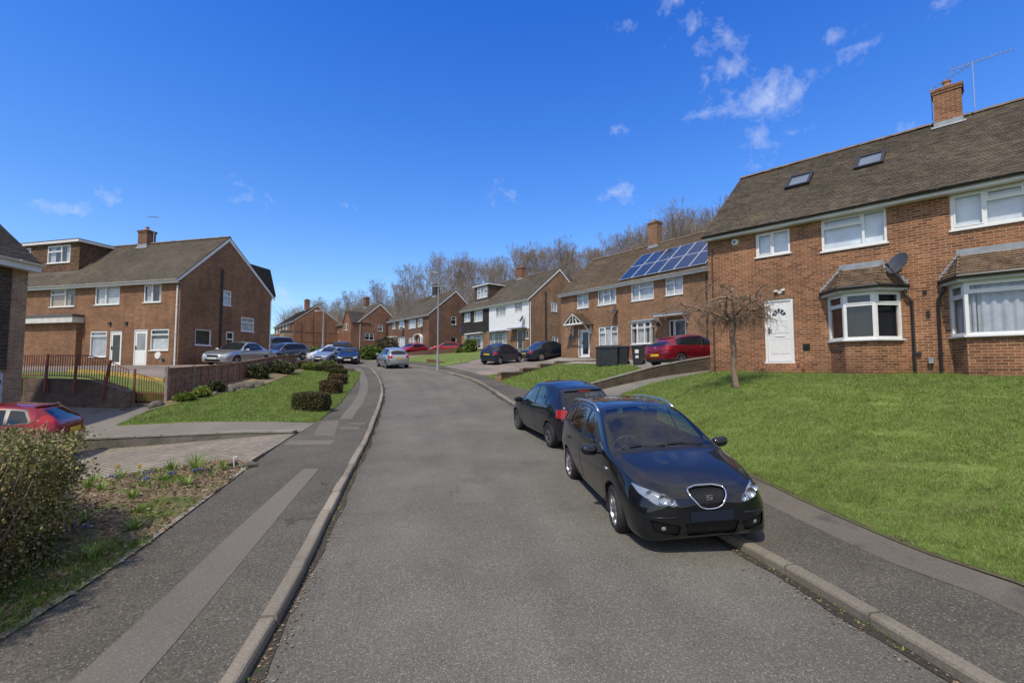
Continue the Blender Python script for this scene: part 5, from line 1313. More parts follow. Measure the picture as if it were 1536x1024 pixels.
def build_car(sp, label, loc, yaw, pitch=0.0, roll=0.0, cat='car', name='parked_car', group=None, scale=None):
    root = thing(name, label, cat, loc, group=group); root.rotation_mode = 'XYZ'
    Rm = Matrix.Rotation(yaw, 3, 'Z') @ Matrix.Rotation(pitch, 3, 'Y') @ Matrix.Rotation(roll, 3, 'X'); root.rotation_euler = Rm.to_euler()
    if scale: root.scale = scale
    c = Car(sp); L = sp['L']; X = lambda s: L / 2 - s; det = sp.get('detail', False)
    pm = M[sp['paint']]; mats = [pm, M['trim_black'], M['rubber']]
    gl = M['car_glass' if det else 'car_glass_dark']
    R = sp['R']; ax = sp['axles']
    # wheel arches
    for s in ax:
        for sg in (1, -1):
            poly = [(X(s) + R * 1.12, -.1)] + arc(X(s), R + .005, R * 1.12, 0, 180, 18) + [(X(s) - R * 1.12, -.1)]
            c.take(poly, 'side', sg)
    liners = []
    for s in ax:
        wo = c.cur['wm'](s)
        for sg in (1, -1):
            lin = MB(); liners.append(lin); pts = arc(X(s), R + .005, R * 1.13, -20, 200, 18); V = []
            for (px, pz) in pts: V += [(px, sg * (wo - .035), max(pz, .1)), (px, sg * (wo - .34), max(pz, .1))]
            lin.add(V, [(2 * i, 2 * i + 2, 2 * i + 3, 2 * i + 1) for i in range(len(pts) - 1)])
            lin.face([(px, sg * (wo - .34), max(pz, .1)) for px, pz in pts])
    # painted trim on the skin
    for axis, poly, mi, ex in sp.get('trim', []):
        for sg in ((1, -1) if axis == 'side' else (1,)): c.paint(c.S(poly) if axis in ('side',) else ([(X(a), b) for a, b in poly] if axis == 'top' else poly), axis, mi, sg, ex)
    # glass
    got = c.take([(X(a), b) for a, b in sp['screen']] if sp.get('screen_axis', 'front') == 'top' else rounded(sp['screen'], .07), sp.get('screen_axis', 'front'), 1, lambda ce, n: ce.z > sp['zcowl'], .004); c.part('windscreen', got, gl, root)
    got = c.take(rounded(sp['backlight'], .06), 'rear', 1, lambda ce, n: ce.z > sp.get('zback', .8), .004); c.part('rear_window', got, gl, root)
    for w in sp['sidewin']:
        for sg in (1, -1): c.part('side_window', c.take(rounded(c.S(w), .035), 'side', sg, lambda ce, n: True, .005), gl, root)
    # lamps
    for poly, face, nm in sp['lamps']:
        for sg in (1, -1):
            pp = [(y * sg, z) for y, z in poly] if face in ('front', 'rear') else ([(X(a), b) for a, b in poly])
            got = c.take(rounded(pp, .03), face, sg if face == 'side' else 1, (lambda ce, n: ce.y * sg > 0.02 and abs(ce.x) > c.L / 2 - (.62 if face == 'front' else sp.get('lampd', .30))) if face != 'side' else None, -.003)
            if nm == 'headlight' and 'bulbs' in sp:
                o = c.part(nm, got, M['lamp_lens'], root)
                if o:
                    V, F, Mi = got; Vi = [tuple(Vector(v) * 1.0 + Vector((-.05, -.012 * sg, -.004))) for v in V]; me = bpy.data.meshes.new('lamp_housing'); me.from_pydata(Vi, [], F); finish(me, 'lamp_housing', M['lamp_bowl'], o, True)
                    for (y, z, r) in sp['bulbs']:
                        b = MB(); h = c.hit((y * sg, z), 'front')
                        if h: b.lathe([(.0, .0), (r * .45, .004), (r * .8, .018), (r, .04), (r * 1.06, .042)], 18, lambda q: (h.x - .05 + q[2], h.y + q[0] - .012 * sg, h.z + q[1]))
                        if b.v: b.build('reflector', M['chrome_lamp'], o, smooth=True)
            else: c.part(nm, got, M['lamp_red' if nm == 'tail_light' else 'lamp_white'], root)
    # front and rear inserts
    for poly, face, nm, mt, inset in sp.get('inserts', []):
        got = c.take(rounded(poly, .03), face, 1, None, inset); o = c.part(nm, got, M[mt], root)
    # doors become parts of their own, with handles
    seams = []
    for dpoly in sp.get('doors', []):
        for sg in (1, -1):
            pp = rounded(c.S(dpoly), .05); sm = MB(); seams.append(sm); c.line(sm, pp, 'side', sg, .0045, -.002, True)
            got = c.take(pp, 'side', sg); o = c.part('door', got, mats, root)
            if o:
                xs = [p[0] for p in pp]; zh = sp['zh']; xh = min(xs) + .2; h = c.hit((xh, zh), 'side', sg)
                if h:
                    m = MB(); m.tube([h + Vector((-.09, -.004 * sg, -.004)), h + Vector((-.06, .022 * sg, 0)), h + Vector((.06, .022 * sg, .004)), h + Vector((.09, -.004 * sg, .004))], [.008, .014, .014, .008], 8); m.build('handle', pm, o, smooth=True)
    for axis, pts in sp.get('seams', []):
        for sg in ((1, -1) if axis == 'side' else (1,)): sm = MB(); seams.append(sm); c.line(sm, c.S(pts) if axis == 'side' else ([(X(a), b) for a, b in pts] if axis == 'top' else pts), axis, sg, .004, -.001)
    # body
    me = bpy.data.meshes.new('body'); c.bm.to_mesh(me); body = finish(me, 'body', mats, root, True, auto=40)
    for lin in liners: lin.build('wheel_arch', M['dark'], root)
    for sm in seams:
        if sm.v: sm.build('panel_gap', M['dark'], body)
    for s in ax:
        wo = c.cur['wm'](s)
        for sg in (1, -1): wheel(root, X(s), sg * (wo - .115), R, R, sg, sp.get('rim', 'five'), sp.get('rimmat', 'alloy'), sp.get('steer', 0) if s == ax[0] else 0, .2, det)
    # mirrors
    mx, mz = sp['mirror']
    for sg in (1, -1):
        y0 = c.hit((X(mx), mz), 'side', sg); y0 = y0.y if y0 else sg * .8; m = MB(); V = []
        ce = Vector((X(mx) + .02, y0 + sg * .15, mz + .05)); n, k = 14, 9; F = []
        for i in range(k + 1):
            v = PI * i / k
            for j in range(n):
                u = 2 * PI * j / n; dx, dy, dz = math.sin(v) * math.cos(u), math.cos(v), math.sin(v) * math.sin(u)
                V.append((ce.x + (.085 if dx > 0 else .035) * abs(dx) ** .8 * (1 if dx > 0 else -1), ce.y + sg * .125 * abs(dy) ** .7 * (1 if dy > 0 else -1), ce.z + .075 * abs(dz) ** .8 * (1 if dz > 0 else -1) + .01 * dy))
        for i in range(k):
            for j in range(n): F.append((i * n + j, i * n + (j + 1) % n, (i + 1) * n + (j + 1) % n, (i + 1) * n + j))
        m.add(V, F); m.tube([(ce.x, y0 - sg * .02, mz + .01), (ce.x, ce.y - sg * .06, ce.z - .03)], [.03, .022], 8)
        m.build('wing_mirror', M[sp.get('mirmat', sp['paint'])], root, auto=50)
    # number plates
    for face, z, mt in sp.get('plates', []):
        h = c.hit((0, z), face)
        if h:
            sgn = 1 if face == 'front' else -1; x = h.x + sgn * .012; m = MB(); m.box((x - .006, -.26, z - .056), (x + .006, .26, z + .056)); m.build('number_plate', M[mt], root)
    for fn in sp.get('extra', []): fn(c, root, X, pm, body)
    c.bm.free()
    return root

def interior(c, root, X, pm, body, s0=1.15, s1=3.9, wd=.66, zf=.45):
    m = MB(); m.box((X(s1), -wd, .22), (X(s0 - .2), wd, .3)); m.box((X(s0 + .35), -wd, .3), (X(s0 - .25), wd, .86)); 
    dash = m.build('dashboard', M['interior'], root)
    def seat(s, y, w=.25):
        b = MB(); b.box((X(s + .25), y - w, .3), (X(s - .25), y + w, .58)); prof = [(X(s + .2), .55), (X(s + .32), .6), (X(s + .47), 1.14), (X(s + .4), 1.16), (X(s + .2), .62)]
        b.prism(prof, lambda p: (p[0], y - w + .02, p[1]), lambda p: (p[0], y + w - .02, p[1])); b.box((X(s + .5), y - .13, 1.18), (X(s + .41), y + .13, 1.36)); b.box((X(s + .47), y - .05, 1.1), (X(s + .44), y + .05, 1.2))
        b.build('seat', M['interior'], root)
    for y in (-.38, .38): seat(s0 + .95, y)
    seat(s0 + 1.85, 0, .62)
    # wheel on the right hand side
    w = MB(); ce = Vector((X(s0 + .52), -.38, .95)); n = Vector((-.9, 0, .42)).normalized(); a = n.cross(Vector((0, 1, 0))).normalized(); b = Vector((0, 1, 0))
    P = [ce + a * .185 * math.cos(2 * PI * i / 24) + b * .185 * math.sin(2 * PI * i / 24) for i in range(25)]; w.tube(P, .016, 6); w.tube([ce - b * .18, ce + b * .18], .018, 6); w.tube([ce, ce - a * .18], .018, 6); w.tube([ce + n * 0, ce - n * .25], .05, 8)
    w.build('steering_wheel', M['steer'], root, smooth=True)
M['steer'] = plain('steering_wheel', (.09, .09, .095), .5); M['lamp_bowl'] = simple_gloss('lamp_housing', (.42, .44, .46), .25, .5, .3)
M['p_black'] = paint('paint_black', (.005, .006, .008), metal=0); M['p_navy'] = paint('paint_navy', (.007, .009, .014), metal=0); M['p_red'] = paint('paint_red', (.20, .010, .018), metal=.25); M['p_red2'] = paint('paint_bright_red', (.36, .015, .03), metal=.1)
M['p_blue'] = paint('paint_blue_grey', (.035, .055, .09), metal=.4); M['p_slate'] = paint('paint_slate', (.02, .03, .05), metal=.4); M['p_silver'] = paint('paint_silver', (.42, .44, .46), metal=.7, rough=.32); M['p_white'] = paint('paint_white', (.66, .67, .68), metal=0.0)
M['p_pale'] = paint('paint_pale_blue', (.26, .30, .35), metal=.4, rough=.3); M['p_steel'] = paint('paint_steel_blue', (.10, .125, .16), metal=.4, rough=.3); M['p_darkblue'] = paint('paint_dark_blue', (.010, .016, .028), metal=.3)

# -- the black people carrier in front --------------------------------------------------------------------
MPV = dict(L=4.467, R=.316, axles=(.93, 3.508), paint='p_black', res=(110, 5), detail=True, rim='twin', mirror=(1.52, .93), mirmat='p_black', zh=.86, rimmat='alloy', steer=math.radians(-6),
    zb=[(0, .36), (.015, .28), (.05, .22), (.12, .185), (.5, .18), (.9, .2), (3.6, .21), (4.2, .24), (4.38, .3), (4.467, .42)],
    wb=[(0, .42), (.03, .56), (.1, .70), (.25, .79), (.6, .82), (1.2, .80), (3.4, .80), (4.1, .76), (4.38, .68), (4.467, .5)],
    zm=[(0, .45), (.1, .46), (.6, .58), (1.2, .62), (3.5, .66), (4.467, .66)],
    wm=[(0, .44), (.012, .52), (.04, .60), (.1, .695), (.2, .775), (.4, .845), (.75, .882), (1.3, .884), (3.3, .886), (3.9, .868), (4.2, .82), (4.38, .745), (4.467, .60)],
    zs=[(0, .585), (.03, .64), (.1, .69), (.3, .755), (.6, .835), (1.0, .915), (1.4, .955), (2.2, .985), (3.2, 1.04), (3.9, 1.07), (4.3, 1.04), (4.467, .92)],
    ws=[(0, .36), (.03, .50), (.1, .60), (.25, .69), (.5, .765), (.9, .815), (1.3, .838), (3.2, .842), (3.9, .80), (4.3, .72), (4.467, .56)],
    ze=[(0, .60), (.05, .675), (.15, .735), (.4, .82), (.8, .91), (1.05, .965), (1.2, 1.01), (1.6, 1.21), (2.0, 1.385), (2.3, 1.455), (2.8, 1.49), (3.4, 1.475), (3.9, 1.42), (4.15, 1.36), (4.3, 1.2), (4.4, 1.04), (4.467, .93)],
    we=[(0, .28), (.05, .40), (.2, .54), (.5, .64), (.9, .73), (1.15, .77), (1.6, .72), (2.0, .655), (2.4, .615), (3.0, .605), (3.6, .60), (4.0, .575), (4.2, .56), (4.35, .60), (4.467, .5)],
    zr=[(0, .61), (.04, .675), (.12, .745), (.3, .815), (.6, .905), (.9, .97), (1.08, 1.01), (1.18, 1.05), (1.6, 1.285), (2.0, 1.47), (2.25, 1.53), (2.7, 1.562), (3.3, 1.555), (3.9, 1.50), (4.18, 1.45), (4.26, 1.36), (4.38, 1.08), (4.467, .93)],
    screen=[(1.17, .70), (1.17, -.70), (1.5, -.69), (1.78, -.635), (2.07, -.55), (2.09, 0), (2.07, .55), (1.78, .635), (1.5, .69)], screen_axis='top', zcowl=.98,
    rx=1.85, fx=1.4, backlight=[(-.55, 1.08), (.55, 1.08), (.50, 1.36), (-.50, 1.36)], zback=1.0,
    sidewin=[[(1.72, 1.01), (2.48, 1.03), (2.48, 1.435), (2.24, 1.40), (1.96, 1.255)], [(2.56, 1.035), (3.42, 1.085), (3.40, 1.42), (3.1, 1.445), (2.56, 1.44)], [(3.5, 1.10), (3.98, 1.14), (3.86, 1.33), (3.48, 1.405)], [(1.36, .995), (1.62, 1.0), (1.62, 1.08)]],
    trim=[('side', [(1.3, .975), (2.5, 1.01), (3.5, 1.06), (4.06, 1.11), (3.92, 1.36), (3.4, 1.45), (2.8, 1.47), (2.28, 1.43), (1.95, 1.285)], 1, None),
          ('top', [(1.05, .76), (1.05, -.76), (1.17, -.76), (1.17, .76)], 1, lambda ce, n: ce.z > .95 and n.z > .3)],
    lamps=[([(.69, .768), (.78, .80), (.75, .69), (.62, .60), (.37, .588), (.385, .65), (.55, .735)], 'front', 'headlight'), ([(.50, .72), (.66, .72), (.70, 1.02), (.58, 1.05)], 'rear', 'tail_light')],
    bulbs=[(.665, .70, .05), (.55, .672, .06), (.455, .63, .04)],
    inserts=[([(-.222, .742), (-.11, .762), (.11, .762), (.222, .742), (.212, .69), (.125, .582), (.05, .556), (-.05, .556), (-.125, .582), (-.212, .69)], 'front', 'grille', 'grille', .022),
             ([(-.33, .40), (.33, .40), (.29, .25), (-.29, .25)], 'front', 'lower_grille', 'grille', .02), ([(.37, .385), (.70, .445), (.66, .31), (.40, .265)], 'front', 'fog_lamp_recess', 'grille', .02), ([(-.70, .445), (-.37, .385), (-.40, .265), (-.66, .31)], 'front', 'fog_lamp_recess', 'grille', .02)],
    doors=[[(1.36, .30), (2.5, .30), (2.51, 1.005), (1.66, .965), (1.30, .93), (1.27, .6)], [(2.53, .30), (3.12, .30), (3.24, .62), (3.50, .80), (3.5, 1.045), (2.54, 1.005)]],
    seams=[('top', [(.2, .50), (.45, .655), (.8, .735), (1.1, .775)]), ('top', [(.2, -.50), (.45, -.655), (.8, -.735), (1.1, -.775)]), ('front', [(-.60, .625), (-.36, .585), (-.25, .60)]), ('front', [(.60, .625), (.36, .585), (.25, .60)])],
    plates=[('front', .47, 'plate_blur'), ('rear', .72, 'plate_yellow')], extra=[])
def grille_mat():
    m, nt, b = newmat('grille'); g = NT(nt); o = g.n('ShaderNodeTexCoord').outputs['Object']; s = g.n('ShaderNodeSeparateXYZ', i0=o)
    f = g.math('SINE', g.math('MULTIPLY', s.outputs[1], 330.0)); g.l(g.ramp(f, [(.3, .002), (.8, .02)]), b.inputs['Base Color']); b.inputs['Roughness'].default_value = .5
    g.l(g.bump(f, .8, .01), b.inputs['Normal']); return m
M['grille'] = grille_mat()
def mpv_extra(c, root, X, pm, body):
    interior(c, root, X, pm, body, 1.2, 4.0, .68)
    m = MB(); c.line(m, rounded([(-.23, .748), (-.11, .77), (.11, .77), (.23, .748), (.22, .686), (.13, .574), (.05, .547), (-.05, .547), (-.13, .574), (-.22, .686)], .03), 'front', 1, .0095, .004, True, .02, 8); m.build('grille_surround', M['chrome'], root, smooth=True)
    # square S badge
    m = MB(); h = c.hit((0, .665), 'front'); x = h.x + .004
    for poly in ([(-.05, .04), (.05, .04), (.05, .022), (-.012, .022), (-.012, .006), (.05, .006), (.05, -.002), (-.05, -.002)], [(.05, -.04), (-.05, -.04), (-.05, -.022), (.012, -.022), (.012, -.010), (-.05, -.010), (-.05, -.0015), (.05, -.0015)]):
        q = poly; m.prism(q, lambda p: (x - .02, p[0] * .8, .668 + p[1] * .8), lambda p: (x + .004, p[0] * .8, .668 + p[1] * .8))
    m.build('front_emblem', M['chrome'], root)
    # silver roof rails, raised off the skin
    for sg in (1, -1):
        P = []
        for i in range(15):
            s = 2.18 + (4.02 - 2.18) * i / 14; y = sg * (c.cur['we'](s) + .0); h = c.hit((X(s), y), 'top'); 
            if h: P.append(h + Vector((0, 0, .045 * min(1, i / 1.5, (14 - i) / 1.5) + .004)))
        m = MB(); m.tube(P, .017, 8); m.build('roof_rail', M['alu'], root, smooth=True)
    for sg in (1, -1):
        h = c.hit((.55 * sg, .345), 'front'); m = MB(); m.lathe([(0, .02), (.02, .018), (.032, .005), (.036, 0)], 16, lambda q: (h.x - .035 + q[2], h.y + q[0], h.z + q[1])); m.build('fog_lamp', M['lamp_dim'], root, smooth=True)
        m = MB(); c.line(m, [(.40 * sg, .478), (.55 * sg, .472), (.72 * sg, .47)], 'front', 1, .009, .0); m.build('bumper_strip', M['p_black'], root, smooth=True)
        h = c.hit((X(1.12), .80), 'side', sg); m = MB(); m.tube([h + Vector((-.03, .004 * sg, 0)), h + Vector((.03, .004 * sg, 0))], [.016, .016], 8); m.build('side_repeater', M['lamp_white'], root, smooth=True)
    h0 = c.hit((X(2.15), 0), 'top'); m = MB(); m.box((h0.x - .12, -.11, h0.z - .13), (h0.x - .09, .11, h0.z - .06)); m.build('rear_view_mirror', M['black'], root)
    for y0, y1 in ((.55, -.05), (.0, -.62)): m = MB(); c.line(m, [(X(1.16), y0), (X(1.22), (y0 + y1) / 2), (X(1.2), y1)], 'top', 1, .010, .014); m.build('wiper', M['black'], root, smooth=True)
    m = MB(); P = [(2.55, -.42), (2.55, .42), (3.3, .42), (3.3, -.42)]; V = [c.hit((X(a), b_), 'top', 1, .004) for a, b_ in dens(P, .14)]; m.face([V[i] for i in range(len(V))]); m.build('sunroof', M['car_glass_dark'], root)
MPV['extra'] = [mpv_extra]

# -- generic small hatchback, reshaped by length and height -------------------------------------------------
def hatch(L=3.95, W=1.73, H=1.52, wb=2.46, fo=.80, R=.30, paint='p_navy', det=False, tail='hatch', res=(56, 3), **kw):
    w = W / 2; r = L - fo - wb; cw = kw.pop('cowl', .98); wt = kw.pop('wtop', 1.75); b = kw.pop('belt', .93)
    re = L - kw.pop('roofend', .5); k = H / 1.5
    if tail == 'saloon':
        top = [(0, .56), (.05, .64), (.2, .70), (.6, .80), (cw, .90), (cw + .12, .94), (wt, 1.33), (wt + .3, H - .03), (wt + .9, H), (L - 1.55, H - .05), (L - 1.1, H - .22), (L - .62, 1.03), (L - .45, .99), (L - .1, .96), (L, .78)]
        ee = [(0, .55), (.1, .645), (.3, .70), (.7, .80), (cw + .05, .90), (wt, 1.24), (wt + .35, H - .085), (wt + .9, H - .075), (L - 1.5, H - .12), (L - 1.1, H - .27), (L - .65, .985), (L - .4, .95), (L - .1, .90), (L, .76)]
    else:
        top = [(0, .54), (.04, .62), (.12, .68), (.5, .80), (cw - .1, .92), (cw, .96), (wt - .35, 1.2 * k), (wt, 1.40 * k), (wt + .35, H - .02), (wt + .85, H), (re - .5, H - .045), (re - .05, H - .125), (re + .05, H - .20), (L - .10, b + .06), (L - .04, b - .06), (L, .70)]
        ee = [(0, .53), (.08, .62), (.3, .715), (.7, .83), (cw, .93), (wt - .35, 1.12 * k), (wt, 1.31 * k), (wt + .35, H - .085), (wt + .85, H - .07), (re - .5, H - .125), (re - .06, H - .215), (re + .06, H - .33), (L - .1, b + .02), (L - .04, b - .09), (L, .68)]
    sp = dict(L=L, R=R, axles=(fo, fo + wb), paint=paint, res=res, detail=det, mirror=(cw + .42, b - .03), zh=b - .14, rim='five',
        zb=[(0, .34), (.03, .25), (.1, .19), (.5, .18), (L - .4, .2), (L - .1, .27), (L, .38)], wb=[(0, w * .5), (.05, w * .72), (.2, w * .86), (.6, w * .92), (L - .5, w * .91), (L - .15, w * .82), (L, w * .62)],
        zm=[(0, .44), (.5, .56), (L * .5, .62), (L, .62)], wm=[(0, w * .52), (.02, w * .64), (.08, w * .79), (.2, w * .9), (.45, w * .975), (.8, w), (L - .8, w), (L - .35, w * .955), (L - .12, w * .87), (L - .03, w * .77), (L, w * .66)],
        zs=[(0, .52), (.06, .60), (.25, .69), (.6, .80), (cw + .2, b - .03), (L * .55, b), (L - .5, b + .04), (L - .12, b - .02), (L, .66)], ws=[(0, w * .45), (.06, w * .66), (.25, w * .82), (.7, w * .92), (cw + .3, w * .945), (L - .8, w * .945), (L - .3, w * .88), (L - .08, w * .76), (L, w * .6)],
        ze=ee, we=[(0, w * .36), (.1, w * .55), (.4, w * .72), (cw, w * .86), (wt, w * .745), (wt + .4, w * .69), (L * .66, w * .68), (L - .5 if tail != 'saloon' else L - 1.2, w * .655), (L - .15 if tail != 'saloon' else L - .6, w * .74), (L, w * .55)],
        zr=top, screen=[(cw + .06, w * .8), (cw + .06, -w * .8), (wt - .3, -w * .76), (wt + .12, -w * .63), (wt + .16, 0), (wt + .12, w * .63), (wt - .3, w * .76)], screen_axis='top', zcowl=.88,
        backlight=[(-w * .64, b + .05), (w * .64, b + .05), (w * .58, H - .20), (-w * .58, H - .20)], zback=.85, rx=L / 2 - .42, fx=L / 2 - .75,
        plates=[('front', .42, 'plate_white'), ('rear', .74 if tail != 'saloon' else .72, 'plate_yellow')], lamps=[([(w * .5, .60), (w * .86, .70), (w * .9, .62), (w * .8, .54), (w * .5, .52)], 'front', 'headlight'), ([(w * .55, .70), (w * .9, .72), (w * .88, .92), (w * .62, .95)], 'rear', 'tail_light')],
        inserts=[([(-w * .42, .60), (w * .42, .60), (w * .36, .48), (-w * .36, .48)], 'front', 'grille', 'grille', .01), ([(-w * .55, .36), (w * .55, .36), (w * .5, .24), (-w * .5, .24)], 'front', 'lower_grille', 'grille', .01)])
    # side glass and doors from the belt and roof curves
    s0 = cw + .38; sB = wt + .52; sC = min(L - .98, re - .42) if tail != 'saloon' else L - 1.6; sE = min(L - .55, re + .02) if tail != 'saloon' else L - 1.25; fe = pchip(ee)
    up = lambda s: fe(s) - .045
    sp['sidewin'] = [[(s0, b - .005), (sB - .03, b + .02), (sB - .03, up(sB)), (wt + .12, up(wt + .12)), ((s0 + wt) / 2 + .02, up((s0 + wt) / 2))], [(sB + .04, b + .02), (sC, b + .035), (sC - .02, up(sC)), (sB + .04, up(sB))], [(sC + .06, b + .045), (sE, b + .08), (sE - .14, up(sE - .1)), (sC + .05, up(sC + .05))]]
    sp['trim'] = [('side', [(s0 - .12, b - .03), (sB, b - .005), (sE + .05, b + .055), (sE - .1, up(sE - .1) + .03), (sC, up(sC) + .03), (wt + .3, up(wt + .3) + .025), ((s0 + wt) / 2 - .04, up((s0 + wt) / 2) + .03)], 1, None)] if kw.pop('dlo', True) else []
    sp['doors'] = [[(fo + R + .12, .3), (sB, .28), (sB + .01, b - .01), (s0 + .1, b - .04), (fo + R + .1, b - .1)], [(sB + .03, .28), (min(sC, fo + wb - R * 1.2), .3), (fo + wb - R * 1.0, .55), (sC + .02, b - .12), (sC + .02, b + .0), (sB + .03, b - .01)]]
    sp.update(kw); return sp

def add_extra(sp, fn): sp['extra'] = sp.get('extra', []) + [fn]; return sp

def on_ground(x, y, yaw, h=None, wb=2.5, tr=1.5):
    h = h or G; c, s = math.cos(yaw), math.sin(yaw); zf, zb_ = h(x + c * wb / 2, y + s * wb / 2), h(x - c * wb / 2, y - s * wb / 2); zl, zr_ = h(x - s * tr / 2, y + c * tr / 2), h(x + s * tr / 2, y - c * tr / 2)
    return (zf + zb_) / 2, -math.atan2(zf - zb_, wb), math.atan2(zl - zr_, tr)

ROADZ = lambda x, y: zr(y) + .03
# black people carrier, two wheels up on the kerb
build_car(MPV, 'glossy black people carrier with silver roof rails parked half on the kerb', (2.07, 7.62, -.05), math.radians(-83.8), math.radians(1.4), math.radians(2.5))

# dark supermini seen from behind
def c3_extra(c, root, X, pm, body):
    interior(c, root, X, pm, body, 1.0, 3.3, .62)
    L = c.L; m = MB(); c.line(m, [(-.5, 1.345), (0, 1.36), (.5, 1.345)], 'rear', 1, .018, .02); m.build('roof_spoiler', pm, root, smooth=True)
    m = MB(); hh = c.hit((0, 1.35), 'rear'); m.box((hh.x - .02, -.16, 1.337), (hh.x + .05, .16, 1.362)); m.build('brake_light', M['lamp_red'], root)
    m = MB(); c.line(m, [(.02, 1.0), (-.15, 1.05), (-.35, 1.12)], 'rear', 1, .011, .012); m.build('rear_wiper', M['black'], root)
    h = c.hit((X(2.0), 0), 'top'); m = MB(); m.tube([h, h + Vector((-.14, 0, .24))], [.008, .003], 5); m.build('roof_aerial', M['black'], root)
C3 = hatch(L=3.94, W=1.73, H=1.53, wb=2.46, fo=.78, R=.305, paint='p_navy', det=True, res=(84, 4), belt=.95, rim='twin', rimmat='alloy_dark', roofend=.42)
C3['lamps'] = [C3['lamps'][0], ([(.56, .76), (.80, .77), (.85, .87), (.80, .96), (.60, .97), (.57, .87)], 'rear', 'tail_light')]
C3['plates'] = [('front', .42, 'plate_white'), ('rear', .62, 'plate_blur')]
C3['backlight'] = [(-.60, 1.0), (.60, 1.0), (.53, 1.31), (-.53, 1.31)]
add_extra(C3, c3_extra)
yaw = math.atan2(.954, -.30); z, p, r = on_ground(1.32, 12.85, yaw, ROADZ)
build_car(C3, 'very dark navy hatchback with red tail lights parked behind the people carrier', (1.32, 12.85, z + .03), yaw, p, r + math.radians(-2))

def badge(c, root, X, pm, body):
    h = c.hit((0, .90), 'rear'); m = MB(); m.lathe([(0, .012), (.04, .01), (.045, 0)], 14, lambda q: (h.x - q[2], h.y + q[0], h.z + q[1])); m.build('badge', M['chrome'], root, smooth=True)
    m = MB(); c.line(m, [(-.5, 1.31), (0, 1.325), (.5, 1.31)], 'rear', 1, .02, .02); m.build('roof_spoiler', pm, root, smooth=True)
HY = hatch(L=4.3, W=1.79, H=1.47, wb=2.65, fo=.85, R=.31, paint='p_red', res=(64, 3), belt=.93, rimmat='alloy', roofend=.66)
HY['lamps'] = [HY['lamps'][0], ([(.42, .80), (.80, .80), (.82, .90), (.70, .93), (.42, .86)], 'rear', 'tail_light')]; HY['trim'] = HY['trim'] + [('rear', [(-.9, .1), (.9, .1), (.9, .37), (-.9, .37)], 1, None)]
HY['plates'] = [('front', .42, 'plate_white'), ('rear', .56, 'plate_yellow')]; add_extra(HY, badge)
yaw = math.atan2(.44, .89); x, y = 8.62, 22.45; z, p, r = on_ground(x, y, yaw)
build_car(HY, 'red hatchback with a yellow rear plate parked between bins and the sloping garden wall', (x, y, z + .05), yaw, p, r)

FI = hatch(L=3.57, W=1.64, H=1.49, wb=2.3, fo=.68, R=.29, paint='p_slate', res=(52, 3), belt=.94, cowl=.85, wtop=1.45, roofend=.62, dlo=False)
FI['lamps'] = [FI['lamps'][0], ([(.60, .72), (.76, .72), (.76, .90), (.62, .92)], 'rear', 'tail_light')]
yaw = math.atan2(.80, .60); x, y = -.75, 34.4; z, p, r = on_ground(x, y, yaw)
build_car(FI, 'small rounded blue-grey city car on the drive of the white boarded house', (x, y, z + .04), yaw, p, r)
SD = hatch(L=4.7, W=1.82, H=1.43, wb=2.84, fo=.85, R=.325, paint='p_slate', tail='saloon', res=(60, 3), belt=.92, cowl=1.25, wtop=1.95, rim='five')
SD['lamps'] = [SD['lamps'][0], ([(.45, .78), (.84, .76), (.85, .87), (.5, .90)], 'rear', 'tail_light')]
yaw = math.atan2(.52, .85); x, y = 3.0, 37.4; z, p, r = on_ground(x, y, yaw)
build_car(SD, 'long dark slate saloon on the shared drive beside the tan brick corner', (x, y, z + .06), yaw, p, r)

SI = hatch(L=3.85, W=1.68, H=1.50, wb=2.37, fo=.75, R=.29, paint='p_silver', res=(52, 3), belt=.94)
yaw = math.atan2(.87, -.5); x, y = -9.0, 34.6; z, p, r = on_ground(x, y, yaw, ROADZ)
build_car(SI, 'silver hatchback parked in the road facing away near the lamp post', (x, y, z), yaw, p, r)
RC = hatch(L=4.0, W=1.72, H=1.46, wb=2.5, fo=.8, R=.3, paint='p_red2', res=(48, 3), belt=.9)
yaw = math.radians(188); x, y = -8.2, 57; build_car(RC, 'bright red hatchback side on behind the low brown wall at the gable', (x, y, 3.88), yaw)
RC2 = hatch(L=4.0, W=1.72, H=1.42, wb=2.5, fo=.8, R=.3, paint='p_red2', res=(48, 3), belt=.9)
yaw = math.radians(232); x, y = -11.9, 54.6; z, p, r = on_ground(x, y, yaw); build_car(RC2, 'bright red hatchback nosing down the drive under the arched porch', (x, y, z), yaw, p, r)
SS = hatch(L=4.5, W=1.76, H=1.45, wb=2.6, fo=.88, R=.31, paint='p_silver', tail='saloon', res=(56, 3), belt=.92, cowl=1.2, wtop=1.85)
yaw = math.atan2(-1.0, -.10); x, y = -16.7, 28.2; z, p, r = on_ground(x, y, yaw, GZ); build_car(SS, 'silver saloon parked on the drive beside the brown brick gable', (x, y, z), yaw, p, r)
SU = hatch(L=4.4, W=1.8, H=1.68, wb=2.6, fo=.85, R=.34, paint='p_steel', res=(52, 3), belt=1.02, wtop=1.7)
yaw = math.atan2(-.86, -.5); x, y = -21.9, 44.6; z, p, r = on_ground(x, y, yaw); build_car(SU, 'steel blue estate car parked past the end of the timber fence', (x, y, z), yaw, p, r)
SV = hatch(L=4.4, W=1.8, H=1.75, wb=2.6, fo=.85, R=.34, paint='p_steel', res=(48, 3), belt=1.05, wtop=1.7)
yaw = math.atan2(-.8, -.6); x, y = -26.6, 51.5; z, p, r = on_ground(x, y, yaw); build_car(SV, 'pale blue tall car whose roof shows above the steel blue estate', (x, y, z + .55), yaw, p, r)
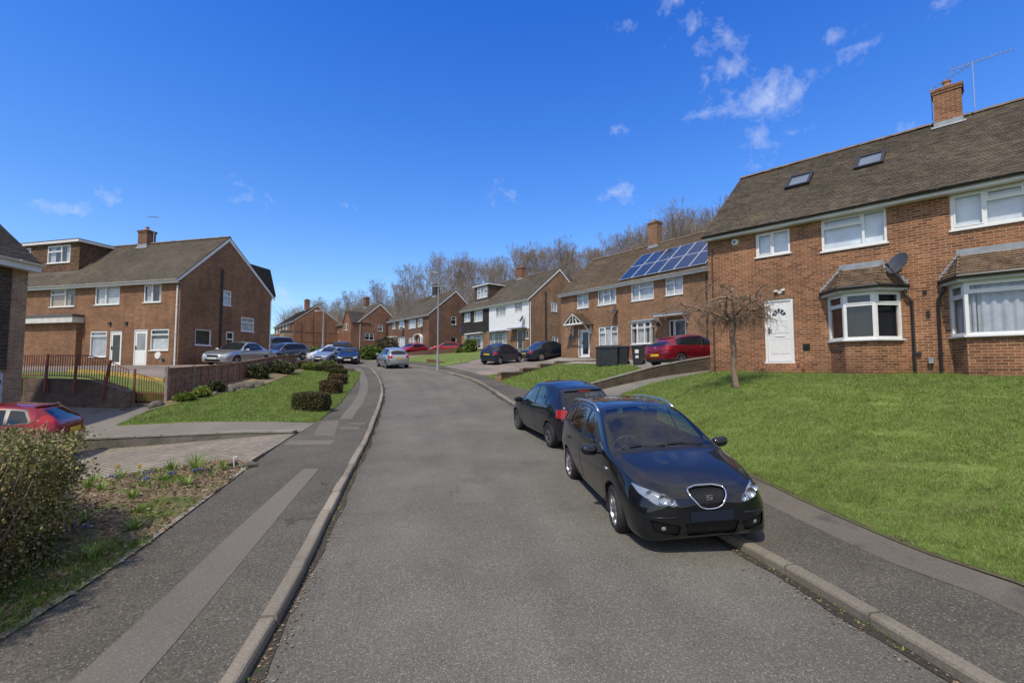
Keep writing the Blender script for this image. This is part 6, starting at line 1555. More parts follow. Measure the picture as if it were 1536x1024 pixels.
WH = hatch(L=4.2, W=1.78, H=1.55, wb=2.55, fo=.85, R=.31, paint='p_white', res=(48, 3), belt=.95)
yaw = math.atan2(-.55, -.83); x, y = -18.5, 46.4; z, p, r = on_ground(x, y, yaw, ROADZ); build_car(WH, 'white hatchback hindmost of the cars parked at the bend', (x, y, z), yaw, p, r)
VN = hatch(L=4.5, W=1.85, H=1.85, wb=2.75, fo=.9, R=.33, paint='p_black', res=(48, 3), belt=1.1, cowl=.9, wtop=1.6)
yaw = math.atan2(-.97, .2); x, y = -16.7, 45.2; z, p, r = on_ground(x, y, yaw, ROADZ); build_car(VN, 'tall black van-like car behind the dark navy hatchback at the bend', (x, y, z), yaw, p, r)
LB = hatch(L=4.2, W=1.76, H=1.40, wb=2.55, fo=.85, R=.31, paint='p_pale', res=(48, 3), belt=.95)
yaw = math.atan2(-.97, -.25); x, y = -16.5, 42.4; z, p, r = on_ground(x, y, yaw, ROADZ); build_car(LB, 'pale blue-grey hatchback parked between the white car and the dark navy one', (x, y, z), yaw, p, r)
DB = hatch(L=4.1, W=1.76, H=1.36, wb=2.5, fo=.85, R=.31, paint='p_navy', res=(48, 3), belt=.93)
yaw = math.atan2(-.96, .28); x, y = -14.1, 39.8; z, p, r = on_ground(x, y, yaw, ROADZ); build_car(DB, 'dark navy hatchback foremost of the cars parked at the bend', (x, y, z), yaw, p, r)
FD = hatch(L=3.95, W=1.72, H=1.48, wb=2.49, fo=.8, R=.31, paint='p_red', res=(72, 4), belt=.95, det=True, roofend=.38)
FD['lampd'] = .55; FD['rx'] = 1.4; FD['lamps'] = [FD['lamps'][0], ([(.55, .86), (.80, .82), (.84, .92), (.66, 1.14), (.56, 1.16)], 'rear', 'tail_light')]
def fd_extra(c, root, X, pm, body): interior(c, root, X, pm, body, 1.0, 3.3, .62); m = MB(); c.line(m, [(-.5, 1.335), (0, 1.35), (.5, 1.335)], 'rear', 1, .03, .03); m.build('roof_spoiler', pm, root, smooth=True)
add_extra(FD, fd_extra)
yaw = math.radians(203); x, y = -12.75, 10.9; z, p, r = on_ground(x, y, yaw, DZ); build_car(FD, 'dark red hatchback on the sunken drive behind the big hedge', (x, y, z + .01), yaw, p, r)
# ---------------------------------------------------------------- vegetation
def leafmat(name, stops, rough=.6, trans=.25, noise=None):
    m, nt, b = newmat(name); g = NT(nt); r = g.n('ShaderNodeNewGeometry').outputs['Random Per Island']
    col = g.ramp(r, stops)
    if noise:
        ob = g.n('ShaderNodeTexCoord').outputs['Object']; col = g.mix(col, noise[1], g.ramp(g.noise(ob, noise[0], 4, .6), [(noise[2], 0.0), (noise[2] + .15, noise[3])])); col = g.mix(col, g.ramp(g.noise(ob, 4.5, 5, .65), [(.32, .62), (.66, 1.12)]), 1, 'MULTIPLY')
    g.l(col, b.inputs['Base Color']); b.inputs['Roughness'].default_value = rough; b.inputs['Specular IOR Level'].default_value = .3
    tl = g.n('ShaderNodeBsdfTranslucent'); g.l(col, tl.inputs[0]); mx = g.n('ShaderNodeMixShader', i0=trans, i1=b.outputs[0], i2=tl.outputs[0]); g.l(mx.outputs[0], nt.nodes['Material Output'].inputs[0])
    return m
M['grass'] = leafmat('grass_blades', [(0, (.11, .185, .028)), (.45, (.205, .31, .058)), (.8, (.29, .38, .09)), (.93, (.38, .38, .15)), (1, (.44, .39, .21))], .55, .3, (.9, (.2, .18, .07), .6, .5))
M['bedgrass'] = leafmat('bed_grass', [(0, (.09, .18, .022)), (.5, (.17, .29, .04)), (.85, (.25, .34, .075)), (1, (.38, .33, .17))], .55, .3)
M['litter'] = leafmat('leaf_litter', [(0, (.07, .04, .025)), (.4, (.16, .10, .06)), (.75, (.28, .19, .12)), (1, (.36, .29, .21))], .85, .1)
M['hedge'] = leafmat('hedge_leaves', [(0, (.06, .068, .02)), (.4, (.15, .16, .044)), (.75, (.25, .235, .08)), (.92, (.36, .28, .15)), (1, (.46, .34, .24))], .5, .2)
M['box'] = leafmat('box_hedge_leaves', [(0, (.03, .036, .012)), (.45, (.07, .076, .026)), (.8, (.115, .11, .045)), (1, (.17, .12, .07))], .55, .2)
M['box_red'] = leafmat('red_tipped_leaves', [(0, (.04, .042, .014)), (.4, (.085, .08, .03)), (.7, (.15, .10, .05)), (1, (.24, .11, .07))], .55, .2)
M['shrub'] = leafmat('green_shrub_leaves', [(0, (.05, .08, .014)), (.5, (.12, .17, .032)), (1, (.21, .26, .065))], .55, .25)
M['shrub_dark'] = leafmat('dark_shrub_leaves', [(0, (.03, .04, .015)), (.5, (.075, .09, .034)), (1, (.15, .15, .07))], .55, .2)
M['shrub_grey'] = leafmat('twiggy_shrub', [(0, (.06, .05, .035)), (.5, (.12, .10, .065)), (1, (.19, .17, .10))], .8, .15)
M['lime'] = leafmat('lime_leaves', [(0, (.09, .14, .02)), (.6, (.17, .22, .04)), (1, (.28, .28, .07))], .5, .3)
M['yellow'] = plain('yellow_petals', (.62, .42, .03), .6); M['orange'] = plain('orange_petals', (.55, .26, .03), .6)
M['violet'] = plain('blue_violet_petals', (.10, .10, .21), .7)
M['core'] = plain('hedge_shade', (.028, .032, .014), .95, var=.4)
M['twig'] = gmat('twigs', [(.3, (.085, .068, .052)), (.7, (.17, .14, .11))], 8, .3, .95, 0)
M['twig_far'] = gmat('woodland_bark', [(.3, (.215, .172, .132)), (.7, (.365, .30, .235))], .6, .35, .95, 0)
M['twig_pale'] = gmat('weeping_bark', [(.3, (.17, .118, .082)), (.7, (.30, .215, .155))], 14, .3, .95, .4)

NPR = np.random.default_rng(11)
def quads_mesh(name, P, U, Vv, mat, parent=None, tri=False):
    """many small leaves: P root, U half width vectors, V length vectors"""
    n = len(P)
    if tri: co = np.stack([P - U, P + U, P + Vv], 1); k = 3
    else: co = np.stack([P - U * .55, P + U * .0 - Vv * 0 + U * .55, P + U + Vv * .55, P + Vv, P - U + Vv * .55], 1); k = 5
    me = bpy.data.meshes.new(name); me.vertices.add(n * k); me.vertices.foreach_set('co', co.reshape(-1).astype(np.float32))
    me.loops.add(n * k); me.loops.foreach_set('vertex_index', np.arange(n * k, dtype=np.int32)); me.polygons.add(n)
    me.polygons.foreach_set('loop_start', np.arange(0, n * k, k, dtype=np.int32)); me.polygons.foreach_set('loop_total', np.full(n, k, dtype=np.int32)); me.update(); me.validate()
    return finish(me, name, mat, parent, uv=False)
def unit(a): return a / np.maximum(1e-9, np.linalg.norm(a, axis=1))[:, None]
def np_inside(poly, xy):
    x, y = xy[:, 0], xy[:, 1]; c = np.zeros(len(xy), bool); n = len(poly); j = n - 1
    for i in range(n):
        xi, yi = poly[i][:2]; xj, yj = poly[j][:2]
        if yi != yj: c ^= ((yi > y) != (yj > y)) & (x < (xj - xi) * (y - yi) / (yj - yi) + xi)
        j = i
    return c

def grass(name, poly, n, hgt, wid, mat, h=None, dz=.02, dref=6.0, ymin=-99, lean=.6, mask=None):
    xs = [p[0] for p in poly]; ys = [p[1] for p in poly]; h = h or G; out = []; tot = 0
    while tot < n:
        q = np.stack([NPR.uniform(min(xs), max(xs), 60000), NPR.uniform(max(min(ys), ymin), max(ys), 60000)], 1)
        d = np.linalg.norm(q, axis=1); q = q[NPR.random(len(q)) < np.minimum(1, (dref / np.maximum(d, 1)) ** 1.6)]
        vis = (np.abs(q[:, 0]) < q[:, 1] * 1.25 + 5); q = q[vis]; q = q[np_inside(poly, q)]
        if mask: q = q[mask(q)]
        out.append(q); tot += len(q)
        if len(out) > 200: break
    q = np.concatenate(out)[:n]; m = len(q); z = h.many(q) + dz; d = np.linalg.norm(q, axis=1); sc = np.maximum(1, d / dref) ** .75
    a = NPR.uniform(0, 2 * PI, m); P = np.stack([q[:, 0], q[:, 1], z - .008], 1)
    pat = .7 + .5 * np.sin(q[:, 0] * 2.1 + 1.7 * np.sin(q[:, 1] * 1.3)) * np.sin(q[:, 1] * 2.7 + q[:, 0]) + .55 * np.sin(q[:, 0] * 11 + 2 * np.sin(q[:, 1] * 6.1)) * np.sin(q[:, 1] * 13 + 2 * np.sin(q[:, 0] * 5.3))
    hh = hgt * NPR.uniform(.45, 1.25, m) * sc ** .5 * np.maximum(.3, .72 + .42 * pat); U = np.stack([np.cos(a), np.sin(a), np.zeros(m)], 1) * (wid * sc * NPR.uniform(.6, 1.2, m))[:, None]
    b = NPR.uniform(0, 2 * PI, m); l = NPR.uniform(.1, lean + .3, m); Vv = np.stack([np.cos(b) * l, np.sin(b) * l, np.ones(m)], 1) * hh[:, None]
    o = quads_mesh(name, P, U, Vv, mat, tri=True); o['kind'] = 'stuff'; return o
bare = lambda q: NPR.random(len(q)) < np.where(np.sin(q[:, 0] * 1.9 + 2.1 * np.sin(q[:, 1] * .8)) * np.sin(q[:, 1] * 2.3 + 1.4 * np.sin(q[:, 0] * 1.1)) + .25 * np.sin(q[:, 0] * 9 + q[:, 1] * 7) > .93, .18, 1.0)
grass('grass', RLAWN, 400000, .040, .0032, M['grass'], dref=5.5, ymin=-3, mask=bare)
grass('grass', LLAWN, 90000, .045, .0055, M['grass'], dref=9, dz=.03)
grass('grass', R2LAWN, 34000, .06, .010, M['grass'], dref=12, dz=.03)

# ---- generic leafy mass -------------------------------------------------------------------------------------
def leafy(parent, shape, n, leaf, mat, core=True, fuzz=.12, seed=1, name='foliage', up=.2, inner=.35, asp=.5):
    """shape: function of unit sphere directions -> surface points (numpy), leaves near that surface"""
    R = np.random.default_rng(seed); d = unit(R.normal(size=(n, 3))); P = shape(d); C = shape(unit(R.normal(size=(400, 3)))).mean(0)
    t = 1 - np.abs(R.normal(0, fuzz, n)) - (R.random(n) < inner) * R.uniform(0, .35, n); t = np.where(R.random(n) < .06, 1 + R.uniform(0, .08, n), t)
    P = C + (P - C) * t[:, None]; N = unit(P - C); o = unit(R.normal(size=(n, 3)) + N * .7 + np.array([0, 0, up])); s = unit(np.cross(o, R.normal(size=(n, 3))))
    l = leaf * R.uniform(.6, 1.3, n); ob = quads_mesh(name, P, s * (l * asp)[:, None], o * l[:, None], mat, parent)
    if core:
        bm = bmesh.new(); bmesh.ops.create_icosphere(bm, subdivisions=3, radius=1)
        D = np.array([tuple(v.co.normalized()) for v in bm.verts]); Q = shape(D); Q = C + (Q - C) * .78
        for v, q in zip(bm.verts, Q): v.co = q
        me = bpy.data.meshes.new('shade_core'); bm.to_mesh(me); bm.free(); finish(me, 'shade_core', M['core'], parent, True, uv=False)  # solid dark filling, its colour stands in for shade between the leaves
    return ob
def superbox(cx, cy, cz, hx, hy, hz, rot=0, e=.35, lump=.07, ph=0.0, flatbase=True):
    c, s = math.cos(rot), math.sin(rot)
    def f(d):
        ex = 2 / e; q = d / ((np.abs(d) ** ex).sum(1, keepdims=True)) ** (1 / ex)
        l = 1 + lump * (np.sin(d[:, 0] * 5.1 + ph) * np.sin(d[:, 1] * 4.3 + ph * 2) + .6 * np.sin(d[:, 2] * 7 + d[:, 0] * 6 + ph * 3) + .4 * np.sin(d[:, 1] * 13 + d[:, 2] * 11 + ph))
        q = q * l[:, None] * np.array([hx, hy, hz]); q[:, 2] = np.maximum(q[:, 2], -hz)
        return np.stack([cx + q[:, 0] * c - q[:, 1] * s, cy + q[:, 0] * s + q[:, 1] * c, cz + q[:, 2]], 1)
    return f
def shrub(x, y, w, dp, hgt, label, mat, n, leaf, rot=0, name='shrub', cat='shrub', group=None, e=.45, seed=1, lump=.1, h=None, z=None, core=True, up=.3, lift=0.0, asp=.5):
    zg = (h or G)(x, y) if z is None else z; t = thing(name, label, cat, (x, y, zg), rot, group)
    f = superbox(0, 0, hgt / 2 + lift, w / 2, dp / 2, hgt / 2, 0, e, lump, seed * 1.7)
    leafy(t, f, n, leaf, M[mat], core, .05 if e < .4 else .12, seed=seed, up=up, asp=asp, inner=.15 if e < .4 else .35)
    return t
def stems(t, pts, mat='twig', name='stem'):
    m = MB()
    for p, r in pts: m.tube(p, r, 5)
    return m.build(name, M[mat], t, smooth=True, uv=False)

# clipped box hedges along the edge of the lawn
for k, (x, y, w, dp, hg, mat, lab) in enumerate([(-7.15, 16.5, 1.22, .7, .66, 'box', 'largest clipped dark hedge at the lawn corner by the pavement'), (-8.3, 21.2, .82, .72, .62, 'box_red', 'second clipped hedge along the pavement, square with a reddish top'),
        (-9.3, 24.6, .8, .75, .55, 'box_red', 'third clipped hedge along the pavement, low with red tips'), (-10.35, 27.5, .85, .75, .5, 'box', 'fourth clipped hedge along the pavement, half hidden by the red tipped one'), (-11.35, 29.5, .9, .8, .5, 'box', 'last small clipped hedge at the far end of the lawn')]):
    shrub(x, y, w, dp, hg, lab, mat, 14000 if k == 0 else 6000, .036 if k == 0 else .045, -.2, 'box_hedge', 'hedge', 'clipped hedges along the lawn edge', .34, seed=k + 2, lump=.03)
for k, (x, y, w, dp, hg, mat, lab) in enumerate([(-13.3, 30.6, 1.1, .9, .42, 'lime', 'bright lime green low shrub at the far lawn edge'), (-14.1, 31.4, 1.0, .9, .45, 'box_red', 'reddish low shrub beside the lime green one'), (-12.6, 31.6, .95, .85, .55, 'shrub', 'rounded green shrub at the far end of the lawn'), (-12.4, 30.4, .75, .7, .4, 'box', 'dark little shrub before the parked cars at the far lawn end')]):
    shrub(x, y, w, dp, hg, lab, mat, 2600, .08, k, seed=k + 20, group='shrubs at the far lawn end')
for k, (x, y, w, dp, hg, mat, lab) in enumerate([(-13.3, 26.4, 1.6, .9, .68, 'shrub_dark', 'wide dark shrub against the far end of the timber fence'), (-12.95, 23.6, .85, .7, .72, 'shrub_dark', 'narrow dark brown shrub leaning on the timber fence'), (-12.1, 18.9, .7, .5, .42, 'shrub_dark', 'dark low shrub in the border beneath the fence')]):
    shrub(x, y, w, dp, hg, lab, mat, 3200, .09, k, seed=k + 30, e=.7, lump=.2)
for k, (x, y, s, lab) in enumerate([(-12.0, 17.0, .26, 'lime green leafy plant with orange flowers nearest the garden gate'), (-11.9, 17.7, .28, 'lime green leafy plant with yellow flowers in the fence border'), (-12.2, 18.2, .26, 'yellow green leafy plant highest in the fence border')]):
    t = shrub(x, y, s * 1.7, s * 1.4, s, lab, 'lime', 500, .14, k, 'leafy_plant', 'plant', None, .9, seed=40 + k, lump=.3, core=False, up=.8)
    for a in range(5): f = MB(); f.lathe([(0, -.02), (.05, .01), (.03, .03), (0, .02)], 7, lambda q: (.18 * math.cos(a * 2.3) + q[0], -.14 + .1 * math.sin(a * 3.1) + q[1], s * (.75 + .1 * (a % 3)) + q[2])); f.build('flower', M['orange' if k == 0 else 'yellow'], t)
for k, (x, y, s) in enumerate([(-11.8, 19.2, .3), (-11.85, 20.6, .36), (-12.0, 21.8, .3), (-12.2, 17.2, .2), (-12.55, 16.35, .3), (-12.1, 19.9, .3), (-11.8, 18.3, .2)]):
    bm = bmesh.new(); bmesh.ops.create_icosphere(bm, subdivisions=3, radius=1); R_ = random.Random(k)
    for v in bm.verts: n_ = 1 + .22 * math.sin(v.co.x * 4 + k) * math.cos(v.co.y * 3.3 + k * 2) + R_.uniform(-.05, .05); v.co = Vector((v.co.x * s * 1.1, v.co.y * s * .8, v.co.z * s * .6)) * n_
    me = bpy.data.meshes.new('rockery_stone'); bm.to_mesh(me); bm.free(); o = finish(me, 'rockery_stone', M['stone'], smooth=True); o.location = (x, y, G(x, y) + s * .18); o.rotation_euler = (0, 0, k * 1.3)
    tag(o, ['flat grey rockery stone below the dark shrub', 'biggest rough stone in the fence border', 'upper rockery stone towards the far end of the fence', 'small stone among the lime green plants', 'grey stone block beside the gate post', 'weathered stone leaning against the fence foot', 'small low stone at the lawn edge of the border'][k], 'stone', 'rockery stones under the fence')
# bushes on the far side of the bend
shrub(-12.7, 46.8, 2.0, 1.8, 2.0, 'big olive twiggy bush at the bend before the gable with windows', 'shrub_grey', 5000, .16, .3, 'bush', 'bush', seed=51, e=.8, lump=.2)
shrub(-13.9, 45.6, 1.9, 1.6, 1.25, 'rounded fresh green bush at the bend in front of the olive one', 'shrub', 4200, .15, .3, 'bush', 'bush', seed=52, e=.7, lump=.15)
shrub(-14.9, 47.2, 1.2, 1.1, 1.25, 'greyish bush beside the black van-like car', 'shrub_grey', 2200, .16, .3, 'bush', 'bush', seed=53, e=.8, lump=.2)
shrub(-4.4, 48.6, 1.3, 1.2, 1.35, 'clipped green bush under the bay window of the half clad house', 'shrub', 3000, .11, .3, 'bush', 'bush', seed=54, e=.6, lump=.1)
shrub(-5.7, 50.2, .9, .7, .6, 'small yellow green plant below the canopied window', 'lime', 900, .12, .3, 'bush', 'bush', seed=55, e=.8, lump=.2)
shrub(-25.5, 60.5, 5.0, 1.5, .9, 'low green hedge before the blank far gable', 'shrub', 2600, .2, .5, 'hedge', 'hedge', seed=56, e=.5, lump=.15)

# ---- the big hedge at the near corner ------------------------------------------------------------------------
hx = [(-4.2, 3.0), (-4.5, 4.1), (-5.4, 5.6), (-6.9, 5.9), (-9.2, 5.7), (-9.0, 3.0), (-6, 2.4)]
t = thing('hedge', 'overgrown small leaved hedge at the near corner of the flower bed', 'hedge', (-6.3, 4.2, BZ(-6.3, 4.2)), 0)
def hedge_shape(d):
    a = np.arctan2(d[:, 1], d[:, 0]); P = np.array([(p[0] + 6.3, p[1] - 4.2) for p in hx]); ang = np.arctan2(P[:, 1], P[:, 0]); rad = np.linalg.norm(P, axis=1); o = np.argsort(ang)
    r = np.interp(a, ang[o], rad[o], period=2 * PI); fl = np.abs(d[:, 2]); el = np.arcsin(np.clip(d[:, 2], -1, 1))
    k = np.minimum(1, 1.25 * np.cos(el) ** .55); lump = 1 + .035 * np.sin(a * 17) + .03 * np.sin(a * 31 + d[:, 2] * 9) + .03 * np.sin(d[:, 2] * 12 + a * 7)
    hgt = 1.30 + .05 * np.sin(a * 9) ; z = .68 + .68 * np.sign(d[:, 2]) * np.minimum(1, (np.abs(np.sin(el)) * 1.35) ** .8)
    taper = np.where(z < .5, .93 - .0 * z, 1.0)
    return np.stack([np.cos(a) * r * k * lump * taper, np.sin(a) * r * k * lump * taper, z * hgt / 1.40], 1)
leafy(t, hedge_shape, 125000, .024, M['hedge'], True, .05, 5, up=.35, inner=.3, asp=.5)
R_ = random.Random(4); P = []
for k in range(620):
    a = R_.uniform(-1.5, 1.4); i = R_.random(); ed = [Vector((hx[0][0], hx[0][1])), Vector((hx[1][0], hx[1][1])), Vector((hx[2][0], hx[2][1])), Vector((hx[3][0], hx[3][1]))]; s = R_.random() ** .7 * 2.6; q = ed[int(s)].lerp(ed[int(s) + 1], s % 1); q = q + (Vector((-6.3, 4.2)) - q).normalized() * R_.uniform(.03, .25)
    z0 = R_.uniform(0, .7); b = Vector((q.x + 6.3, q.y - 4.2, z0)); l = R_.uniform(.25, .8); d = Vector((R_.uniform(-.35, .35), R_.uniform(-.35, .35), 1)); m1 = b + d * l * .5 + Vector((R_.uniform(-.05, .05), R_.uniform(-.05, .05), 0)); P.append(([b, m1, b + d * l + Vector((R_.uniform(-.1, .1), R_.uniform(-.1, .1), 0))], [.006, .0045, .002]))
stems(t, P, 'twig_pale', 'stem')
# taller sprays on top
R2 = np.random.default_rng(77); n = 2600; ang = R2.uniform(0, 2 * PI, n); rr = R2.random(n) ** .5; cl = R2.integers(0, 90, n); cx = R2.uniform(-2.6, 2.0, 90); cy = R2.uniform(-1.4, 1.3, 90); hh = R2.uniform(.06, .24, 90)
P = np.stack([cx[cl] + R2.normal(0, .04, n), cy[cl] + R2.normal(0, .04, n), 1.19 + R2.random(n) * hh[cl]], 1); keep = np_inside([(p[0] + 6.3, p[1] - 4.2) for p in hx], P[:, :2]); P = P[keep]; n = len(P)
o_ = unit(R2.normal(size=(n, 3)) + np.array([0, 0, .6])); s_ = unit(np.cross(o_, R2.normal(size=(n, 3)))); quads_mesh('foliage', P, s_ * .011, o_ * .028, M['hedge'], t)

# ---- flower bed ---------------------------------------------------------------------------------------------
BED = [p for p in reversed(LPs) if 1.5 < p[1] < 9.5] + [(-6, 1.5), (-9, 5.6), (-8.3, 8.9), (-6.6, 9.35), (-5.5, 9.5)]
LPa = np.array([p for p in LPs if 0 < p[1] < 11])
def edge_d(q): return np.min(np.linalg.norm(q[:, None] - LPa[None], axis=2), axis=1)
grass('grass', BED, 24000, .07, .0042, M['bedgrass'], h=BZ, dref=6, lean=.9, mask=lambda q: (NPR.random(len(q)) < np.exp(-edge_d(q) * 1.9) * .9 * (q[:, 1] < 5.6) + .05 + .4 * (np.sin(q[:, 0] * 3.1 + 1) * np.sin(q[:, 1] * 2.6) > .45)))
def litter(n):
    xs = [p[0] for p in BED]; ys = [p[1] for p in BED]; q = np.stack([NPR.uniform(min(xs), max(xs), n * 3), NPR.uniform(1.5, max(ys), n * 3)], 1); q = q[np_inside(BED, q)][:n]; m = len(q); z = BZ.many(q) + .03 + NPR.uniform(0, .02, m)
    a = NPR.uniform(0, 2 * PI, m); d = np.stack([np.cos(a), np.sin(a), NPR.uniform(-.3, .4, m)], 1); s = unit(np.cross(d, NPR.normal(0, .5, (m, 3)) + np.array([0, 0, 1]))); l = NPR.uniform(.02, .07, m); w = l * NPR.choice([.12, .3, .4], m)
    o = quads_mesh('leaf_litter', np.stack([q[:, 0], q[:, 1], z], 1), s * w[:, None], d * l[:, None], M['litter']); o['kind'] = 'stuff'
litter(12000)
def tuft(parent, n, hgt, spread, wid, mat, seed, name='leaves', droop=.5):
    R = random.Random(seed); m = MB()
    for k in range(n):
        a = R.uniform(0, 2 * PI); l = hgt * R.uniform(.55, 1.15); o = R.uniform(.2, 1) * spread; w = wid * R.uniform(.7, 1.2); c, s = math.cos(a), math.sin(a); x0, y0 = c * R.uniform(0, .05), s * R.uniform(0, .05); V = []
        for i in range(5):
            t = i / 4; rr = o * (t ** 1.4); z = l * (t - droop * t * t * .5); ww = w * (1 - t ** 2 * .95); V += [(x0 + c * rr - s * ww, y0 + s * rr + c * ww, z), (x0 + c * rr + s * ww, y0 + s * rr - c * ww, z)]
        m.add(V, [(2 * i, 2 * i + 1, 2 * i + 3, 2 * i + 2) for i in range(4)])
    return m.build(name, M[mat], parent, smooth=True, uv=False)
for k, (x, y, hg, sp, n) in enumerate([(-5.92, 8.75, .42, .26, 60), (-5.75, 8.5, .40, .30, 55), (-6.35, 8.7, .32, .2, 36), (-7.1, 8.45, .30, .2, 30), (-7.6, 8.5, .26, .18, 30), (-5.5, 8.9, .28, .2, 22), (-5.35, 7.7, .18, .2, 26), (-5.6, 6.9, .2, .22, 30), (-6.4, 7.3, .2, .2, 26), (-5.15, 6.4, .16, .2, 28), (-4.75, 5.9, .18, .22, 34), (-5.4, 5.95, .22, .22, 30), (-6.9, 7.6, .24, .2, 26), (-6.2, 6.4, .2, .22, 24), (-4.55, 5.1, .2, .24, 36), (-5.2, 9.15, .16, .2, 22), (-4.15, 3.7, .26, .3, 30), (-5.9, 7.9, .22, .24, 28)]):
    lab = ['tallest clump of arching daffodil leaves in the flower bed', 'second clump of arching strap leaves just in front of the tallest one'][k] if k < 2 else ('strap leaved weed clump at the drive edge of the flower bed' if k < 6 or k == 15 else 'low green weed clump growing through the mulch')
    t = thing('weed_clump', lab, 'plant', (x, y, BZ(x, y) + .02), k, 'leaf clumps in the flower bed'); tuft(t, n, hg, sp, .008 if k < 6 else .011, 'bedgrass', k)
def daffodil(x, y, hg, lab, seed):
    t = thing('daffodil', lab, 'flower', (x, y, BZ(x, y) + .02), seed); tuft(t, 12, hg * .9, .12, .006, 'bedgrass', seed); m = MB(); m.tube([(0, 0, 0), (.005, .0, hg * .7), (.02, -.02, hg)], .004, 5); m.build('stem', M['bedgrass'], t, uv=False)
    m = MB(); ce = Vector((.02, -.025, hg)); ax_ = Vector((.2, -.9, .25)).normalized(); u = ax_.cross(Vector((0, 0, 1))).normalized(); v = u.cross(ax_)
    for k in range(6):
        a = PI * k / 3; d = u * math.cos(a) + v * math.sin(a); s = u * -math.sin(a) + v * math.cos(a); m.face([ce, ce + d * .022 + s * .014, ce + d * .045, ce + d * .022 - s * .014])
    m.build('petals', M['yellow'], t, uv=False); m = MB(); m.tube([ce, ce + ax_ * .03], [.01, .016], 8); m.build('trumpet', M['orange'], t, uv=False)
daffodil(-7.05, 8.3, .24, 'single yellow daffodil at the back of the bed near the hedge', 1); daffodil(-5.35, 8.35, .25, 'single yellow daffodil closest to the pavement corner', 2); daffodil(-6.55, 8.2, .2, 'small pale daffodil between the leaf clumps', 3)
for k, (x, y) in enumerate([(-5.85, 8.0), (-6.3, 8.1), (-6.75, 7.9), (-5.95, 7.55), (-5.6, 8.3), (-5.15, 4.75 + .9), (-6.1, 6.1)]):
    t = thing('grape_hyacinth', 'blue grape hyacinth cluster flowering low in the mulch', 'flower', (x, y, BZ(x, y) + .02), k, 'blue grape hyacinths in the flower bed'); tuft(t, 10, .1, .09, .004, 'bedgrass', 60 + k); R_ = random.Random(k)
    for i in range(6): a, b = R_.uniform(-.09, .09), R_.uniform(-.07, .07); m = MB(); m.lathe([(0, -.035), (.016, -.02), (.013, .01), (0, .03)], 7, lambda q: (a + q[0], b + q[1], .12 + q[2])); m.build('flower_spike', M['violet'], t, uv=False)
for k, (x, y, s) in enumerate([(-7.0, 7.2, .16), (-5.2, 9.2, .14), (-5.55, 9.25, .12), (-6.5, 6.8, .13)]):
    bm = bmesh.new(); bmesh.ops.create_icosphere(bm, subdivisions=2, radius=1); R_ = random.Random(k + 9)
    for v in bm.verts: v.co = Vector((v.co.x * s * 1.5, v.co.y * s * .8, v.co.z * s * .45)) * R_.uniform(.85, 1.15)
    me = bpy.data.meshes.new('bed_stone'); bm.to_mesh(me); bm.free(); o = finish(me, 'bed_stone', M['stone'], smooth=True); o.location = (x, y, BZ(x, y) + .05); o.rotation_euler = (.1, .1, k); tag(o, ['flat grey stone half buried in the middle of the flower bed', 'grey stone at the pavement corner of the bed', 'second stone at the bed corner by the paved drive', 'small stone near the hedge foot'][k], 'stone')
o = MB(); o.tube([(-5.45, 9.15, BZ(-5.45, 9.15) - .02), (-5.46, 9.14, BZ(-5.45, 9.15) + .2), (-5.38, 9.13, BZ(-5.45, 9.15) + .21)], .012, 6); tag(o.build('marker_peg', M['upvc'], None), 'little white bent peg at the back corner of the bed', 'peg')

# moss and weeds in the gutter
q = []
for line, sd in ((LKs, 1), (RKs, -1)):
    for p in line:
        if 1.5 < p[1] < 16 and NPR.random() < .55: q += [(p[0] + sd * NPR.uniform(.01, .05), p[1] + NPR.uniform(-.2, .2)) for _ in range(int(NPR.integers(4, 22)))]
q = np.array(q); m_ = len(q); P = np.stack([q[:, 0], q[:, 1], np.array([zr(y) for y in q[:, 1]]) + .012], 1); a = NPR.uniform(0, 2 * PI, m_)
o = quads_mesh('weeds', P, np.stack([np.cos(a), np.sin(a), a * 0], 1) * .009, unit(NPR.normal(0, .7, (m_, 3)) + np.array([0, 0, .6])) * NPR.uniform(.01, .04, m_)[:, None], M['bedgrass']); o['kind'] = 'stuff'
m_ = 2600; y_ = NPR.uniform(2.5, 15, m_); sd_ = NPR.random(m_) < .5
x_ = np.where(sd_, np.interp(y_, [p[1] for p in LK[1:14]], [p[0] for p in LK[1:14]]) + np.abs(NPR.normal(0, .09, m_)) + .02, np.interp(y_, [p[1] for p in RK[1:14]], [p[0] for p in RK[1:14]]) - np.abs(NPR.normal(0, .12, m_)) - .02)
a = NPR.uniform(0, 2 * PI, m_); l_ = NPR.uniform(.006, .028, m_); d_ = np.stack([np.cos(a), np.sin(a), NPR.uniform(0, .2, m_)], 1); s_ = np.stack([-np.sin(a), np.cos(a), NPR.uniform(-.3, .3, m_)], 1)
o = quads_mesh('leaf_litter', np.stack([x_, y_, np.array([zr(v) for v in y_]) + .018], 1), s_ * (l_ * .4)[:, None], d_ * l_[:, None], M['litter']); o['kind'] = 'stuff'

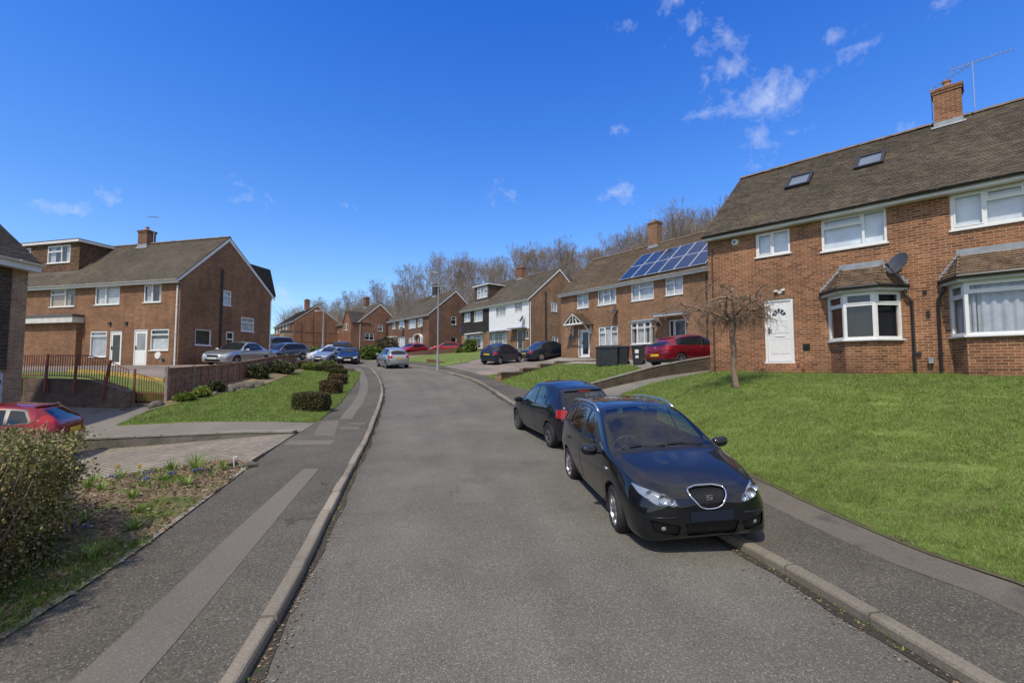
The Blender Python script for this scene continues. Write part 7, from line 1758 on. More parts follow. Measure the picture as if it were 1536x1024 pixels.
# ---- bare trees -----------------------------------------------------------------------------------------------
def bare_tree(seed, H=16.0, levels=5, spread=.5, trunk_r=.2, up=.35, fork=.28):
    R = random.Random(seed); tk = MB(); tw = []
    def grow(p, d, l, r, lev):
        n = 3 if lev < 3 else 2; pts = [p]; dd = d
        for i in range(n):
            dd = (dd + Vector((R.gauss(0, .13), R.gauss(0, .13), R.gauss(.04, .08) + up * .12 * (lev > 0)))).normalized(); p = p + dd * (l / n); pts.append(p)
        rs = [r * (1 - .38 * i / n) for i in range(n + 1)]
        if lev <= 2: tk.tube(pts, rs, 6 if lev == 0 else 4, cap=False)
        else:
            for i in range(n): tw.append((pts[i], pts[i + 1], rs[i], rs[i + 1]))
        if lev >= levels: return
        kids_ = R.choice([2, 3, 3]) if lev else R.choice([3, 4])
        for k in range(kids_):
            ax = Vector((R.gauss(0, 1), R.gauss(0, 1), R.gauss(0, .4))); ax = (ax - dd * ax.dot(dd)).normalized(); s = spread * R.uniform(.5, 1.15)
            nd = (dd + ax * s + Vector((0, 0, up * .3))).normalized(); grow(p, nd, l * R.uniform(.62, .82), rs[-1] * R.uniform(.6, .78), lev + 1)
        for k in range(2 if lev in (1, 2, 3) else (1 if lev == 0 else 0)):        # side shoots
            i = R.randint(1, n - 1) if n > 1 else 0; ax = Vector((R.gauss(0, 1), R.gauss(0, 1), R.gauss(.2, .4))); ax = (ax - dd * ax.dot(dd)).normalized(); grow(pts[i], (dd * .6 + ax * .8).normalized(), l * R.uniform(.4, .6), r * .4, lev + 2)
    grow(Vector((0, 0, -.4)), Vector((R.gauss(0, .04), R.gauss(0, .04), 1)).normalized(), H * fork, trunk_r, 0)
    return tk, tw
def twig_mesh(name, tw, mat, parent, wmin=.012):
    n = len(tw); A = np.array([tuple(a) for a, *_ in tw]); B = np.array([tuple(b) for _, b, *_ in tw]); ra = np.maximum(wmin, np.array([t[2] for t in tw])); rb = np.maximum(wmin * .8, np.array([t[3] for t in tw]))
    d = unit(B - A); s = unit(np.cross(d, np.random.default_rng(3).normal(size=(n, 3)))); u = np.cross(d, s); co = []
    for k in range(3):
        a = 2 * PI * k / 3; o = s * math.cos(a) + u * math.sin(a); co += [A + o * ra[:, None], B + o * rb[:, None]]
    co = np.stack(co, 1); V = co.reshape(-1, 3); F = []
    base = np.arange(n) * 6
    q = np.stack([np.stack([base + 2 * k, base + (2 * k + 2) % 6, base + (2 * k + 3) % 6, base + 2 * k + 1], 1) for k in range(3)], 1).reshape(-1, 4)
    me = bpy.data.meshes.new(name); me.vertices.add(len(V)); me.vertices.foreach_set('co', V.reshape(-1).astype(np.float32)); me.loops.add(q.size); me.loops.foreach_set('vertex_index', q.reshape(-1).astype(np.int32)); me.polygons.add(len(q)); me.polygons.foreach_set('loop_start', np.arange(0, q.size, 4, dtype=np.int32)); me.polygons.foreach_set('loop_total', np.full(len(q), 4, dtype=np.int32)); me.update()
    return finish(me, name, mat, parent, uv=False)
protos = []
for k in range(7):
    t = thing('bare_tree', 'x', 'tree', (0, 0, 0), 0, 'bare trees of the wood behind the houses'); tk, tw = bare_tree(100 + k, 16, 6, .42 + .05 * (k % 3), .24, .4, .23 + .03 * (k % 3))
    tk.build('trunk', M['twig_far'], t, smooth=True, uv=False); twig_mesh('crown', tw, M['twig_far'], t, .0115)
    zs_ = max(max(a.z, b.z) for a, b, *_ in tw); protos.append((t, zs_))
SKY = [(440, 452), (460, 432), (490, 424), (530, 432), (560, 426), (600, 410), (640, 386), (662, 374), (700, 380), (740, 386), (780, 370), (820, 364), (860, 356), (885, 364), (905, 378), (940, 346), (980, 332), (1020, 322), (1060, 318), (1110, 308)]
TREES = [(-48.3,102.8,7),(-50.7,110.1,7),(-44.6,98.3,7),(-45.7,102.7,7),(-50.0,114.7,9.6),(-42.9,101.0,7.2),(-44.8,108.5,8.6),(-39.9,99.3,7.1),(-40.8,104.0,9.2),(-40.9,107.5,8.1),(-41.4,112.3,8.2),(-40.9,114.0,9.4),(-40.1,115.6,10.3),(-34.7,102.3,7),(-36.4,110.5,9.3),(-33.8,105.7,8.5),(-33.9,109.7,8.2),(-34.8,116.6,9.9),(-31.9,111.4,11.1),(-32.2,117.3,11.0),(-29.7,112.3,11.2),(-27.7,109.5,11.0),(-28.2,115.1,10.8),(-27.1,114.0,12.5),(-23.9,103.9,10.1),(-21.6,98.9,10.1),(-23.7,112.4,14.2),(-23.4,117.6,15.8),(-19.4,104.2,14.4),(-17.4,98.6,13.4),(-18.4,110.2,16.9),(-18.4,115.4,18.4),(-17.0,115.9,18.4),(-14.9,108.4,15.7),(-13.8,109.2,15.8),(-12.4,108.1,15.7),(-10.6,102.8,14.5),(-9.9,108.4,15.1),(-8.9,106.3,14.4),(-8.4,110.3,15.2),(-7.6,110.5,15.5),(-6.1,105.1,13.4),(-4.6,98.4,13.0),(-4.2,117.3,17.4),(-2.9,109.9,15.8),(-1.8,104.3,14.7),(-0.7,104.0,15.1),(0.5,98.5,13.8),(1.7,104.2,16.4),(2.8,102.8,16.3),(4.1,112.0,19.2),(4.8,104.7,15.7),(6.4,115.1,20.2),(7.2,111.0,17.6),(7.6,102.5,17.1),(8.6,101.8,15.7),(9.8,101.7,17.0),(11.9,110.8,17.1),(11.7,100.6,15.6),(13.3,103.4,16.5),(14.7,106.4,17.3),(15.2,101.1,16.3),(18.7,115.6,17.6),(20.1,117.0,17.8),(20.3,112.9,16.3),(20.7,108.4,15.5),(20.5,102.5,13.8),(21.8,103.7,13.2),(25.3,116.1,17.4),(26.6,115.9,18.2),(23.6,98.3,14.7),(25.9,104.0,17.3),(27.5,106.3,18.0),(28.3,104.8,19.5),(30.2,107.5,19.6),(29.6,101.9,18.7),(30.6,101.4,18.4),(35.9,114.1,22.8),(35.6,110.6,21.8),(34.1,103.4,21.0),(36.2,106.5,21.8),(34.4,98.0,20.2),(36.1,100.5,21.2),(42.8,115.1,26.5),(39.8,104.3,22.4),(43.4,110.9,24.1),(40.7,101.8,21.7),(44.5,109.1,23.4),(41.6,99.6,21.5),(47.0,110.1,23.8),(49.7,114.0,25.7),(47.0,105.4,23.3),(48.6,106.4,23.4),(48.0,102.9,22.7),(47.5,99.4,22.0),(56.3,115.6,26.6),(57.6,116.0,27.3),(-43.0,92.6,5),(-41.5,94.6,5),(-39.3,94.7,5),(-35.0,89.0,5),(-33.7,89.4,5),(-32.1,88.9,5),(-30.2,89.8,5),(-27.7,89.2,5),(-27.8,96.4,5),(-25.6,96.0,6.4),(-22.6,93.1,5),(-21.5,95.5,5),(-19.1,91.2,6.2),(-16.7,90.4,8.9),(-15.6,94.2,8.3),(-13.4,91.7,9.7),(-11.7,92.2,10.8),(-10.3,97.7,10.3),(-7.3,89.6,7.1),(-5.5,94.7,8.5),(-3.4,94.4,6.8),(-1.7,89.0,7.0),(0.6,93.2,10.1),(2.7,89.9,10.6),(4.5,93.9,11.6),(6.3,94.9,9.5),(8.2,95.1,12.1),(10.4,93.8,11.4),(11.4,88.2,9.5),(13.4,89.7,10.0),(16.2,95.7,11.8),(18.1,92.8,7.6),(20.8,96.3,8.3),(22.1,92.8,9.8),(24.2,92.0,11.2),(26.8,92.7,14.3),(29.3,95.2,13.7),(32.3,96.5,16.6),(32.0,90.6,15.5),(36.3,96.6,14.7),(38.2,96.7,17.5),(39.6,95.3,18.2),(41.7,96.3,17.9),(42.4,93.8,15.9),(42.8,91.3,16.4),(44.2,90.1,15.8)]
used = set()
for i, (x, y, hgt) in enumerate(TREES):
    k = i % 7; o, zt = protos[k]
    if k in used: o = copy_tree(protos[k][0])
    used.add(k); s = hgt / zt; o.location = (x, y, G(x, y) - .1); o.scale = (s * rnd.uniform(.85, 1.1), s * rnd.uniform(.85, 1.1), s); o.rotation_euler = (0, 0, rnd.uniform(0, 6.28))
    r = x / y
    lab = 'bare wood tree rising behind the blank far gable' if r < -.34 else 'bare wood tree rising behind the house with the front wing' if r < -.27 else 'tall bare wood tree above the roof with a step in it' if r < -.13 else 'bare wood tree behind the half clad house' if r < .08 else 'bare wood tree in the gap before the solar panel roof' if r < .2 else 'bare wood tree showing over the solar panel roof'
    o['label'] = lab
# understorey of the wood: a brown thicket that reads as one mass
twm = []
R_ = random.Random(5)
for k in range(5200):
    r = R_.uniform(-.5, .55); y = R_.uniform(92, 124); x = r * y; z = G(x, y); h_ = R_.uniform(2.5, 7.5); d = Vector((R_.gauss(0, .25), R_.gauss(0, .25), 1)); a = Vector((x, y, z)); twm.append((a, a + d * h_ * .5, .05, .03)); b = a + d * h_ * .5
    for q in range(3): twm.append((b, b + Vector((R_.gauss(0, .5), R_.gauss(0, .5), 1)) * h_ * .5, .025, .012))
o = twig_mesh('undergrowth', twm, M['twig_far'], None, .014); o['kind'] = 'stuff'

# ---- weeping tree on the lawn ------------------------------------------------------------------------------------
x, y = 6.32, 13.05; t = thing('weeping_tree', 'small weeping ornamental tree with bare umbrella crown on the lawn', 'tree', (x, y, G(x, y)), 0)
tk = MB(); tk.tube([(.04, 0, -.1), (.01, 0, .12), (-.05, .02, .6), (-.01, 0, 1.05), (-.06, .0, 1.45), (-.03, .0, 1.75), (-.04, .02, 1.9)], [.13, .085, .078, .07, .075, .085, .10], 10); R_ = random.Random(8); tw = []
def weep(p, d, l, r, lev):
    n = 5; pts = [p]
    for i in range(n):
        d = (d + Vector((R_.gauss(0, .16), R_.gauss(0, .16), (-.09 if lev == 0 else -.13 - .10 * i)))).normalized(); p = p + d * l / n; pts.append(p)
    if lev == 0: tk.tube(pts, [r * (1 - .5 * i / n) for i in range(n + 1)], 6, cap=False)
    else:
        for i in range(n): tw.append((pts[i], pts[i + 1], r * (1 - .6 * i / n), r * (1 - .6 * (i + 1) / n)))
    if lev < 3:
        for k in range([9, 6, 4][lev]):
            i = R_.randint(1, n); nd = (d * .4 + Vector((R_.gauss(0, .8), R_.gauss(0, .8), R_.uniform(.0, .45)))).normalized(); weep(pts[i], nd, l * R_.uniform(.38, .7), r * .42, lev + 1)
for a, el, l in ((0.1, .45, 1.35), (2.9, .3, 1.45), (3.6, .7, 1.15), (1.3, .6, 1.1), (4.6, .5, 1.15), (5.5, .4, 1.25), (2.2, .8, 1.2), (6.1, .8, 1.1)):
    weep(Vector((-.04, .02, 1.85)), Vector((math.cos(a) * math.cos(el), math.sin(a) * math.cos(el), math.sin(el) + .35)).normalized(), l * 1.0, .045, 0)
tk.tube([(-.04, .02, 1.88), (-.02, .02, 2.2), (.02, .03, 2.75), (-.05, .0, 2.85)], [.07, .05, .045, .03], 7)
for a in range(6): weep(Vector((0, .02, 2.55)), Vector((math.cos(a * 1.05), math.sin(a * 1.05), .3)).normalized(), 1.15, .03, 1)
tk.build('trunk', M['twig_pale'], t, smooth=True, uv=False); twig_mesh('crown', tw, M['twig_pale'], t, .0032)
# ---------------------------------------------------------------- walls, fences, street furniture
def wall_run(name, label, P, mat, hgt, thick=.22, cap=None, h=None, base=.4, tops=None, hfun=None):
    """free-standing wall along P; hgt: list of heights above ground at each point"""
    t = MB(); h = h or G; n = len(P); tp = [hgt[i] for i in range(n)]
    for i in range(n - 1):
        a, b = Vector(P[i]), Vector(P[i + 1]); d = (b - a).normalized(); s = Vector((-d.y, d.x)) * thick / 2; za, zb = h(*P[i]), h(*P[i + 1])
        q = [(a - s, za - base), (b - s, zb - base), (b + s, zb - base), (a + s, za - base)]; r = [(a - s, za + tp[i]), (b - s, zb + tp[i + 1]), (b + s, zb + tp[i + 1]), (a + s, za + tp[i])]
        t.add([(p.x, p.y, z) for p, z in q + r], [(0, 1, 5, 4), (1, 2, 6, 5), (2, 3, 7, 6), (3, 0, 4, 7), (4, 5, 6, 7)])
    o = t.build('wall_body' if cap else name, M[mat], None)
    if not cap: return tag(o, label, 'wall')
    root = thing(name, label, 'wall', (0, 0, 0)); set_parent(o, root); c = MB()
    for i in range(n - 1):
        a, b = Vector(P[i]), Vector(P[i + 1]); d = (b - a).normalized(); L_ = (b - a).length; k = max(1, int(L_ / .6)); s = Vector((-d.y, d.x)) * (thick / 2 + .03)
        for j in range(k):
            f0, f1 = j / k + .004, (j + 1) / k - .004; p, q = a.lerp(b, f0), a.lerp(b, f1); z0 = h(*P[i]) * (1 - f0) + h(*P[i + 1]) * f0 + tp[i] * (1 - f0) + tp[i + 1] * f0 + .003; z1 = h(*P[i]) * (1 - f1) + h(*P[i + 1]) * f1 + tp[i] * (1 - f1) + tp[i + 1] * f1 + .003
            V = [(p.x - s.x, p.y - s.y, z0), (q.x - s.x, q.y - s.y, z1), (q.x + s.x, q.y + s.y, z1), (p.x + s.x, p.y + s.y, z0)]; V += [(x, y, z + .06) for x, y, z in V]; c.add(V, [(3, 2, 1, 0), (4, 5, 6, 7), (0, 1, 5, 4), (1, 2, 6, 5), (2, 3, 7, 6), (3, 0, 4, 7)])
    c.build('coping', M[cap], root); return root
Flat = lambda z: (lambda x, y: z)
wall_run('retaining_wall', 'long low brown brick wall sloping up beside the concrete path', [(1.95, 20.35), (3.2, 20.2), (4.6, 19.95), (6.0, 19.62), (7.4, 19.3), (8.9, 18.95), (12.6, 23.6)], 'brick_moss', [.2, .3, .36, .44, .5, .56, .55], .24, 'concrete')
# stepped brick edging up the neighbouring drive
t = thing('stepped_wall', 'stepped low brick wall between drive and lawn below the porch', 'wall', (0, 0, 0)); pts = [(-.75, 26.5), (.55, 28.1), (1.7, 29.6), (2.9, 31.3), (4.4, 32.4), (5.6, 31.0)]; top = [1.78, 2.02, 2.28, 2.5, 2.56]
for (a, b), z in zip(zip(pts, pts[1:]), top):
    a, b = Vector(a), Vector(b); d = (b - a).normalized(); s = Vector((-d.y, d.x)) * .12; m = MB(); V = [(p.x, p.y, zz) for zz in (z - 1.0, z) for p in (a - s, b - s, b + s, a + s)]; m.add(V, [(3, 2, 1, 0), (4, 5, 6, 7), (0, 1, 5, 4), (1, 2, 6, 5), (2, 3, 7, 6), (3, 0, 4, 7)]); m.build('wall_step', M['brick_ret'], t)
    s *= 1.2; c = MB(); V = [(p.x, p.y, zz) for zz in (z + .003, z + .06) for p in (a - s, b - s, b + s, a + s)]; c.add(V, [(3, 2, 1, 0), (4, 5, 6, 7), (0, 1, 5, 4), (1, 2, 6, 5), (2, 3, 7, 6), (3, 0, 4, 7)]); c.build('coping', M['concrete'], t)
m = MB(); m.box((-.95, 26.15, .6), (-.6, 26.6, 1.62)); m.build('end_pier', M['brick_pale'], t)
wall_run('garden_wall', 'low dull brown wall in front of the side-on red hatchback', [(-12.2, 52.6), (-10.2, 53.6), (-7.9, 54.9), (-6.3, 55.4)], 'brick_dk', [.35, .55, .6, .6], .25)
wall_run('garden_wall', 'small crumbling wall at the foot of the lawn behind the silver hatchback', [(-7.0, 38.2), (-6.2, 37.4), (-5.5, 36.9)], 'brick_dk', [.3, .3, .1], .25)
# concrete wall beside the sunken drive
P = [(-17, 12.68), (-14, 12.74), (-11.8, 12.82), (-9, 13.02), (-7.4, 13.02), (-6.0, 12.84)]; zt = [.09, .08, .09, .19, .255, .285]
t = thing('drive_wall', 'low concrete retaining wall along the sunken drive', 'wall', (0, 0, 0)); m = MB()
for i in range(len(P) - 1):
    a, b = Vector(P[i]), Vector(P[i + 1]); d = (b - a).normalized(); s = Vector((-d.y, d.x)) * .09; V = [(a.x - s.x, a.y - s.y, -.9), (b.x - s.x, b.y - s.y, -.9), (b.x + s.x, b.y + s.y, -.9), (a.x + s.x, a.y + s.y, -.9), (a.x - s.x, a.y - s.y, zt[i]), (b.x - s.x, b.y - s.y, zt[i + 1]), (b.x + s.x, b.y + s.y, zt[i + 1]), (a.x + s.x, a.y + s.y, zt[i])]; m.add(V, [(0, 1, 5, 4), (1, 2, 6, 5), (2, 3, 7, 6), (3, 0, 4, 7), (4, 5, 6, 7)])
m.build('wall_body', M['conc_dark'], t); c = MB()
for i in range(len(P) - 1):
    a, b = Vector(P[i]), Vector(P[i + 1]); d = (b - a).normalized(); k = int((b - a).length / .9) + 1; s = Vector((-d.y, d.x)) * .11
    for j in range(k):
        p, q = a.lerp(b, j / k + .004), a.lerp(b, (j + 1) / k - .004); z0, z1 = zt[i] + (zt[i + 1] - zt[i]) * j / k + .003, zt[i] + (zt[i + 1] - zt[i]) * (j + 1) / k + .003; V = [(p.x - s.x, p.y - s.y, z0), (q.x - s.x, q.y - s.y, z1), (q.x + s.x, q.y + s.y, z1), (p.x + s.x, p.y + s.y, z0)]; V += [(x_, y_, z_ + .05) for x_, y_, z_ in V]; c.add(V, [(3, 2, 1, 0), (4, 5, 6, 7), (0, 1, 5, 4), (1, 2, 6, 5), (2, 3, 7, 6), (3, 0, 4, 7)])
c.build('coping', M['concrete'], t)
# brick wall with railings
A_, B_ = Vector((-20.2, 18.35)), Vector((-13.75, 16.75)); Lw = (B_ - A_).length; dw = (B_ - A_).normalized()
t = thing('brick_wall', 'weathered brick retaining wall under the red brown railings', 'wall', (A_.x, A_.y, 0), math.atan2(dw.y, dw.x)); m = MB()
prof = [(0, 1.68), (3.05, 1.66), (4.55, 1.62), (5.65, 1.4), (Lw, 1.2)]
for (u0, z0), (u1, z1) in zip(prof, prof[1:]):
    V = [(u0, -.12, -.5), (u1, -.12, -.5), (u1, .12, -.5), (u0, .12, -.5), (u0, -.12, z0), (u1, -.12, z1), (u1, .12, z1), (u0, .12, z0)]; m.add(V, [(0, 1, 5, 4), (1, 2, 6, 5), (2, 3, 7, 6), (3, 0, 4, 7), (4, 5, 6, 7)])
m.build('wall_body', M['brick_wall'], t)
t = thing('railing', 'red brown metal railing leaning along the top of the brick wall', 'railing', (A_.x, A_.y, 0), math.atan2(dw.y, dw.x)); fz = pchip(prof); ft = pchip([(0, 2.55), (4.55, 2.52), (5.65, 2.3), (Lw, 1.98)])
for f, o in ((ft, 0), (fz, .12)):
    m = MB(); m.tube([(u * .1, -.15, f(u * .1) + o) for u in range(0, int(Lw * 10) + 1)], .018, 6); m.build('rail', M['rail_red'], t)
m = MB(); u = .1
while u < Lw: m.tube([(u, -.15, fz(u) + .06), (u + .02, -.15, ft(u))], .0135, 5); u += .125
m.build('bars', M['rail_red'], t)
for u, tilt in ((1.2, 0), (2.6, 0), (4.1, .02), (5.65, .16)): m = MB(); m.bar((u - tilt, -.2, fz(u) - .55), (u + tilt * .7, -.17, ft(u) + .05), .075, .075, (0, 1, 0)); m.build('post', M['rail_red'], t)
# gate
t = thing('garden_gate', 'red brown iron gate with curved top between railing and fence', 'gate', (-13.7, 16.75, .52), math.radians(18)); m = MB(); W_ = .95
m.bar((.0, 0, 0), (.0, 0, 1.5), .06, .06); m.bar((.06, 0, .1), (W_, 0, .1), .03, .03); m.bar((.06, 0, .62), (W_, 0, .62), .03, .03); m.bar((W_, 0, .05), (W_, 0, 1.28), .035, .035)
m.tube([(.06 + (W_ - .06) * i / 12, 0, 1.32 - .5 * (i / 12) ** 1.6 + .28 * (i / 12) ** 6) for i in range(13)], .016, 6); m.build('gate_frame', M['rail_red'], t); m = MB(); u = .14
while u < W_: m.tube([(u, 0, .1), (u, 0, 1.3 - .5 * ((u - .06) / (W_ - .06)) ** 1.6)], .014, 5); u += .075
m.build('bars', M['rail_red'], t); m = MB(); m.bar((W_ + .09, 0, -.1), (W_ + .09, 0, 1.35), .1, .1); m.build('post', M['timber'], t)
m = MB(); m.box((-13.8, 16.3, .2), (-12.6, 16.62, .62)); m.box((-13.7, 16.62, .2), (-12.6, 17.1, .78)); tag(m.build('garden_step', M['stone'], None), 'worn stone steps up to the iron gate', 'steps')
# timber panel fence
A_, B_ = Vector((-12.72, 17.0)), Vector((-14.35, 30.6)); dw = (B_ - A_).normalized(); Lw = (B_ - A_).length; t = thing('panel_fence', 'brown timber panel fence with a coping rail beside the lawn', 'fence', (A_.x, A_.y, 0), math.atan2(dw.y, dw.x)); zb_ = lambda u: G(*(A_ + dw * u)) + .0; topz = pchip([(0, 2.08), (3, 2.2), (7, 2.48), (10.5, 2.82), (Lw, 2.98)]); n = 8
for i in range(n):
    u0, u1 = Lw * i / n, Lw * (i + 1) / n; m = MB(); k = 9
    for j in range(k):
        z = lambda u, f: zb_(u) - .05 + (topz(u) - .06 - zb_(u) + .05) * f; f0, f1 = j / k, (j + 1.12) / k; y0 = .012 * (j % 2)
        m.add([(u0 + .05, y0 - .012, z(u0, f0)), (u1 - .05, y0 - .012, z(u1, f0)), (u1 - .05, y0 - .002, z(u1, min(1, f1))), (u0 + .05, y0 - .002, z(u0, min(1, f1))), (u0 + .05, y0 + .012, z(u0, f0)), (u1 - .05, y0 + .012, z(u1, f0)), (u1 - .05, y0 + .01, z(u1, min(1, f1))), (u0 + .05, y0 + .01, z(u0, min(1, f1)))], [(0, 1, 2, 3), (5, 4, 7, 6), (4, 5, 1, 0), (3, 2, 6, 7)])
    for q in (.33, .67): u = u0 + (u1 - u0) * q; m.bar((u, -.03, zb_(u)), (u, -.03, topz(u) - .07), .045, .03, (0, 1, 0))
    m.bar((u0 + .05, 0, topz(u0) - .04), (u1 - .05, 0, topz(u1) - .04), .09, .035); m.build('fence_panel', M['timber'], t)
for i in range(n + 1): u = Lw * i / n; m = MB(); m.box((u - .045, -.05, zb_(u) - .3), (u + .045, .05, topz(u) + .03)); m.build('post', M['timber_pale'], t)
# bins
def bin_(x, y, rz, label, mat='bin_black', lab=None):
    t = thing('wheelie_bin', label, 'bin', (x, y, G(x, y) + .03), rz, 'wheelie bins on the patio'); m = MB(); lo, hi = [(-.22, -.24), (.22, -.24), (.22, .24), (-.22, .24)], [(-.28, -.32), (.28, -.32), (.28, .33), (-.28, .33)]
    m.add([(a, b, .05) for a, b in lo] + [(a, b, .98) for a, b in hi], [(3, 2, 1, 0), (0, 1, 5, 4), (1, 2, 6, 5), (2, 3, 7, 6), (3, 0, 4, 7)]); m.box((-.3, -.34, .95), (.3, .35, .985)); m.build('bin_body', M[mat], t)
    m = MB(); m.add([(-.3, -.37, .99), (.3, -.37, .99), (.3, .36, 1.0), (-.3, .36, 1.0), (-.27, -.3, 1.05), (.27, -.3, 1.05), (.27, .3, 1.07), (-.27, .3, 1.07)], [(0, 1, 5, 4), (1, 2, 6, 5), (2, 3, 7, 6), (3, 0, 4, 7), (4, 5, 6, 7)]); m.tube([(-.28, .39, .98), (.28, .39, .98)], .018, 6); m.build('lid', M[mat], t)
    for sx in (-.25, .25): m = MB(); m.lathe([(.03, -.025), (.1, -.025), (.1, .025), (.03, .025)], 14, lambda q: (sx + q[2], .27 + q[0], .1 + q[1])); m.build('wheel', M['rubber'], t)
    if lab:
        for z, w_, hh in ((.62, .2, .2), (.36, .16, .14)): m = MB(); m.box((-w_ / 2, -.303 - .0 * z, z), (w_ / 2, -.296, z + hh), lambda p: (p[0], p[1] + .02 - (p[2] - .5) * .085, p[2])); m.build('sticker', M['upvc'], t)
bin_(6.92, 25.3, math.radians(-25), 'dark wheelie bin with pale stickers on its front', lab=True)
bin_(6.35, 26.15, math.radians(-25), 'dark wheelie bin standing between the bin store and the stickered one'); bin_(7.25, 26.2, math.radians(-30), 'wheelie bin hidden furthest back beside the bay window')
t = thing('bin_store', 'wide black plastic bin store under the window', 'bin store', (5.55, 26.4, G(5.55, 26.4) + .03), math.radians(-28)); m = MB(); m.box((-.62, -.42, 0), (.62, .42, 1.0)); [m.box((-.6 + .31 * i, -.435, .06), (-.6 + .31 * i + .27, -.42, .92)) for i in range(4)]; m.build('store_body', M['bin_black'], t); m = MB(); m.add([(-.66, -.47, 1.003), (.66, -.47, 1.003), (.66, .46, 1.003), (-.66, .46, 1.003), (-.66, -.47, 1.05), (.66, -.47, 1.05), (.62, .46, 1.2), (-.62, .46, 1.2)], [(0, 1, 5, 4), (1, 2, 6, 5), (2, 3, 7, 6), (3, 0, 4, 7), (4, 5, 6, 7)]); m.build('lid', M['bin_black'], t)
t = thing('dustbin', 'little dark bin beside the blue door of the half clad house', 'bin', (-5.9, 53.2, 3.9), .3); m = MB(); m.lathe([(0, 0), (.24, 0), (.28, .85), (.0, .85)], 14); m.build('bin_body', M['bin_black'], t, auto=40); m = MB(); m.lathe([(.3, .853), (.29, .9), (.0, .97)], 14); m.build('lid', M['bin_black'], t, auto=40)
# lamp posts
def lamp(x, y, z, hgt, label, arm=.5, az=0.0, r=.07):
    t = thing('street_lamp', label, 'street lamp', (x, y, z), az); m = MB(); m.lathe([(0, -.2), (r * 1.7, -.2), (r * 1.7, .02), (r * 1.45, .05), (r * 1.4, 1.25), (r, 1.35), (r * .7, hgt - .1), (r * .6, hgt), (0, hgt)], 14); m.build('column', M['lamp_grey'], t, auto=40)
    m = MB(); m.tube([(0, 0, hgt - .45), (0, 0, hgt + .02), (arm * .4, 0, hgt + .06), (arm, 0, hgt + .02)], r * .45, 8); m.build('arm', M['lamp_grey'], t, auto=40)
    m = MB(); m.add([(arm - .1, -.1, hgt - .03), (arm + .45, -.08, hgt + .0), (arm + .45, .08, hgt + .0), (arm - .1, .1, hgt - .03), (arm - .05, -.07, hgt + .07), (arm + .4, -.05, hgt + .08), (arm + .4, .05, hgt + .08), (arm - .05, .07, hgt + .07)], [(3, 2, 1, 0), (4, 5, 6, 7), (0, 1, 5, 4), (1, 2, 6, 5), (2, 3, 7, 6), (3, 0, 4, 7)]); m.build('lamp_head', M['lamp_grey'], t); return t
lamp(-5.15, 31.9, G(-5.15, 31.9), 6.7, 'tall grey street lamp column standing on the pavement by the lawn', .12, math.radians(200), .058)
m = MB(); m.box((-5.75, 31.8, G(-5.15, 31.9) + 5.75), (-4.55, 31.9, G(-5.15, 31.9) + 5.83)); o = m.build('cross_arm', M['lamp_grey'], None)
set_parent(o, [q for q in bpy.data.objects if q.name == 'street_lamp'][0]); o.matrix_parent_inverse = (Matrix.Translation((-5.15, 31.9, G(-5.15, 31.9))) @ Matrix.Rotation(math.radians(200), 4, 'Z')).inverted()
lamp(-28.0, 68.0, G(-28, 68), 6.2, 'white street lamp in front of the blank far gable', .9, math.radians(180), .10)
o = MB(); o.tube([(-3.9, 35.0, G(-3.9, 35) - .1), (-3.9, 35.0, G(-3.9, 35) + .42)], .03, 8); tag(o.build('marker_post', M['timber_pale'], None), 'short pale wooden marker post at the lawn foot', 'post')
# garden edging strip of yellow bricks in the raised garden
m = MB()
for i in range(22): u = i * .24; p = Vector((-19.6, 20.4)) + Vector((.975, -.235)) * u; z = GZ(p.x, p.y); m.box((p.x, p.y - .05, z - .05), (p.x + .2, p.y + .08, z + .16))
tag(m.build('edging_bricks', M['yellow_brick'], None), 'row of yellow edging bricks behind the railing', 'edging')
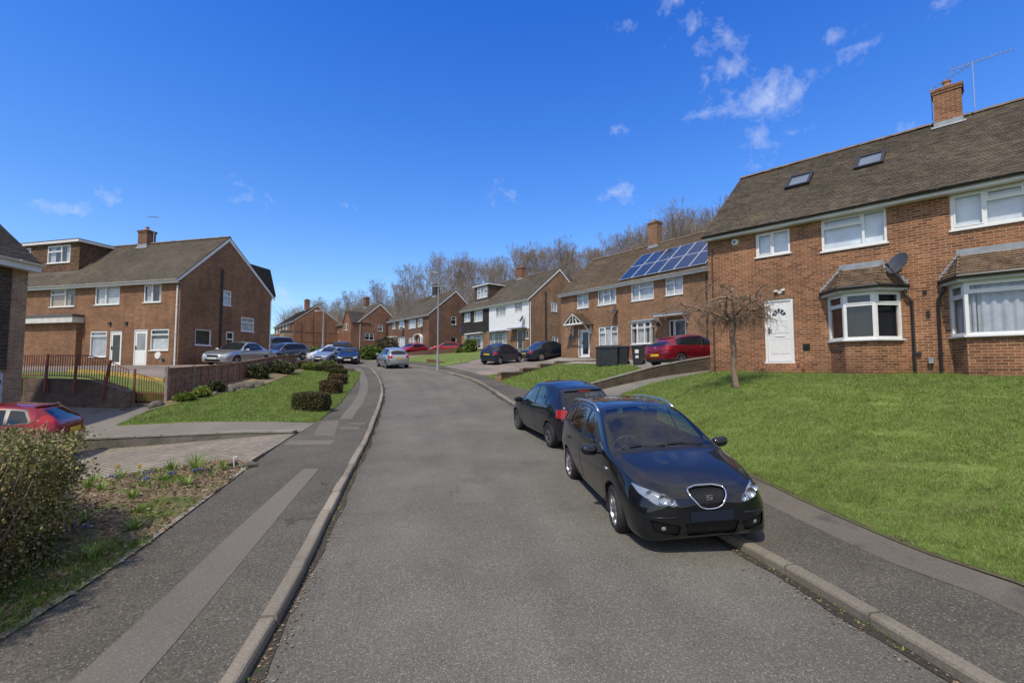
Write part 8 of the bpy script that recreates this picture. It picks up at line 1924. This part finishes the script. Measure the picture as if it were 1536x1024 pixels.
# ---------------------------------------------------------------- light, sky, camera
SUN_EL, SUN_AZ = math.radians(56), math.atan2(-.44, -.85)
def pxdir(px, py):
    f, p = 690.0, math.atan(40 / 690); c, s = math.cos(p), math.sin(p); a, b = (px - 768) / f, (512 - py) / f
    return Vector((a, c - b * s, s + b * c)).normalized()
def sky():
    w = bpy.data.worlds.new('World'); SC.world = w; w.use_nodes = True; nt = w.node_tree; g = NT(nt)
    bg = nt.nodes['Background']
    st = g.n('ShaderNodeTexSky'); st.sky_type = 'NISHITA'; st.sun_disc = False; st.sun_elevation = SUN_EL; st.sun_rotation = SUN_AZ
    st.altitude = 100; st.air_density = 1.0; st.dust_density = .6; st.ozone_density = 3.0
    d = g.n('ShaderNodeTexCoord').outputs['Generated']
    sep = g.n('ShaderNodeSeparateXYZ', i0=d)
    el = sep.outputs[2]
    grade = g.ramp(el, [(0.0, (1.45, 1.66, 1.85)), (.12, (1.25, 1.56, 1.92)), (.28, (.84, 1.40, 2.1)), (.47, (.55, 1.25, 2.35)), (.64, (.32, 1.06, 2.45)), (1.0, (.30, .95, 2.2))])
    sk = g.mix(st.outputs[0], grade, 1.0, 'MULTIPLY')
    # small torn fair weather clouds gathered in a few patches of sky
    w1 = g.n('ShaderNodeVectorMath', _operation='SUBTRACT', i0=g.noise(d, 9, 5, .6, 1), i1=(.5, .5, .5)).outputs[0]
    dw = g.n('ShaderNodeVectorMath', _operation='MULTIPLY_ADD', i0=w1, i1=(.16, .16, .10), i2=d).outputs[0]
    tex = g.math('ADD', g.math('MULTIPLY', g.noise(d, 16, 9, .66), .6), g.math('MULTIPLY', g.noise(dw, 42, 6, .6), .4))
    total = None
    for (az, elv, r, amp) in CLOUDS:
        c = Vector((math.sin(az) * math.cos(elv), math.cos(az) * math.cos(elv), math.sin(elv)))
        rel = g.n('ShaderNodeVectorMath', _operation='SUBTRACT', i0=dw, i1=tuple(c)).outputs[0]
        rel = g.n('ShaderNodeVectorMath', _operation='MULTIPLY', i0=rel, i1=(1, 1, 1.7)).outputs[0]
        ln = g.n('ShaderNodeVectorMath', _operation='LENGTH', i0=rel).outputs[1]
        f = g.n('ShaderNodeMapRange', i0=ln, i1=0.0, i2=r * 1.2, i3=amp, i4=0.0); f.clamp = True
        total = f.outputs[0] if total is None else g.math('MAXIMUM', total, f.outputs[0])
    val = g.math('ADD', g.math('MULTIPLY', total, .75), g.math('MULTIPLY', g.math('SUBTRACT', tex, .5), 2.2))
    cl = g.math('MULTIPLY', g.ramp(val, [(.22, 0.0), (.5, .22), (.95, .62)]), g.ramp(total, [(.0, 0.0), (.18, 1.0)]))
    col = g.mix(sk, (6.9, 7.5, 9.2), cl)
    # white cloud cover added out of view, overhead and behind, for neutral fill light
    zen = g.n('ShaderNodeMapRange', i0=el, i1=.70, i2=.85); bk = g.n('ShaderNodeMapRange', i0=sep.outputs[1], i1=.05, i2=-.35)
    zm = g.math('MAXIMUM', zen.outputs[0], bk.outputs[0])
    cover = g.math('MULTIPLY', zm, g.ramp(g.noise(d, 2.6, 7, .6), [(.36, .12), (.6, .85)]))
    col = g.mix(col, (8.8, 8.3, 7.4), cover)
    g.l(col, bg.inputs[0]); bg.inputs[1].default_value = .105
def azel(px, py):
    d = pxdir(px, py); return math.atan2(d.x, d.y), math.asin(d.z)
CLOUDS = [(0.390, 0.616, 0.048, 0.80), (0.446, 0.584, 0.052, 0.80), (0.445, 0.541, 0.051, 1.00), (0.508, 0.489, 0.080, 1.00), (0.443, 0.478, 0.049, 0.90), (0.517, 0.411, 0.051, 0.70), (0.564, 0.485, 0.057, 0.70), (0.237, 0.477, 0.037, 0.60), (0.224, 0.353, 0.037, 0.80), (-0.019, 0.369, 0.050, 0.60), (-0.779, 0.262, 0.031, 0.80), (-0.732, 0.278, 0.038, 0.80), (-0.543, 0.316, 0.060, 0.40), (0.764, 0.535, 0.037, 0.90), (0.676, 0.522, 0.038, 0.70), (0.645, 0.558, 0.035, 0.60), (0.254, 0.640, 0.034, 0.50), (-0.358, 0.325, 0.038, 0.40), (-0.458, 0.139, 0.060, 0.90), (0.719, 0.378, 0.024, 0.80), (0.338, 0.660, 0.043, 0.70), (0.623, 0.513, 0.027, 0.40), (0.505, 0.379, 0.042, 0.40)]
sky()
sl = bpy.data.lights.new('sun', 'SUN'); sl.energy = 4.0; sl.angle = math.radians(1.6); sl.color = (1.0, .915, .77)
so = bpy.data.objects.new('sun', sl); COL.objects.link(so)
to_sun = Vector((math.sin(SUN_AZ) * math.cos(SUN_EL), math.cos(SUN_AZ) * math.cos(SUN_EL), math.sin(SUN_EL)))
so.rotation_euler = to_sun.to_track_quat('Z', 'Y').to_euler(); so.location = to_sun * 60
cd = bpy.data.cameras.new('camera'); co = bpy.data.objects.new('camera', cd); COL.objects.link(co); SC.camera = co
cd.sensor_width = 36; cd.lens = 36 * 690 / 1536; cd.clip_end = 5000; cd.clip_start = .05
co.location = (0, 0, 2.05); co.rotation_euler = (math.radians(90) + math.atan(40 / 690), 0, 0)
SC.view_settings.view_transform = 'Standard'; SC.view_settings.look = 'None'; SC.view_settings.exposure = 0; SC.view_settings.gamma = 1
SC.render.engine = 'CYCLES'; SC.cycles.use_denoising = True; SC.cycles.max_bounces = 8; SC.cycles.transparent_max_bounces = 12
